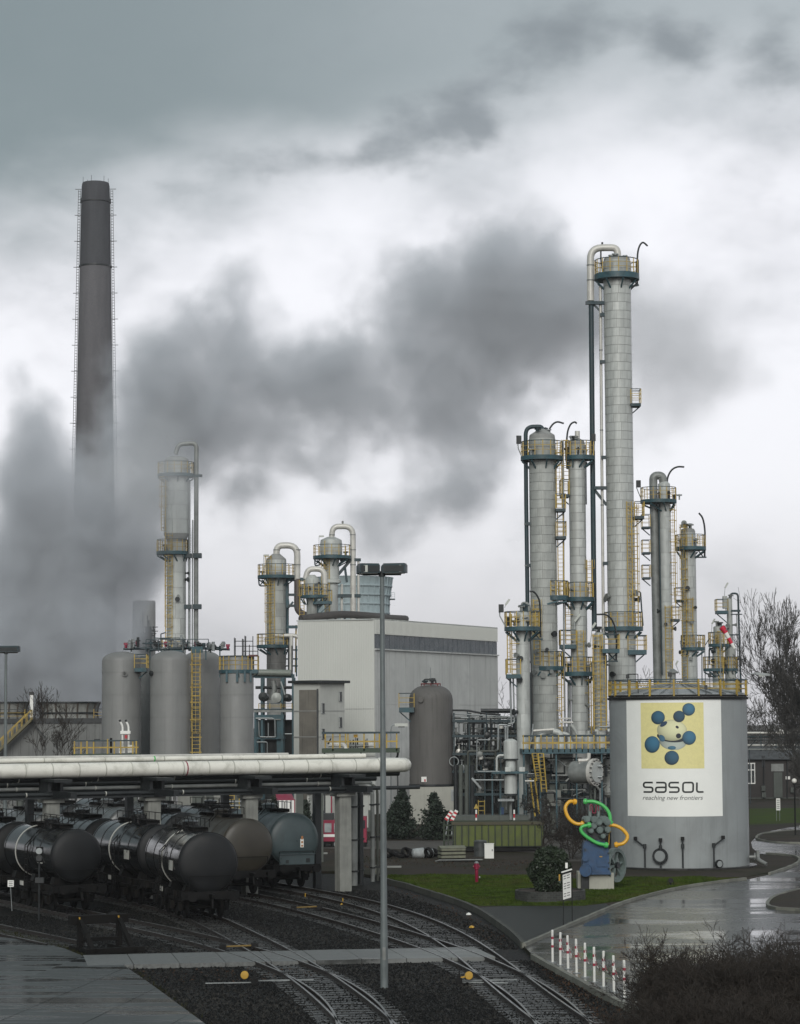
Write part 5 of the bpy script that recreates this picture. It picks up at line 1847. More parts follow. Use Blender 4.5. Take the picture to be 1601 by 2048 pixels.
# parapet ribs of the long face
b = MB()
for i in range(110):
    p = ur * (LR * (i + 0.5) / 110) + nr * 0.075
    b.bar(p + Vector((0, 0, zs1 + 0.03)), p + Vector((0, 0, H - 0.03)), 0.07, 0.04)
part('profile_ribs', b, m_clad, wb, kind='stuff')
# corrugated roof edge
b = MB()
for i in range(48):
    p = ur * (LR * (i + 0.5) / 48)
    b.bar(p - nr * 0.2 + Vector((0, 0, H + 0.06)), p - nr * 0.2 + ur * 0.3 + Vector((0, 0, H + 0.06)), 0.5, 0.12)
part('roof_edge', b, m_alud, wb)
b = MB(); b.bar(ur * -0.1 + nr * 0.0 + Vector((0, 0, H + 0.02)), ul * (LL + 0.1) + Vector((0, 0, H + 0.02)), 0.3, 0.10); part('coping', b, m_alu, wb)
for py in (9.4,):
    b = MB(); b.bar(nl * 0.11 + Vector((0, 0, py)), ul * LL + nl * 0.11 + Vector((0, 0, py)), 0.03, 0.06); part('sheet_joint', b, m_gap, wb)
# concrete wall: cast panels with recessed joints
nxp, nzp = 9, 3
for i in range(nxp):
    for j in range(nzp):
        a = ur * (LR * i / nxp + 0.012); c = ur * (LR * (i + 1) / nxp - 0.012)
        z0, z1 = zs0 * 0.0 + 14.7 * j / nzp, 14.7 * (j + 1) / nzp - 0.025
        b = MB(); b.bar(a + nr * 0.02 + Vector((0, 0, (z0 + z1) / 2)), c + nr * 0.02 + Vector((0, 0, (z0 + z1) / 2)), 0.06, z1 - z0); part('wall_panel', b, m_cwall, wb)
# dark roof duct
rd = thing('roof_duct', 'long dark weathered duct lying along the roof of the cream building', 'duct', (c0.x, c0.y, H))
b = MB()
P = [at(602, 1238, 229), at(625, 1235, 230), at(655, 1231, 231), at(690, 1229, 233), at(740, 1232, 236), at(775, 1236, 240), at(812, 1238, 244)]
b.tube(catmull([p - Vector((c0.x, c0.y, H)) for p in P], 5), 0.34, 12); part('duct_run', b, mat('tarred_duct', (0.055, 0.05, 0.047), 0.7, var=0.3), rd)
b = MB()
for p in catmull([p - Vector((c0.x, c0.y, H)) for p in P], 2):
    b.box((p.x, p.y, (p.z - 0.05) / 2 if p.z > 0 else 0), (0.2, 0.2, abs(p.z) + 0.1))
part('duct_saddle', b, m_dark, rd)

# ------------------------------------------------------------------ stair tower
m_stair = mat('pale_render', (0.42, 0.43, 0.40), 0.8, var=0.08, scale=0.5, streak=0.2)
m_shaft = mat('brown_stained_concrete', (0.145, 0.135, 0.115), 0.85, var=0.25, scale=0.6, streak=0.6)
Yf = 214
p0, p1, p2 = at(640, 1500, Yf), at(690, 1500, Yf + 2.6), at(588, 1500, Yf + 1.2)
p0, p1, p2 = [Vector((p.x, p.y, 0)) for p in (p0, p1, p2)]
st = thing('stair_tower', 'pale four-storey stair tower with slit windows and a dark flat roof', 'building', tuple(p0))
Hs = zat(640, 1366, Yf)
a_, c_ = p1 - p0, p2 - p0
b = MB(); b.prism([Vector(), a_, a_ + c_ + Vector((0, 1, 0)), c_], -0.1, Hs); wl = part('wall', b, m_stair, st)
e = a_.normalized(); en = Vector((e.y, -e.x, 0)); f = c_.normalized(); fn = Vector((-f.y, f.x, 0))
b = MB(); b.prism([-e * 0.3 - f * 0.3 + en * 0.2, a_ + e * 0.35 + en * 0.35, a_ + c_ + Vector((0, 1.3, 0)), c_ + f * 0.4 + fn * 0.3, fn * 0.35 - e * 0.1], Hs, Hs + 0.22); part('roof_slab', b, m_dark, st)
for px, q0_, q1_ in ((681, 1384, 1403), (646, 1407, 1427), (681, 1435, 1455), (646, 1458, 1478)):
    t_ = (px - 640) / 50
    c = a_ * t_
    z0, z1 = zat(px, q1_, Yf + 2.6 * t_), zat(px, q0_, Yf + 2.6 * t_)
    b = MB()
    for s_ in (-0.17, 0.17):
        b.bar(c + e * s_ + en * 0.03 + Vector((0, 0, z0)), c + e * s_ + en * 0.03 + Vector((0, 0, z1)), 0.05, 0.08)
    for z in (z0, z1):
        b.bar(c - e * 0.17 + en * 0.03 + Vector((0, 0, z)), c + e * 0.17 + en * 0.03 + Vector((0, 0, z)), 0.08, 0.05)
    w_ = part('window_frame', b, m_silver, st)
    b = MB(); b.bar(c + en * 0.012 + Vector((0, 0, z0)), c + en * 0.012 + Vector((0, 0, z1)), 0.3, 0.03); part('pane', b, m_glass, w_)
LLs = c_.length
b = MB(); b.bar(f * (LLs * 0.12) + fn * 0.02 + Vector((0, 0, Hs * 0.485)), f * (LLs * 0.78) + fn * 0.02 + Vector((0, 0, Hs * 0.485)), 0.06, Hs * 0.93); part('shaft_panel', b, m_shaft, st)
b = MB(); b.bar(f * (LLs * 0.05) + fn * 0.15 + Vector((0, 0, 0)), f * (LLs * 0.05) + fn * 0.15 + Vector((0, 0, Hs - 0.5)), 0.14); part('drainpipe', b, m_dark, st)
for py in (1422, 1474):
    z = zat(640, py, Yf)
    b = MB(); b.bar(fn * 0.06 + Vector((0, 0, z)), c_ + fn * 0.06 + Vector((0, 0, z)), 0.03, 0.07); b.bar(en * 0.01 + Vector((0, 0, z)), a_ + en * 0.01 + Vector((0, 0, z)), 0.03, 0.06); part('storey_joint', b, m_gap, st)

# ------------------------------------------------------------------ brown upright vessel in front of the building
m_brown = mat('brown_weathered_vessel', (0.100, 0.096, 0.090), 0.65, var=0.15, scale=0.5, streak=0.7)
t = Tower('tall brown round-shouldered vessel with rusty streaks on a concrete base', 205, (862.5, 1370), (863.5, 1640), 43.5, 'vessel', 'upright_vessel')
t.body([(43.5, 1372), (43.5, 1569)], m_brown, 48, 'shell', 28) if False else None
R = t.R
b = MB(); pr = [(0, t.z(1370))] + [(R * (0.25 + 0.75 * sin(a)) if a > 0 else R * 0.25, t.z(1371) - (R * 0.62) * (1 - cos(a))) for a in np.linspace(0, pi / 2, 8)] + [(R, t.z(1569))]
b.lathe(pr[::-1], 48); sh = part('shell', b, m_brown, t.o)
b = MB(); b.lathe([(R + 0.06, t.z(1572)), (R + 0.06, t.z(1568)), (R, t.z(1568))], 48); part('base_flange', b, m_dark, t.o)
b = MB(); b.box((0, 0, t.z(1573) / 2), (R * 2.02, R * 2.0, t.z(1573))); part('concrete_base', b, mat('pale_plinth', (0.34, 0.34, 0.30), 0.8, var=0.08, streak=0.25), t.o)
t.side(1415, 799, 829, 0.4, 1.8, -0.6, 1.15)
b = MB(); b.cyl(t.l(843, 1400, -R * 0.86), t.l(842, 1400, -R * 1.0), 0.22, n=16); part('nozzle', b, m_brown, t.o)
b = MB(); b.box(tuple(t.l(848, 1558, -R * 0.97)), (0.42, 0.05, 0.42)); pl = part('safety_sign', b, m_white, t.o)
b = MB(); b.box(tuple(t.l(850, 1560, -R * 0.97 - 0.04)), (0.11, 0.02, 0.2)); part('symbol', b, m_red, pl)
b = MB(); b.tube([t.l(862.5 + 19 * cos(a), 1368, 19 / t.sc * sin(a)) for a in np.linspace(0, 2 * pi, 20, endpoint=False)], 0.06, 6, close=True)
for a in np.linspace(0, 2 * pi, 8, endpoint=False):
    b.cyl(t.l(862.5 + 19 * cos(a), 1368, 19 / t.sc * sin(a)), t.l(862.5 + 19 * cos(a), 1374, 19 / t.sc * sin(a)), 0.04, n=5)
part('ring_rail', b, mat('dull_red', (0.20, 0.05, 0.05), 0.6), t.o)
t.pipe([(849, 1366), (849, 1359), (872, 1359), (873, 1368)], 1.6, m_dark, 0.2); t.pipe([(862, 1372), (862, 1335)], 0.7, m_silver, name='rod'); t.clutter(1367, 14, 5, 12)
t.pipe([(905.5, 1398, 0), (907, 1500, 0), (906, 1560, 0)], 1.2, m_silver)
b = MB(); b.box(tuple(t.l(906, 1590, -R * 0.9)), (0.4, 0.4, 0.9)); part('switch_box', b, m_silver, t.o)
# ------------------------------------------------------------------ helper: local pixel frame of a thing
class Loc:
    def __init__(s, name, label, cat, px, Y, group=None, py=None, rz=0.0):
        p = at(px, py or 1600, Y)
        s.Y, s.p = Y, Vector((p.x, Y, 0))
        s.sc = F / Y
        s.o = thing(name, label, cat, tuple(s.p), rz, group)

    def __call__(s, px, py, dy=0.0):
        q = at(px, py, s.Y)
        return Vector((q.x - s.p.x, dy, q.z))

    def tube(s, name, pts, rpx, m, br=0.15, n=8):
        b = MB(); b.tube(bend([s(*p) for p in pts], br, 4), rpx / s.sc, n)
        return part(name, b, m, s.o)

    def box(s, name, x0, y0, x1, y1, d, m, dy=0.0, parent=None):
        a, c = s(x0, y0), s(x1, y1)
        b = MB(); b.box(((a.x + c.x) / 2, dy, (a.z + c.z) / 2), (abs(c.x - a.x), d, abs(a.z - c.z)))
        return part(name, b, m, parent or s.o)


# ------------------------------------------------------------------ cooling cells at the left with their fan stacks
L = Loc('cooling_cells', 'low grey cooling-water building with ribbed fan stacks, steam rising from it', 'cooling building', 95, 245)
m_cell = mat('grey_fibre_sheet', (0.15, 0.155, 0.15), 0.8, var=0.2, scale=0.5, streak=0.6)
L.box('wall', -70, 1445, 212, 1640, 6.0, m_cell, 3.0)
L.box('deck_edge', -72, 1438, 213, 1446, 6.3, m_dark, 3.0)
for k in range(17):
    px = -60 + k * 16.5
    L.box('wall_rib', px, 1447, px + 2, 1560, 0.12, m_cell, -0.04)
for cxp, w in ((132, 60), (-3, 50)):
    c = L(cxp, 1440, 3.0)
    R = w / L.sc
    z0, z1 = L(cxp, 1440).z, L(cxp, 1405).z
    b = MB()
    pr = [(R * 0.94, z0), (R * 0.90, z0 + (z1 - z0) * 0.35), (R * 0.93, z0 + (z1 - z0) * 0.7), (R * 1.0, z1), (R * 0.97, z1), (R * 0.86, z0 + (z1 - z0) * 0.35), (R * 0.9, z0)]
    b.lathe(pr, 40, (c.x, c.y, 0)); fs = part('fan_stack', b, mat('pale_fibreglass', (0.22, 0.225, 0.21), 0.7, var=0.2, streak=0.5), L.o)
    for k in range(16):
        a = k / 16 * 2 * pi
        if sin(a) > 0.5:
            continue
        b = MB(); b.tube([(c.x + (r + 0.05) * cos(a), c.y + (r + 0.05) * sin(a), z) for r, z in pr[:4]], 0.075, 5); part('rib', b, mat('rusty_rib', (0.06, 0.045, 0.035), 0.7), fs)
    for zz, rr in ((z1, R * 1.0), (z0 + (z1 - z0) * 0.4, R * 0.91)):
        b = MB(); b.sector(rr - 0.05, rr + 0.12, 0, 2 * pi, zz - 0.07, zz + 0.07, 36, (c.x, c.y)); part('hoop', b, m_dark, fs)
L.box('post', 61, 1388, 67, 1435, 0.3, m_white, -0.2); L.box('post_cap', 59, 1384, 68, 1390, 0.4, m_dark, -0.2)
b, bt = MB(), MB(); rail_path(b, bt, [(L(-60, 1440).x, -0.1), (L(50, 1440).x, -0.1)], L(0, 1440).z, 1.0, 1.6); rail_path(b, bt, [(L(188, 1440).x, -0.1), (L(212, 1440).x, -0.1)], L(0, 1440).z, 1.0, 1.6)
gr = part('guard_rail', b, m_yel, L.o); part('top_rail', bt, m_dark, gr)
b = MB()
for dy in (-0.6, -1.4):
    b.bar(L(66, 1440, dy), L(-20, 1522, dy), 0.12, 0.25)
sr = part('stair_stringer', b, mat('yellow_grey_steel', (0.12, 0.105, 0.05), 0.6), L.o)
for k in range(22):
    p = L(66 - 86 * k / 22, 1440 + 82 * k / 22, -1.0); b = MB(); b.box(tuple(p), (0.28, 0.8, 0.04)); part('stair_tread', b, m_dark, L.o)
b = MB()
for dy in (-0.6, -1.4):
    b.bar(L(66, 1420, dy), L(-20, 1502, dy), 0.07)
    for k in range(9):
        b.bar(L(66 - 86 * k / 9, 1420 + 82 * k / 9, dy), L(66 - 86 * k / 9, 1440 + 82 * k / 9, dy), 0.06)
part('stair_rail', b, m_yel, L.o)
b = MB(); b.bar(L(66, 1446, -0.4), L(92, 1475, -0.4), 0.12); part('brace', b, m_dark, L.o)

# ------------------------------------------------------------------ teal steel frame with heat exchangers, left of the building
L = Loc('exchanger_gantry', 'teal steel frame holding dark exchangers, left of the stair tower', 'steel frame', 548, 232)
for px in (513, 526, 566, 588):
    for dy in (-1.5, 1.5):
        L.box('column', px - 2.5, 1355 if px != 513 else 1420, px + 2.5, 1600, 0.3, m_teal, dy)
for py, x0, x1, h in ((1352, 508, 588, 7), (1422, 508, 586, 5), (1434, 512, 570, 8), (1476, 512, 570, 4), (1512, 512, 590, 5)):
    for dy in (-1.55, 1.55):
        L.box('beam', x0, py - h / 2, x1, py + h / 2, 0.25, m_teal if py != 1422 else m_pipeg, dy)
L.box('deck', 508, 1418, 588, 1420, 3.4, m_teald)
for cxp, cyp, r in ((528, 1394, 9), (555, 1396, 10), (576, 1396, 8)):
    b = MB(); c = L(cxp, cyp); b.lathe([(0.05, -1.9), (r / L.sc, -1.7), (r / L.sc, 1.6), (0.05, 1.8)], 20, (c.x, 0, c.z), 'y'); part('exchanger', b, m_alud if cxp == 555 else m_dark, L.o)
L.tube('pipe', [(510, 1346, -1.8), (584, 1347, -1.8)], 6.5, mat('grey_green_pipe', (0.17, 0.19, 0.165), 0.5), 0.2, 16)
L.tube('pipe', [(549, 1362, -1.2), (551, 1380, -1.2), (546, 1400, -1.2)], 5, m_pipeg, 0.4, 12); L.tube('pipe', [(514, 1437, -1.8), (552, 1437, -1.8), (553, 1474, -1.8)], 1.6, m_silver, 0.3); L.tube('pipe', [(520, 1443, -1.8), (521, 1474, -1.8), (553, 1474, -1.8)], 1.2, m_silver, 0.2)
L.tube('pipe', [(539, 1446, -1.8), (539, 1472, -1.8)], 1.1, m_silver); L.tube('pipe', [(516, 1484, -1.8), (537, 1484, -1.8), (537, 1512, -1.8)], 1.1, m_silver); L.tube('pipe', [(510, 1375, 1), (590, 1375, 1)], 3, m_dark); L.tube('pipe', [(572, 1468, -1.8), (586, 1468, -1.8)], 1.4, m_silver)
b = MB(); b.bar(L(564, 1364, -1.8), L(572, 1390, -1.8), 0.12); part('brace', b, m_silver, L.o)
b, bt = MB(), MB(); rail_path(b, bt, [(L(520, 1418).x, -1.7), (L(586, 1418).x, -1.7)], L(548, 1418).z, 0.5, 0.9); gr = part('guard_rail', b, m_yel, L.o); part('top_rail', bt, m_teald, gr)
for px in (575, 582, 591, 595):
    L.tube('pipe', [(px, 1290, 2.5), (px, 1352, 2.5)], 1.4, rng.choice([m_teal, m_silver, m_dark]))
L.box('back_wall', 512, 1440, 592, 1600, 0.2, m_dark, 2.5)
L.box('wall_panel', 555, 1440, 570, 1560, 0.2, m_teal, -1.2)

# ------------------------------------------------------------------ gantries seen just over the pipe bridge
def gantry(label, x0, x1, py_deck, Y, posts_m, deck_m, right=False):
    L = Loc('valve_gantry', label, 'gantry', (x0 + x1) / 2, Y)
    L.box('deck', x0, py_deck, x1, py_deck + 8, 2.4, deck_m)
    for px in (x0 + 4, (x0 + x1) / 2, x1 - 4):
        L.box('leg', px - 2, py_deck + 8, px + 2, 1660, 0.25, m_dark, 0.6)
    return L


L = gantry('small green deck with yellow rails and white twin valves in front of the leftmost silo', 150, 281, 1508, 190, m_yel, mat('green_deck', (0.035, 0.055, 0.035), 0.6, var=0.3))
for k, px in enumerate((153, 166, 178, 191, 219, 232, 245, 269, 276)):
    L.box('railing_post', px - 1.3, 1482 if px != 219 else 1478, px + 1.3, 1508, 0.10, m_yel, -1.1 if k % 2 else -1.15)
L.box('hand_rail', 150, 1480.5, 280, 1482.5, 0.08, m_teald, -1.15); L.box('knee_rail', 150, 1494, 280, 1496, 0.06, m_yel, -1.1)
for px in (247, 259):
    L.tube('valve_riser', [(px, 1506, -0.6), (px, 1452, -0.6), (px - 5, 1443, -0.6)], 2.0, m_white, 0.2); L.tube('valve_handle', [(px - 4, 1444, -0.6), (px - 6, 1440, -0.6)], 2.2, m_dark)
L.box('valve_body', 243, 1462, 263, 1468, 0.3, m_white, -0.62); L.box('valve_tag', 252, 1470, 257, 1477, 0.3, m_red, -0.7); L.box('valve_foot', 240, 1496, 252, 1506, 0.4, m_white, -0.5); L.box('valve_foot', 258, 1490, 270, 1505, 0.4, m_white, -0.5)
L.tube('standpipe', [(225, 1506, -0.9), (225, 1476, -0.9)], 2.4, m_black); L.box('gauge', 192, 1478, 203, 1482, 0.3, m_dark, -1.0)
L = gantry('green deck with yellow posts and white horizontal valves left of the brown vessel', 645, 800, 1497, 178, m_yel, mat('green_deck', (0.035, 0.055, 0.035), 0.6))
for k, px in enumerate((652, 667, 681, 691, 697, 729, 750, 759, 774, 794)):
    L.box('railing_post', px - 1.5, 1467, px + 1.5, 1502 if k % 2 else 1496, 0.10, m_yel, -1.15 if px not in (691, 759) else 0.9)
L.box('hand_rail', 645, 1464, 800, 1467, 0.09, m_teald, -1.2); L.box('knee_rail', 650, 1482, 796, 1484, 0.06, m_yel, -1.12)
L.tube('valve_line', [(657, 1490, -0.6), (690, 1490, -0.6), (693, 1498, -0.6)], 4.2, m_white, 0.2, 12); L.tube('valve_line', [(738, 1490, -0.6), (752, 1490, -0.6)], 4.2, m_white, 0.2, 12); L.tube('valve_line', [(690, 1492, -0.4), (740, 1492, -0.4)], 3.0, m_pipeg, 0.2, 10)
L.box('yellow_lamp', 708, 1469, 716, 1475, 0.3, mat('amber', (0.5, 0.28, 0.01), 0.4), -0.7); L.tube('lamp_stem', [(712, 1475, -0.7), (712, 1496, -0.7)], 0.7, m_dark); L.tube('lever', [(657, 1488, -0.8), (663, 1477, -0.8)], 1.3, m_black)
for k in range(8):
    px = rng.uniform(695, 738); L.tube('fitting', [(px, 1496, -0.3), (px, rng.uniform(1476, 1488), -0.3)], rng.uniform(0.8, 1.8), rng.choice([m_dark, m_silver, m_pipeg]))
L.tube('bracket', [(797, 1500, -0.5), (796, 1512, -0.5), (790, 1520, -0.5)], 2, m_dark)
# small street lamp above that deck
L = Loc('street_lamp', 'small bent-arm street lamp left of the brown vessel', 'street lamp', 782, 182)
L.tube('pole', [(783, 1640), (782, 1462), (784, 1451), (790, 1449)], 1.1, m_silver, 0.3); L.box('lamp_head', 790, 1447, 816, 1453, 0.3, m_lamp); L.box('lamp_visor', 797, 1453, 810, 1455, 0.25, m_dark)
# blue-capped post lamp behind
L = Loc('street_lamp', 'bent-arm street lamp beyond the tank rim at the right', 'street lamp', 1492, 168)
L.tube('pole', [(1493, 1640), (1492, 1356), (1495, 1349), (1514, 1347)], 0.9, m_silver, 0.25); b = MB(); a, c = L(1512, 1347), L(1541, 1350); b.bar(a, c, 0.28, 0.16); part('lamp_head', b, m_silver, L.o); L.box('lamp_visor', 1518, 1350, 1530, 1353, 0.2, m_lamp)

# ------------------------------------------------------------------ process area under the column cluster
L = Loc('process_deck', 'teal railed deck with big elbowed pipes at the foot of the columns', 'steel deck', 1135, 181)
m_dk = m_teal
L.box('deck', 1042, 1498, 1232, 1506, 7.0, m_dk, 1.0)
for px in (1046, 1078, 1110, 1150, 1200, 1226):
    for dy in (-2.2, 4.0):
        L.box('column', px - 2.4, 1504, px + 2.4, 1690, 0.3, m_teal, dy)
for py in (1545, 1590):
    L.box('beam', 1042, py, 1232, py + 5, 0.25, m_teald, 4.0); 
for k, px in enumerate(np.linspace(1044, 1230, 17)):
    L.box('railing_post', px - 1.2, 1470 + (2 if k % 3 else 0), px + 1.2, 1504, 0.10, m_yel, -2.45)
L.box('hand_rail', 1042, 1488 - 18, 1232, 1491 - 18, 0.07, m_teald, -2.45); L.box('knee_rail', 1042, 1484, 1232, 1486.5, 0.06, m_yel, -2.45)
for pts, r, m in (([(1075, 1500, 0), (1076, 1474, 0), (1090, 1465, 0), (1108, 1463, 0)], 5.5, m_alu), ([(1106, 1463, -0.4), (1120, 1466, -0.4), (1123, 1490, -0.4), (1122, 1500, -0.4)], 6.5, m_alu), ([(1064, 1462, -0.5), (1108, 1459, -0.5)], 2.6, m_pipe),
                  ([(1126, 1467, 0.3), (1138, 1469, 0.3), (1141, 1482, 0.3), (1141, 1500, 0.3)], 4.0, m_alu), ([(1142, 1450, 0), (1150, 1458, 0), (1154, 1468, 0)], 3.5, m_alud), ([(1066, 1448, -0.6), (1064, 1470, -0.6), (1058, 1500, -0.6)], 1.6, m_silver),
                  ([(1190, 1462, 0), (1196, 1462, 0), (1197, 1500, 0)], 3.5, m_alud), ([(1200, 1454, 0.4), (1230, 1454, 0.4)], 1.6, m_silver), ([(1216, 1462, 0), (1230, 1460, 0)], 4, m_alu), ([(1122, 1445, 0.6), (1148, 1445, 0.6)], 2, m_pipe), ([(1124, 1437, 0.6), (1144, 1437, 0.6)], 1.3, m_pipe)):
    L.tube('pipe', pts, r, m, 0.5, 14)
for cxp, x, top, r in ((1122, 0, 1482, 10), (1075, 0, 1484, 7), (1141, 0.3, 1481, 7)):
    c = L(cxp, 1500, x - 0.3); z1 = L(cxp, top).z
    b = MB(); b.lathe([(r / L.sc, c.z), (r / L.sc, c.z + (z1 - c.z) * 0.6), (r * 0.6 / L.sc, z1)], 20, (c.x, c.y, 0)); part('pipe_cone', b, m_alu, L.o)
c = L(1177, 1500, -0.6); z1 = L(1177, 1467).z
b = MB(); b.lathe([(11 / L.sc, c.z), (11 / L.sc, z1 - 0.35), (8 / L.sc, z1 - 0.1), (3.5 / L.sc, z1), (3.5 / L.sc, z1 + 0.2)], 24, (c.x, c.y, 0)); part('domed_vessel', b, m_alud, L.o)
# vessels hung below the deck
for cxp, y0, y1, r, m, dy in ((1128, 1508, 1545, 20, m_alud, 0.5), (1144, 1530, 1552, 14, m_alud, -0.2), (1222, 1520, 1590, 12, m_alud, 1.0), (1200, 1540, 1600, 10, m_dark, 2)):
    c = L(cxp, y1, dy); z1 = L(cxp, y0).z
    b = MB(); b.lathe([(0.1, c.z - 0.3), (r / L.sc, c.z), (r / L.sc, z1), (r * 0.5 / L.sc, z1 + 0.2)], 24, (c.x, c.y, 0)); part('hanging_vessel', b, m, L.o)
L.box('concrete_block', 1094, 1580, 1122, 1612, 2.0, m_conc, 0.5); L.box('concrete_pier', 1100, 1560, 1112, 1700, 1.0, m_concd, 0.6)
for px, y0, y1 in ((1066, 1506, 1560), (1078, 1506, 1582)):
    b = MB()
    for q in (-5, 5):
        b.bar(L(px + q, y0, -2.7), L(px + q + (8 if px == 1066 else 6), y1, -3.1), 0.07)
    for k in range(10):
        f_ = k / 10; dx = (8 if px == 1066 else 6) * f_
        b.bar(L(px - 5 + dx, y0 + (y1 - y0) * f_, -2.7 - 0.4 * f_), L(px + 5 + dx, y0 + (y1 - y0) * f_, -2.7 - 0.4 * f_), 0.04)
    part('ladder', b, m_yel, L.o)
b = MB(); b.bar(L(1066, 1555, -2.8), L(1074, 1625, -3.2), 0.08); b.bar(L(1057, 1555, -2.8), L(1066, 1630, -3.2), 0.08); part('stair_rail', b, m_yel, L.o)
for k in range(120):
    px = rng.uniform(1046, 1222); py = rng.uniform(1512, 1600); dy = rng.uniform(-1.5, 3)
    if rng.random() < 0.5:
        L.tube('pipe', [(px, py, dy), (px, py + rng.uniform(15, 50), dy)], rng.uniform(0.7, 2.8), rng.choice([m_dark, m_dark, m_dark, m_pipeg, m_silver, m_teald, m_olive]))
    else:
        L.tube('pipe', [(px, py, dy), (min(px + rng.uniform(15, 50), 1228), py, dy), (min(px + rng.uniform(15, 50), 1228), py + 12, dy)], rng.uniform(0.7, 2.4), rng.choice([m_dark, m_dark, m_dark, m_pipeg, m_silver, m_teald, m_olive]))
# horizontal exchanger with a bolted round head
L = Loc('heat_exchanger', 'horizontal silver exchanger drum with a big bolted end flange beside the storage tank', 'heat exchanger', 1182, 172)
c = L(1185, 1544, -1.4)
axd = Vector((0.80, -0.60, 0)).normalized(); sd = Vector((0.60, 0.80, 0))
b = MB(); b.tube([c - axd * 1.6, c], 22 / L.sc, 28); part('drum', b, m_pipeg, L.o)
b = MB(); b.tube([c - axd * 0.05, c + axd * 0.2], 27 / L.sc, 32); fl = part('flange', b, m_pipe, L.o)
b = MB(); b.tube([c + axd * 0.2, c + axd * 0.3], 20 / L.sc, 28); part('cover', b, m_alu, fl)
for k in range(16):
    a = k / 16 * 2 * pi; p = c + axd * 0.2 + sd * (24 / L.sc * cos(a)) + Vector((0, 0, 24 / L.sc * sin(a)))
    b = MB(); b.cyl(p, p + axd * 0.14, 0.04, n=6); part('bolt', b, m_dark, fl)
for py in (1532, 1553):
    b = MB(); b.cyl(L(1186, py, -1.5), L(1200, py, -1.5), 0.07, n=8); b.cyl(L(1198, py, -1.5), L(1200, py, -1.5), 0.12, n=10); part('nozzle', b, m_silver, L.o)
L.tube('pipe', [(1155, 1521, -1), (1176, 1521, -1), (1176, 1506, -1)], 4, m_pipe, 0.3, 12); L.tube('pipe', [(1156, 1527, -1.2), (1175, 1527, -1.2)], 2, m_pipe)
for px in (1180, 1186):
    L.box('saddle_leg', px, 1566, px + 5, 1660, 0.3, m_concd, 0.2 if px == 1180 else -1.0)
# two-stage upright vessel
L = Loc('upright_vessel', 'slim silver two-stage upright vessel left of the railed deck', 'vessel', 1022, 176)
for y0, y1, r, m in ((1480, 1519, 14, m_alu), (1519, 1545, 10, m_alu), (1548, 1589, 12.5, m_alu)):
    c = L(1022, y1); z1 = L(1022, y0).z; R = r / L.sc
    b = MB(); b.lathe([(R * 0.5, c.z - 0.12), (R, c.z), (R, z1 - 0.1), (R * 0.7, z1), (R * 0.3, z1 + 0.08)], 26, (0, 0, 0)); b.v = [(x + c.x, y, z) for x, y, z in b.v]; v = part('shell', b, m, L.o)
    b = MB(); b.sector(R - 0.01, R + 0.05, 0, 2 * pi, c.z - 0.04, c.z + 0.05, 26, (c.x, 0)); part('flange', b, m_dark, v)
L.box('support_ring', 984, 1543, 1056, 1547, 1.6, m_teal); 
for px in (986, 1002, 1038, 1054):
    L.box('column', px - 2, 1546, px + 2, 1660, 0.25, m_teal, 0.6)
L.box('pump_block', 1010, 1534, 1021, 1543, 0.5, m_alu, -0.6); L.box('pump_block', 1038, 1534, 1049, 1543, 0.5, m_alu, -0.6); L.box('foot_plate', 996, 1598, 1028, 1602, 1.0, m_silver, -0.3); L.tube('drain', [(1022, 1592), (1022, 1640)], 3, m_pipeg)
L.tube('pipe', [(1008, 1511), (998, 1511), (994, 1516), (994, 1556)], 2.2, m_alu, 0.4); L.tube('pipe', [(980, 1480, -0.4), (954, 1480, -0.4), (954, 1543, -0.4), (1000, 1543, -0.4)], 1.0, m_silver, 0.1)
L.tube('pipe', [(1016, 1488, 0.4), (1016, 1450, 0.4), (998, 1450, 0.4), (997, 1500, 0.4)], 1.8, m_silver, 0.1); L.tube('pipe', [(1008, 1560, -0.5), (945, 1560, -0.5)], 1.4, m_silver); L.tube('pipe', [(1050, 1562, -0.5), (1068, 1562, -0.5)], 1.6, m_pipe)
b = MB(); b.bar(L(944, 1556, -0.6), L(962, 1577, -0.6), 0.14); part('brace', b, m_silver, L.o)

# dense pipework between the brown vessel and the columns
L = Loc('process_pipework', 'dense tangle of dark pipes and frames between brown vessel and columns', 'pipework', 975, 207)
L2 = Loc('pipework_backdrop', 'added shade-dark shed behind the tangle of pipes', 'backdrop', 1060, 226)  # added black box, keeps the gaps between the pipes dark
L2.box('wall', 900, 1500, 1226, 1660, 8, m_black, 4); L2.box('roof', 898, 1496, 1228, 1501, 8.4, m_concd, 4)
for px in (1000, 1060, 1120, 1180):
    L2.box('door', px, 1560, px + 16, 1640, 0.1, m_concd, -0.05)  # door panels made up along with the added box
for px in (908, 938, 968, 1000, 1034, 1062):
    for dy in (-2.5, 2.5):
        L.box('column', px - 2, 1418 + rng.uniform(0, 20), px + 2, 1660, 0.3, m_teald, dy)
for py in (1440, 1470, 1505, 1540, 1585):
    for dy in (-2.6, 2.6):
        L.box('beam', 904, py, 1066, py + 4, 0.25, m_teald, dy)
L.tube('pipe', [(905, 1421, -2), (935, 1421, -2), (962, 1427, -2), (1000, 1430, -2)], 2.0, m_dark, 0.5); L.tube('pipe', [(962, 1422, 0), (1022, 1422, 0)], 4.5, m_dark); L.tube('pipe', [(905, 1428, -1), (1020, 1434, -1)], 1.2, m_silver); 
pal = [m_dark, m_dark, m_pipeg, m_silver, m_teald, m_olive, m_dark]
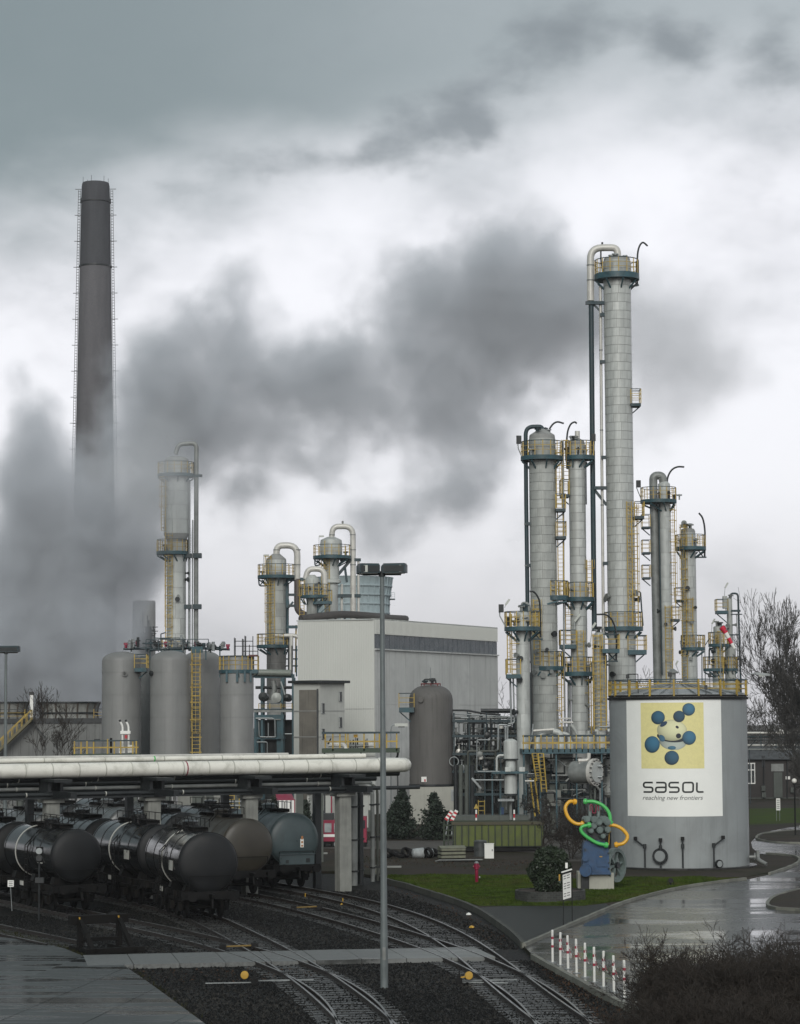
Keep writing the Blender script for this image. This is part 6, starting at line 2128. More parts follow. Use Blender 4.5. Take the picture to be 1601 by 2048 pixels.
for k in range(230):
    dy = rng.uniform(-2.8, 2.8)
    px, py = rng.uniform(906, 1050), rng.choice([1436, 1446, 1458, 1466, 1480, 1492, 1502, 1516, 1530, 1546, 1560, 1580])
    r = rng.choice([0.7, 0.9, 1.2, 1.6, 2.4])
    w = rng.uniform(14, 60)
    x2 = min(px + w, 1066)
    kind = rng.random()
    if kind < 0.4:
        L.tube('pipe', [(px, py, dy), (x2, py, dy)], r, rng.choice(pal))
    elif kind < 0.7:
        L.tube('pipe', [(px, py - 10, dy), (px, py + rng.uniform(20, 70), dy)], r, rng.choice(pal))
    else:
        L.tube('pipe', [(px, py + rng.uniform(15, 40), dy), (px, py, dy), (x2, py, dy), (x2, py + rng.uniform(10, 30), dy)], r, rng.choice(pal), 0.15)
for k in range(75):
    p = L(rng.uniform(908, 1056), rng.uniform(1430, 1570), rng.uniform(-2.9, 1))
    b = MB(); r = rng.uniform(0.12, 0.3); b.lathe([(0.05, -r), (r, -r * 0.7), (r, r * 0.7), (0.05, r)], 10, tuple(p), rng.choice('xyz')); b.cyl(p, p + Vector((0, 0, r * 2.4)), 0.05, n=6); b.cyl(p + Vector((0, 0, r * 2.3)), p + Vector((0, 0, r * 2.5)), 0.18, n=10); part('valve', b, rng.choice([m_pipe, m_silver, m_dark, m_pipeg, m_dark]), L.o)
for k in range(6):
    px = 912 + k * 24; 
    b = MB(); c = L(px, 1560 + rng.uniform(-8, 8), rng.uniform(-2, 1)); R = rng.uniform(0.4, 0.7); b.lathe([(0.1, -1.7), (R, -1.4), (R, 1.4), (0.1, 1.7)], 16, (c.x, c.y, c.z + 0.5), 'z'); part('drum', b, rng.choice([m_dark, m_concd, m_pipeg]), L.o)
for x0 in (948, 960):
    L.box('yellow_ladder_rail', x0 + 6, 1598, x0 + 8, 1640, 0.07, m_yel, -3.2)
for k in range(5):
    L.box('yellow_ladder_rung', 954, 1600 + 9 * k, 968, 1601.4 + 9 * k, 0.05, m_yel, -3.2)
b = MB(); b.tube([L(907 + 9 * cos(a), 1522 + 9 * sin(a), -3) for a in np.linspace(0, 2 * pi, 14, endpoint=False)], 0.05, 6, close=True); part('hose_loop', b, m_silver, L.o)
L.box('blue_drum', 998, 1612, 1005, 1634, 0.4, mat('blue_drum', (0.02, 0.05, 0.12), 0.5), -3.4)
L3 = Loc('pipework_piers', 'row of dark upright tubes right of the brown vessel foot', 'pipework', 930, 196)
for px in (912, 922, 934, 945):
    L3.tube('tube', [(px, 1530), (px, 1660)], 4.2, rng.choice([m_dark, m_concd, m_dark]), 0.1, 14)
# yellow legs and boxes at ground level, silo feet
L = Loc('silo_pier_block', 'concrete legs carrying the silos above the wagons', 'concrete base', 320, 197)
for x0, x1, m in ((355, 386, m_conc), (410, 446, m_conc), (386, 410, m_concd), (250, 262, m_concd), (200, 212, m_concd), (470, 480, m_concd)):
    L.box('pier', x0, 1560, x1, 1670, 1.2, m, rng.uniform(-0.3, 0.3))
L.box('slab', 200, 1552, 512, 1562, 6.5, m_concd, 2)
for k, (x0, x1) in enumerate(((112, 150), (152, 200), (213, 254), (276, 330), (338, 356))):
    Ls = Loc('sheeting', ['white sheeting hung in folds under the pipes, leftmost piece', 'white sheeting in folds, second piece from the left under the pipes', 'white sheeting between two slim concrete legs under the pipes', 'white sheeting above the wagon roofs, broadest piece', 'narrow white sheeting beside the concrete silo pier'][k], 'tarpaulin', (x0 + x1) / 2, 175, 'white sheeting under the pipe bridge')
    b = MB(); V, Fc = [], []
    n = 16
    for i in range(n + 1):
        for j in range(5):
            p = Ls(x0 + (x1 - x0) * i / n, 1584 + 40 * j / 4, 0.18 * sin(i * 1.9 + j * 0.5 + k) + 0.1 * sin(i * 0.7 + j))
            V.append(tuple(p))
    for i in range(n):
        for j in range(4):
            Fc.append((i * 5 + j, (i + 1) * 5 + j, (i + 1) * 5 + j + 1, i * 5 + j + 1))
    b.add(V, Fc); o = part('sheet', b, mat('white_sheeting', (0.42, 0.42, 0.42), 0.5, var=0.2, scale=1.2), Ls.o)
    md = o.modifiers.new('thickness', 'SOLIDIFY'); md.thickness = 0.02
    Ls.box('batten', x0 - 1, 1582, x1 + 1, 1585, 0.1, m_dark)
L = Loc('yellow_stair', 'yellow ladder frame under the pipe bridge right of the silo legs', 'ladder', 462, 178)
for px in (455, 468, 478):
    L.box('upright', px, 1570, px + 1.6, 1625, 0.07, m_yel)
for k in range(7):
    L.box('rung', 455, 1575 + 8 * k, 470, 1576 + 8 * k, 0.05, m_yel)
L = Loc('pipe_trestle', 'low dark trestle with horizontal bars behind the grey-blue wagon', 'trestle', 470, 165)
for py in (1602, 1610, 1618):
    L.box('bar', 440, py, 490, py + 2, 0.15, m_silver)
for px in (445, 468, 486):
    L.box('post', px, 1600, px + 2, 1690, 0.15, m_dark)

# ------------------------------------------------------------------ right background: brick house, pipe bridge, lamp
m_hbrick = mat('dark_house_brick', (0.040, 0.036, 0.034), 0.85, var=0.3, scale=3)
L = Loc('brick_house', 'dark brick house with white-framed windows behind the big tank', 'house', 1580, 262)
L.box('wall', 1478, 1520, 1800, 1606, 7, m_hbrick, 3.5); L.box('plinth', 1476, 1596, 1802, 1607, 7.2, m_concd, 3.5)
b = MB()
a, c = L(1470, 1519, -0.5), L(1806, 1519, -0.5); r_ = L(1470, 1488, 4); r2_ = L(1806, 1488, 4); e_, e2_ = L(1470, 1519, 8), L(1806, 1519, 8)
b.add([tuple(p) for p in (a, c, r2_, r_, e_, e2_)], [(0, 1, 2, 3), (3, 2, 5, 4), (0, 3, 4), (1, 5, 2), (0, 4, 5, 1)]); part('roof', b, mat('dark_roof', (0.035, 0.037, 0.038), 0.5, var=0.3), L.o)
for x0 in (1494, 1597, 1640, 1700):
    L.box('window', x0, 1527, x0 + 17, 1567, 0.06, m_glass, -0.03)
    for xx in (x0, x0 + 8, x0 + 15):
        L.box('window_frame', xx, 1526, xx + 2.4, 1568, 0.10, m_white, -0.06)
    for yy in (1526, 1539, 1566):
        L.box('window_frame', x0, yy, x0 + 17, yy + 2.2, 0.12, m_white, -0.06)
L.box('small_window', 1524, 1512, 1531, 1536, 0.06, m_glass, -0.05); L.box('door', 1548, 1545, 1566, 1598, 0.1, m_concd, -0.05); L.box('door_light', 1543, 1528, 1568, 1543, 0.08, m_pipeg, -0.05); L.box('name_plate', 1572, 1553, 1581, 1559, 0.06, m_white, -0.05)
for px in (1528, 1575):
    L.tube('downpipe', [(px, 1520, -0.15), (px, 1600, -0.15)], 1.2, m_dark)
for px, py in ((1527, 1572), (1585, 1575), (1528, 1585)):
    L.box('wall_box', px - 4, py, px + 4, py + 10, 0.3, m_concd, -0.2)
L = Loc('pipe_bridge', 'distant pipe bridge crossing in front of the brick house', 'pipe bridge', 1590, 245)
L.tube('pipe', [(1480, 1466, 0), (1800, 1466, 0)], 2.2, m_pipe, 0.1, 10); L.tube('pipe', [(1480, 1474, 0.6), (1800, 1474, 0.6)], 1.6, m_teald); L.tube('pipe', [(1480, 1480, -0.4), (1800, 1480, -0.4)], 1.3, m_dark); L.tube('pipe', [(1480, 1491, 0.2), (1800, 1489, 0.2)], 2.0, m_pipe); L.tube('pipe', [(1480, 1499, -0.3), (1800, 1499, -0.3)], 1.4, m_pipeg)
for k in range(10):
    px = 1492 + k * 30
    L.box('frame_post', px, 1466, px + 2.4, 1502, 0.3, m_teald, 0.2)
    b = MB(); b.bar(L(px, 1502, 0), L(px + 30, 1470, 0), 0.1); part('diagonal', b, m_dark, L.o)
for px in (1500, 1640, 1780):
    L.box('leg', px, 1500, px + 3, 1618, 0.3, m_teald, 0.2)
for px in (1562, 1595):
    b = MB(); c = L(px, 1464); b.lathe([(0.3, c.z - 0.2), (0.3, c.z + 0.1), (0.05, c.z + 0.3)], 12, (c.x, 0, 0)); part('cap', b, m_pipe, L.o)
L = Loc('globe_lamp', 'black post lamp with a white globe on the small road island', 'street lamp', 1592, 178.5)
L.tube('post', [(1592, 1676), (1590, 1570)], 1.6, m_black); b = MB(); c = L(1589.5, 1562); rr = 5 / L.sc; b.lathe([(0.02, -rr)] + [(rr * sin(a), -rr * cos(a)) for a in np.linspace(0.3, pi - 0.3, 9)] + [(0.02, rr)], 20, tuple(c)); part('globe', b, mat('opal_glass', (0.75, 0.74, 0.68), 0.25, var=0.03), L.o); L.box('collar', 1587, 1567, 1592, 1571, 0.16, m_black)
L = Loc('road_sign', 'narrow white information sign on two thin posts by the far verge', 'sign', 1557, 205)
L.box('board', 1553, 1597, 1561.5, 1621, 0.05, m_white); L.box('post', 1553.5, 1621, 1554.5, 1650, 0.05, m_silver); L.box('post', 1560, 1621, 1561, 1650, 0.05, m_silver)
for k in range(5):
    L.box('text_line', 1554.5, 1600 + k * 4, 1560, 1601.4 + k * 4, 0.02, m_inkg, -0.03)

# ------------------------------------------------------------------ vegetation
m_twig = mat('dark_wet_twigs', (0.026, 0.020, 0.015), 0.8, var=0.3)
m_twigg = mat('haze_grey_twigs', (0.065, 0.062, 0.058), 0.8, var=0.3)  # grey lightened to paint haze into the twig colour
m_bark = mat('bark', (0.035, 0.030, 0.026), 0.85, var=0.3)


def grow(h, r, spread, depth, seed, nb=(2, 3), up=0.25, stems=1, lean=0.0, first=0.28, shrink=0.74, base=0.0, rmin=0.003):
    """branch segments of a leafless tree or shrub"""
    q = random.Random(seed)
    S = []

    def rec(p, d, L_, r_, k):
        n = 3 if k > 2 else 2
        for i in range(n):
            d = (d + Vector((q.gauss(0, 1), q.gauss(0, 1), q.gauss(0, 0.6) + up * 0.6)) * 0.16).normalized()
            e = p + d * (L_ / n)
            r1 = r_ * (1 - 0.3 / n * (i + 1) / 1)
            S.append((p, e, max(rmin, r_), max(rmin, r1)))
            p, r_ = e, r1
            if k > 0 and i < n - 1 and q.random() < 0.6:
                dd = (d + Vector((q.gauss(0, 1), q.gauss(0, 1), q.gauss(0, 0.5))).normalized() * spread).normalized()
                rec(p, dd, L_ * shrink * 0.75, r_ * 0.5, k - 1)
        if k > 0:
            for j in range(q.randint(*nb)):
                dd = (d + Vector((q.gauss(0, 1), q.gauss(0, 1), q.gauss(0, 0.6) + up)).normalized() * spread).normalized()
                rec(p, dd, L_ * shrink * q.uniform(0.75, 1.15), r_ * 0.66, k - 1)
    for s_ in range(stems):
        a = q.uniform(0, 2 * pi)
        d0 = Vector((cos(a) * lean * q.uniform(0.3, 1), sin(a) * lean * q.uniform(0.3, 1), 1)).normalized()
        p0 = Vector((cos(a) * base * q.random(), sin(a) * base * q.random(), -0.1))
        rec(p0, d0, h * first * q.uniform(0.8, 1.1), r * q.uniform(0.7, 1), depth)
    return S


def bare_tree(name, label, loc, h, r, seed, depth=5, spread=0.75, m=None, group=None, cat='tree', xy=1.0, **kw):
    S = grow(h, r, spread, depth, seed, **kw)
    top = max(s[1].z for s in S)
    k = h / top
    sq = Vector((xy, xy, 1.0)) * k
    S = [(a * sq, c * sq, r0, r1) for a, c, r0, r1 in S]
    o = thing(name, label, cat, tuple(loc), 0, group)
    big = [s for s in S if s[2] > r * 0.42]
    small = [s for s in S if s[2] <= r * 0.42]
    for nm, L_, n_ in (('trunk', big, 7), ('crown', small, 4)):
        if L_:
            me = segs_data(nm, [tuple(s[0]) for s in L_], [tuple(s[1]) for s in L_], [s[2] for s in L_], [s[3] for s in L_], m or m_twig, n_)
            link(nm, me, o)
    return o


def gp(px, Y):
    p = at(px, 1500, Y)
    return Vector((p.x, Y, 0))


TG = 'leafless trees at the right edge'
bare_tree('bare_tree', 'large leafless tree at the right picture edge, its twigs against the sky', gp(1672, 178), zat(1672, 1175, 178), 0.28, 5, 7, 0.60, m_twigg, TG, nb=(3, 3), up=0.25, first=0.24, shrink=0.72, rmin=0.011, xy=0.56)
bare_tree('bare_tree', 'broad leafless tree low behind the street lamp at the right', gp(1606, 215), zat(1606, 1320, 215), 0.2, 8, 6, 0.62, m_twigg, TG, nb=(3, 3), up=0.35, first=0.22, rmin=0.013, xy=0.6)
for k, (px, py, Y, sd, lab) in enumerate(((1508, 1400, 300, 2, 'small hazy leafless tree just right of the tank rim'), (1530, 1386, 310, 3, 'hazy leafless tree second to the right of the tank rim'), (1560, 1372, 320, 5, 'hazy leafless tree beyond the pipe bridge, third from the tank'), (1600, 1392, 320, 6, 'hazy leafless tree at the edge, farthest right beyond the pipe bridge'),
                                          (1012, 1352, 330, 9, 'faint leafless tree between cream building and short column'), (1032, 1375, 335, 12, 'faint low leafless tree just left of the short smooth column'), (1284, 1330, 320, 10, 'faint leafless tree top between two columns above the tank'))):
    bare_tree('bare_tree', lab, gp(px, Y), zat(px, py, Y), 0.3, sd, 5, 0.85, m_twigg, 'faint leafless trees in the distance', nb=(2, 3), first=0.2, rmin=0.02)
bare_tree('bare_tree', 'small dark leafless tree in front of the green container', gp(1089, 151), 4.3, 0.09, 21, 6, 1.0, m_twig, None, nb=(2, 3), up=0.02, first=0.36, shrink=0.66, rmin=0.009)
for k, (px, Y, h, sd, lab) in enumerate(((1140, 152, 3.6, 31, 'dark bare shrub behind the pump sculpture, left one'), (1185, 154, 3.4, 32, 'dark bare shrub directly behind the pump sculpture'), (1225, 150, 3.3, 33, 'dark bare shrub between pump sculpture and tank'))):
    bare_tree('bare_shrub', lab, gp(px, Y), h, 0.05, sd, 4, 1.0, m_twig, 'bare shrubs behind the pump sculpture', 'shrub', stems=10, lean=0.5, up=0.08, first=0.30, base=0.7, rmin=0.008)
bare_tree('bare_tree', 'thin leafless birch in front of the cooling building at the left', gp(112, 205), zat(112, 1362, 205), 0.11, 41, 6, 0.5, m_twig, None, nb=(2, 3), up=0.3, first=0.24, shrink=0.75, rmin=0.012)
for k, (px, h, sd) in enumerate(((75, 5.0, 51), (135, 5.4, 52))):
    bare_tree('bare_shrub', ['tangled grey thicket left of the thin birch', 'tangled grey thicket right of the thin birch'][k], gp(px, 200), h, 0.05, sd, 5, 0.9, m_twigg, 'thickets before the cooling building', 'shrub', stems=10, lean=0.5, first=0.3, base=1.2, rmin=0.012)
# foreground bushes, bottom right
for k, (px, Y, h, sd, lab) in enumerate(((1385, 63, 2.95, 61, 'dark twiggy bush at the bottom right, tallest in the middle'), (1450, 60, 3.0, 62, 'dark twiggy bush right beside the tallest foreground one'), (1520, 61, 2.9, 63, 'dark twiggy bush third from the bollards'),
                                         (1575, 63, 2.95, 64, 'dark twiggy bush at the right picture edge'), (1640, 60, 2.9, 65, 'dark twiggy bush cut off by the right picture edge'), (1345, 60, 1.9, 66, 'low dark twiggy bush nearest to the last bollard'), (1400, 56, 2.2, 67, 'low dark bush at the very bottom of the picture'), (1480, 56, 2.3, 68, 'dark bush at the bottom right, in front of the others'), (1580, 56, 2.3, 69, 'dark bush at the bottom right corner'))):
    bare_tree('twiggy_bush', lab, gp(px, Y), h * 1.17, 0.024, sd, 6, 0.85, m_twig, 'twiggy bushes in the foreground', 'bush', stems=26, lean=0.45, up=0.22, first=0.27, base=0.85, shrink=0.74, rmin=0.0045)

# evergreens
m_leafd = mat('dark_conifer_needles', (0.014, 0.024, 0.014), 0.7, var=0.5, scale=2.5)
m_leafb = mat('dark_evergreen_leaves', (0.016, 0.028, 0.012), 0.6, var=0.5, scale=3)


def conifer(name, label, px, Y, py_top, w_px, m=m_leafd, group=None, n=4200, column=False, size=0.13):
    base = gp(px, Y)
    H_ = zat(px, py_top, Y)
    W_ = w_px / (F / Y) / 2
    o = thing(name, label, 'conifer' if not column else 'shrub', tuple(base), 0, group)
    b = MB(); b.cyl((0, 0, -0.1), (0, 0, H_ * 0.92), 0.11, 0.02, 8); part('trunk', b, m_bark, o)
    # whorls of boughs, needles spread along them
    q = np.random.default_rng(int(px))
    C_ = []
    P, Q, A_0, A_1 = [], [], [], []
    nb = 70
    for i in range(nb):
        f = (i + q.random()) / nb
        z = H_ * (0.06 + 0.92 * f)
        prof = (1 - f) ** 0.75 * (0.75 + 0.5 * q.random()) if not column else (0.9 * (1 - f ** 3)) * (0.8 + 0.35 * q.random())
        L_ = W_ * max(0.08, prof)
        a = q.uniform(0, 2 * pi)
        tip = np.array([cos(a) * L_, sin(a) * L_, z + L_ * (0.15 if not column else 0.6)])
        root = np.array([0, 0, z - L_ * 0.1])
        P.append(root); Q.append(tip); A_0.append(0.025); A_1.append(0.006)
        k = max(12, int(n / nb * (0.4 + prof)))
        t_ = q.uniform(0.15, 1.03, k)[:, None]
        C_.append(root + (tip - root) * t_ + q.normal(0, 0.085 + 0.05 * L_, (k, 3)))
    link('bough', segs_data('bough', P, Q, A_0, A_1, m_bark, 4), o)
    link('crown', leaf_data('crown', np.concatenate(C_), size, m), o)
    return o


CG = 'conifers at the foot of the brown vessel'
conifer('conifer', 'tall dark conifer in front of the brown vessel base', 806, 178, 1578, 74, group=CG, n=6500, size=0.11)
conifer('conifer', 'shorter dark conifer right of the tall one', 868, 177, 1588, 66, group=CG, n=6000, size=0.11)
conifer('conifer', 'low dark conifer between the lamp mast and the tall conifer', 786, 180, 1612, 44, group=CG, n=3500, size=0.11)
conifer('conifer', 'low spreading conifer behind the green container corner', 892, 181, 1625, 44, group=CG, n=3500, size=0.11)
for px, py, w, lab in ((522, 1606, 22, 'slim dark cypress, leftmost of three behind the grey-blue wagon'), (548, 1592, 22, 'slim dark cypress, middle of three behind the grey-blue wagon'), (612, 1600, 26, 'slim dark cypress right of the striped awning')):
    conifer('cypress', lab, px, 163, py, w, group='slim cypresses behind the wagons', n=2200, column=True, size=0.09)
# clipped round bush in its brick planter
pc = G(1104, 1806)
pc = Vector((pc.x, pc.y + 1.1, 0))
o = thing('round_bush', 'dense dark round bush standing in the low brick planter', 'bush', tuple(pc))
n = 16000
d_ = nrg.normal(size=(n, 3)); d_ /= np.linalg.norm(d_, axis=1, keepdims=True)
rr_ = nrg.uniform(0.55, 1.0, n) ** 0.5
lump = 1 + 0.12 * np.sin(d_[:, 0] * 6 + 1) * np.cos(d_[:, 2] * 5) + 0.08 * np.sin(d_[:, 1] * 9 + d_[:, 2] * 7)
C_ = d_ * (rr_ * lump)[:, None] * np.array([0.92, 0.92, 1.12]) + np.array([0, 0, 1.35])
link('crown', leaf_data('crown', C_, 0.07, m_leafb), o)
S = grow(2.2, 0.05, 0.8, 3, 77, stems=7, lean=0.5, base=0.3)
link('stems', segs_data('stems', [tuple(s[0]) for s in S], [tuple(s[1]) for s in S], [s[2] for s in S], [s[3] for s in S], m_bark, 5), o)
pl = thing('brick_planter', 'low curved brick planter around the round bush', 'planter', tuple(pc))
m_pbrick = mat('dark_planter_brick', (0.040, 0.042, 0.038), 0.8, var=0.3, rand=0.35)
R_ = 1.62
b = MB(); da = 0.25 / R_; b.sector(R_ - 0.11, R_ + 0.01, 0.03 * da, 0.97 * da, 0.006, 0.094, 2); me = b.data('brick', m_pbrick)
for row in range(5):
    for k in range(int(2 * pi / da)):
        link('brick', me, pl, (0, 0, 0.02 + row * 0.1), k * 2 * pi / int(2 * pi / da) + (row % 2) * da / 2)
b = MB(); b.sector(0.02, R_ - 0.112, 0, 2 * pi, 0, 0.46, 28); part('soil', b, mat('leaf_litter', (0.04, 0.028, 0.02), 0.9, var=0.4, scale=5, bump=0.5), pl)
b = MB(); b.sector(R_ - 0.10, R_ - 0.005, 0, 2 * pi, 0, 0.50, 36); part('mortar', b, m_concd, pl)
# ------------------------------------------------------------------ tall lamp masts
def mast(label, px, py_base, px_top, py_top, Y, heads):
    L = Loc('lamp_mast', label, 'lamp mast', px, Y)
    z = L(px_top, py_top).z
    b = MB(); b.lathe([(0.125, -0.2), (0.12, 1.6), (0.11, 2.0), (0.07, z)], 16); part('pole', b, mat('mast_grey', (0.13, 0.15, 0.15), 0.45, metal=0.2, var=0.2), L.o)
    b = MB(); b.box((0, -0.11, 0.95), (0.10, 0.06, 0.4)); part('hatch', b, m_pipeg, L.o)
    b = MB(); b.cyl((0, 0, z - 0.05), (0, 0, z + 0.12), 0.11, n=12); hub = part('hub', b, m_dark, L.o)
    for (x, y, rz, w) in heads:
        b = MB(); b.box((0, 0, 0), (w, 0.46, 0.27)); b.box((0, 0, 0.15), (w * 0.94, 0.40, 0.05))
        f = part('floodlight', b, m_teald, L.o, (x, y, z + 0.19), rz)
        b = MB(); b.box((0, 0, -0.145), (w * 0.8, 0.36, 0.02)); part('lens', b, m_lamp, f)
        b = MB(); b.box((0, -0.236, 0), (w * 0.9, 0.012, 0.2)); part('side_panel', b, m_dark, f)
    b = MB(); b.bar((-0.62, 0, z + 0.02), (0.62, 0, z + 0.02), 0.07); part('cross_arm', b, m_dark, L.o)
    return L, z


L, z = mast('tall grey lamp mast standing in the ballast between the two turnouts', 767, 1960, 763, 1150, 80.9, [(-0.44, -0.1, 0.25, 0.66), (0.42, -0.1, -0.2, 0.74), (-0.5, 0.5, -0.4, 0.55), (0.3, 0.55, 0.4, 0.55)])
for x0, x1 in ((-0.66, -0.46), (0.56, 0.74)):
    b = MB(); b.box(((x0 + x1) / 2, -0.36, z + 0.19), (x1 - x0, 0.03, 0.22)); part('glass_panel', b, m_lamp, L.o)
mast('second lamp mast with a flat head at the left picture edge', 10, 1800, 14, 1306, 131, [(-0.3, 0, 0.15, 0.75), (0.32, 0, -0.15, 0.75), (0, 0.5, 0.5, 0.6)])

# ------------------------------------------------------------------ bollards with chain
BP = [(1106, 1926), (1121.5, 1931.5), (1137, 1938.7), (1154, 1947), (1171, 1956), (1189.6, 1965.5), (1208, 1975), (1228.7, 1985), (1250, 1996)]
ordn = ['farthest, next to the crossing', 'second from the crossing', 'third from the crossing', 'fourth from the crossing', 'middle one of the row', 'fourth from the bush', 'third from the bush', 'second from the bush', 'nearest, touching the bush']
m_bol = mat('bollard_white', (0.72, 0.72, 0.68), 0.5, var=0.08, dirt=(0.4, 0.4, 0.36), dirt_amt=0.3, dirt_scale=4)
m_bolr = mat('bollard_red', (0.30, 0.02, 0.045), 0.5, var=0.15)
bw = [G(*p) for p in BP]
proto = None
for i, p in enumerate(bw):
    if proto is None:
        o = thing('bollard', 'x', 'bollard', tuple(p), 0, 'red and white bollards along the kerb')
        b = MB(); b.cyl((0, 0, 0), (0, 0, 1.10), 0.042, n=14); b.lathe([(0.042, 1.10), (0.03, 1.125), (0.0, 1.13)], 14); part('post', b, m_bol, o)
        b = MB(); b.cyl((0, 0, 0.0), (0, 0, 0.025), 0.13, n=16); part('foot_plate', b, m_silver, o)
        for z0 in (0.52, 0.81):
            b = MB(); b.cyl((0, 0, z0), (0, 0, z0 + 0.085), 0.046, n=14); part('red_band', b, m_bolr, o)
        b = MB(); b.tube([(0.05, 0, 0.93), (0.075, 0, 0.93)], 0.012, 6); part('chain_eye', b, m_silver, o)
        proto = o
    else:
        o = copy_tree(proto)
    o.location = tuple(p)
    o.rotation_euler = (rng.uniform(-0.012, 0.012), rng.uniform(-0.012, 0.012), atan2(*(bw[min(i + 1, 8)] - bw[max(i - 1, 0)]).yx))
    o['label'] = 'red and white striped bollard, ' + ordn[i]
for i in range(1, 8):
    a, c = bw[i] + Vector((0, 0, 0.93)), bw[i + 1] + Vector((0, 0, 0.93))
    o = thing('barrier_chain', 'red and white plastic chain hanging at the bollard ' + ordn[i], 'chain', tuple(a), 0, 'plastic chains between the bollards')
    n = 18
    half = 9 if i % 2 else 18
    for colr, nm in ((m_bol, 'white_links'), (m_bolr, 'red_links')):
        b = MB()
        for k in range(n):
            if (k // 3) % 2 != (0 if colr is m_bol else 1):
                continue
            t0, t1 = k / n, (k + 1) / n
            s0, s1 = -0.42 * 4 * t0 * (1 - t0), -0.42 * 4 * t1 * (1 - t1)
            d = c - a
            b.cyl(d * t0 + Vector((0, 0, s0)), d * t1 + Vector((0, 0, s1)), 0.010, n=6)
        part(nm, b, colr, o, kind='stuff')

# ------------------------------------------------------------------ point levers with yellow counterweights
m_yelw = mat('yellow_weight', (0.44, 0.26, 0.03), 0.5, var=0.2, dirt=(0.2, 0.12, 0.03), dirt_amt=0.5)
for px, py, dx, up, lab in ((490, 1961, 1, 0.02, 'points lever with a round yellow weight beside the left turnout'), (938, 1961, -1, 0.0, 'points lever with a round yellow weight beside the right turnout')):
    p = G(px + 20 * dx, py + 8, ZB)
    o = thing('points_lever', lab, 'points lever', tuple(p))
    b = MB(); b.box((0, 0, 0.10), (0.22, 0.4, 0.22)); b.box((0, 0, 0.24), (0.12, 0.16, 0.10)); b.bar((0.02, 0, 0.2), (0.02, 0, 0.44), 0.05); part('stand', b, m_black, o)
    b = MB(); b.bar((0, -0.02, 0.20), (-0.30 * dx, -0.06, 0.27 + up), 0.05); part('lever', b, m_yelw if dx < 0 else m_black, o)
    c = Vector((-0.33 * dx, -0.06, 0.28 + up))
    b = MB(); b.lathe([(0.02, -0.06), (0.12, -0.055), (0.135, -0.03), (0.135, 0.03), (0.12, 0.055), (0.02, 0.06)], 24, tuple(c), 'y'); part('weight', b, m_yelw, o)
    b = MB(); b.bar((-0.1, 0.1, 0.10), (1.9, 0.35, 0.10), 0.04); b.bar((0.1, 0.1, 0.05), (-1.6 * dx, -0.1, 0.05), 0.035); part('rod', b, m_silver, o)
# yellow gauge bars lying across rails
for x0, y0, x1, y1, lab in ((446, 1893.5, 510, 1891, 'yellow painted bar lying across the rails of the left turnout'), (588, 1815.5, 640, 1813, 'dull yellow bar lying across the rails behind the lamp mast')):
    a, c = G(x0, y0, 0.06), G(x1, y1, 0.06)
    o = thing('yellow_bar', lab, 'bar', tuple(a))
    b = MB(); b.bar((0, 0, 0), c - a, 0.08, 0.05); part('bar', b, mat('dull_yellow', (0.20, 0.13, 0.03), 0.6), o)
    for q in (Vector(), c - a):
        b = MB(); b.box((q.x, q.y, -0.02), (0.25, 0.3, 0.22)); part('clamp', b, m_black, o)
# small debris between the tracks
for k, (px, py, m_, lab) in enumerate(((686, 1805, m_yelw, 'tiny yellow peg standing between two tracks'), (611, 1795, m_yelw, 'tiny yellow peg nearest the end pillar'), (686, 1811, m_yelw, 'flat yellowish scrap lying beside the rail'), (944, 1857, m_yelw, 'small ochre stone in the ballast by the crossing'), (938, 1831, m_bol, 'small white stone in the ballast below the kerb'))):
    p = G(px, py, ZB)
    b = MB()
    if k < 2:
        b.cyl((0, 0, 0), (0, 0, 0.2), 0.028, n=8)
    else:
        b.lathe([(0.03, 0), (0.13, 0.02), (0.09, 0.09), (0.01, 0.12)], 7)
    o = part('marker_peg' if k < 2 else 'stone', b, m_, None, tuple(p)); tag(o, lab, 'peg' if k < 2 else 'stone')

# ------------------------------------------------------------------ buffer stop
pb = G(198, 1893, ZR)
rz = atan2(de.y, de.x) - pi / 2           # local +y looks back along the siding
o = thing('buffer_stop', 'dark timber and iron buffer stop at the end of the short siding', 'buffer stop', (pb.x, pb.y, ZB), rz)
m_tim = mat('tarred_timber', (0.006, 0.0055, 0.005), 0.7, var=0.4, spec=0.15)
b = MB(); b.box((0, 0.05, 1.18), (2.3, 0.3, 0.32)); part('buffer_beam', b, m_tim, o)
for x in (-0.78, 0.78):
    b = MB(); b.box((x, -0.05, 0.62), (0.18, 0.2, 1.25)); part('upright', b, m_tim, o)
    b = MB(); b.bar((x, -0.1, 1.15), (x, -1.5, 0.05), 0.16, 0.16); part('raking_strut', b, m_tim, o)
    b = MB(); b.bar((x, 0.9, 0.1), (x, -1.7, 0.1), 0.16, 0.16); part('ground_beam', b, m_tim, o)
    b = MB(); b.lathe([(0.10, 0.2), (0.10, 0.42), (0.24, 0.44), (0.24, 0.50), (0.05, 0.51)], 16, (x, 0, 1.18), 'y'); part('buffer', b, m_black, o)
    b = MB(); b.box((x - 0.05, -0.13, 1.22), (0.05, 0.05, 0.14)); part('reflector', b, m_yelw, o)
b = MB(); b.box((0, -0.1, 0.45), (1.7, 0.12, 0.14)); b.box((0, -1.6, 0.14), (2.3, 0.2, 0.2)); part('cross_tie', b, m_tim, o)
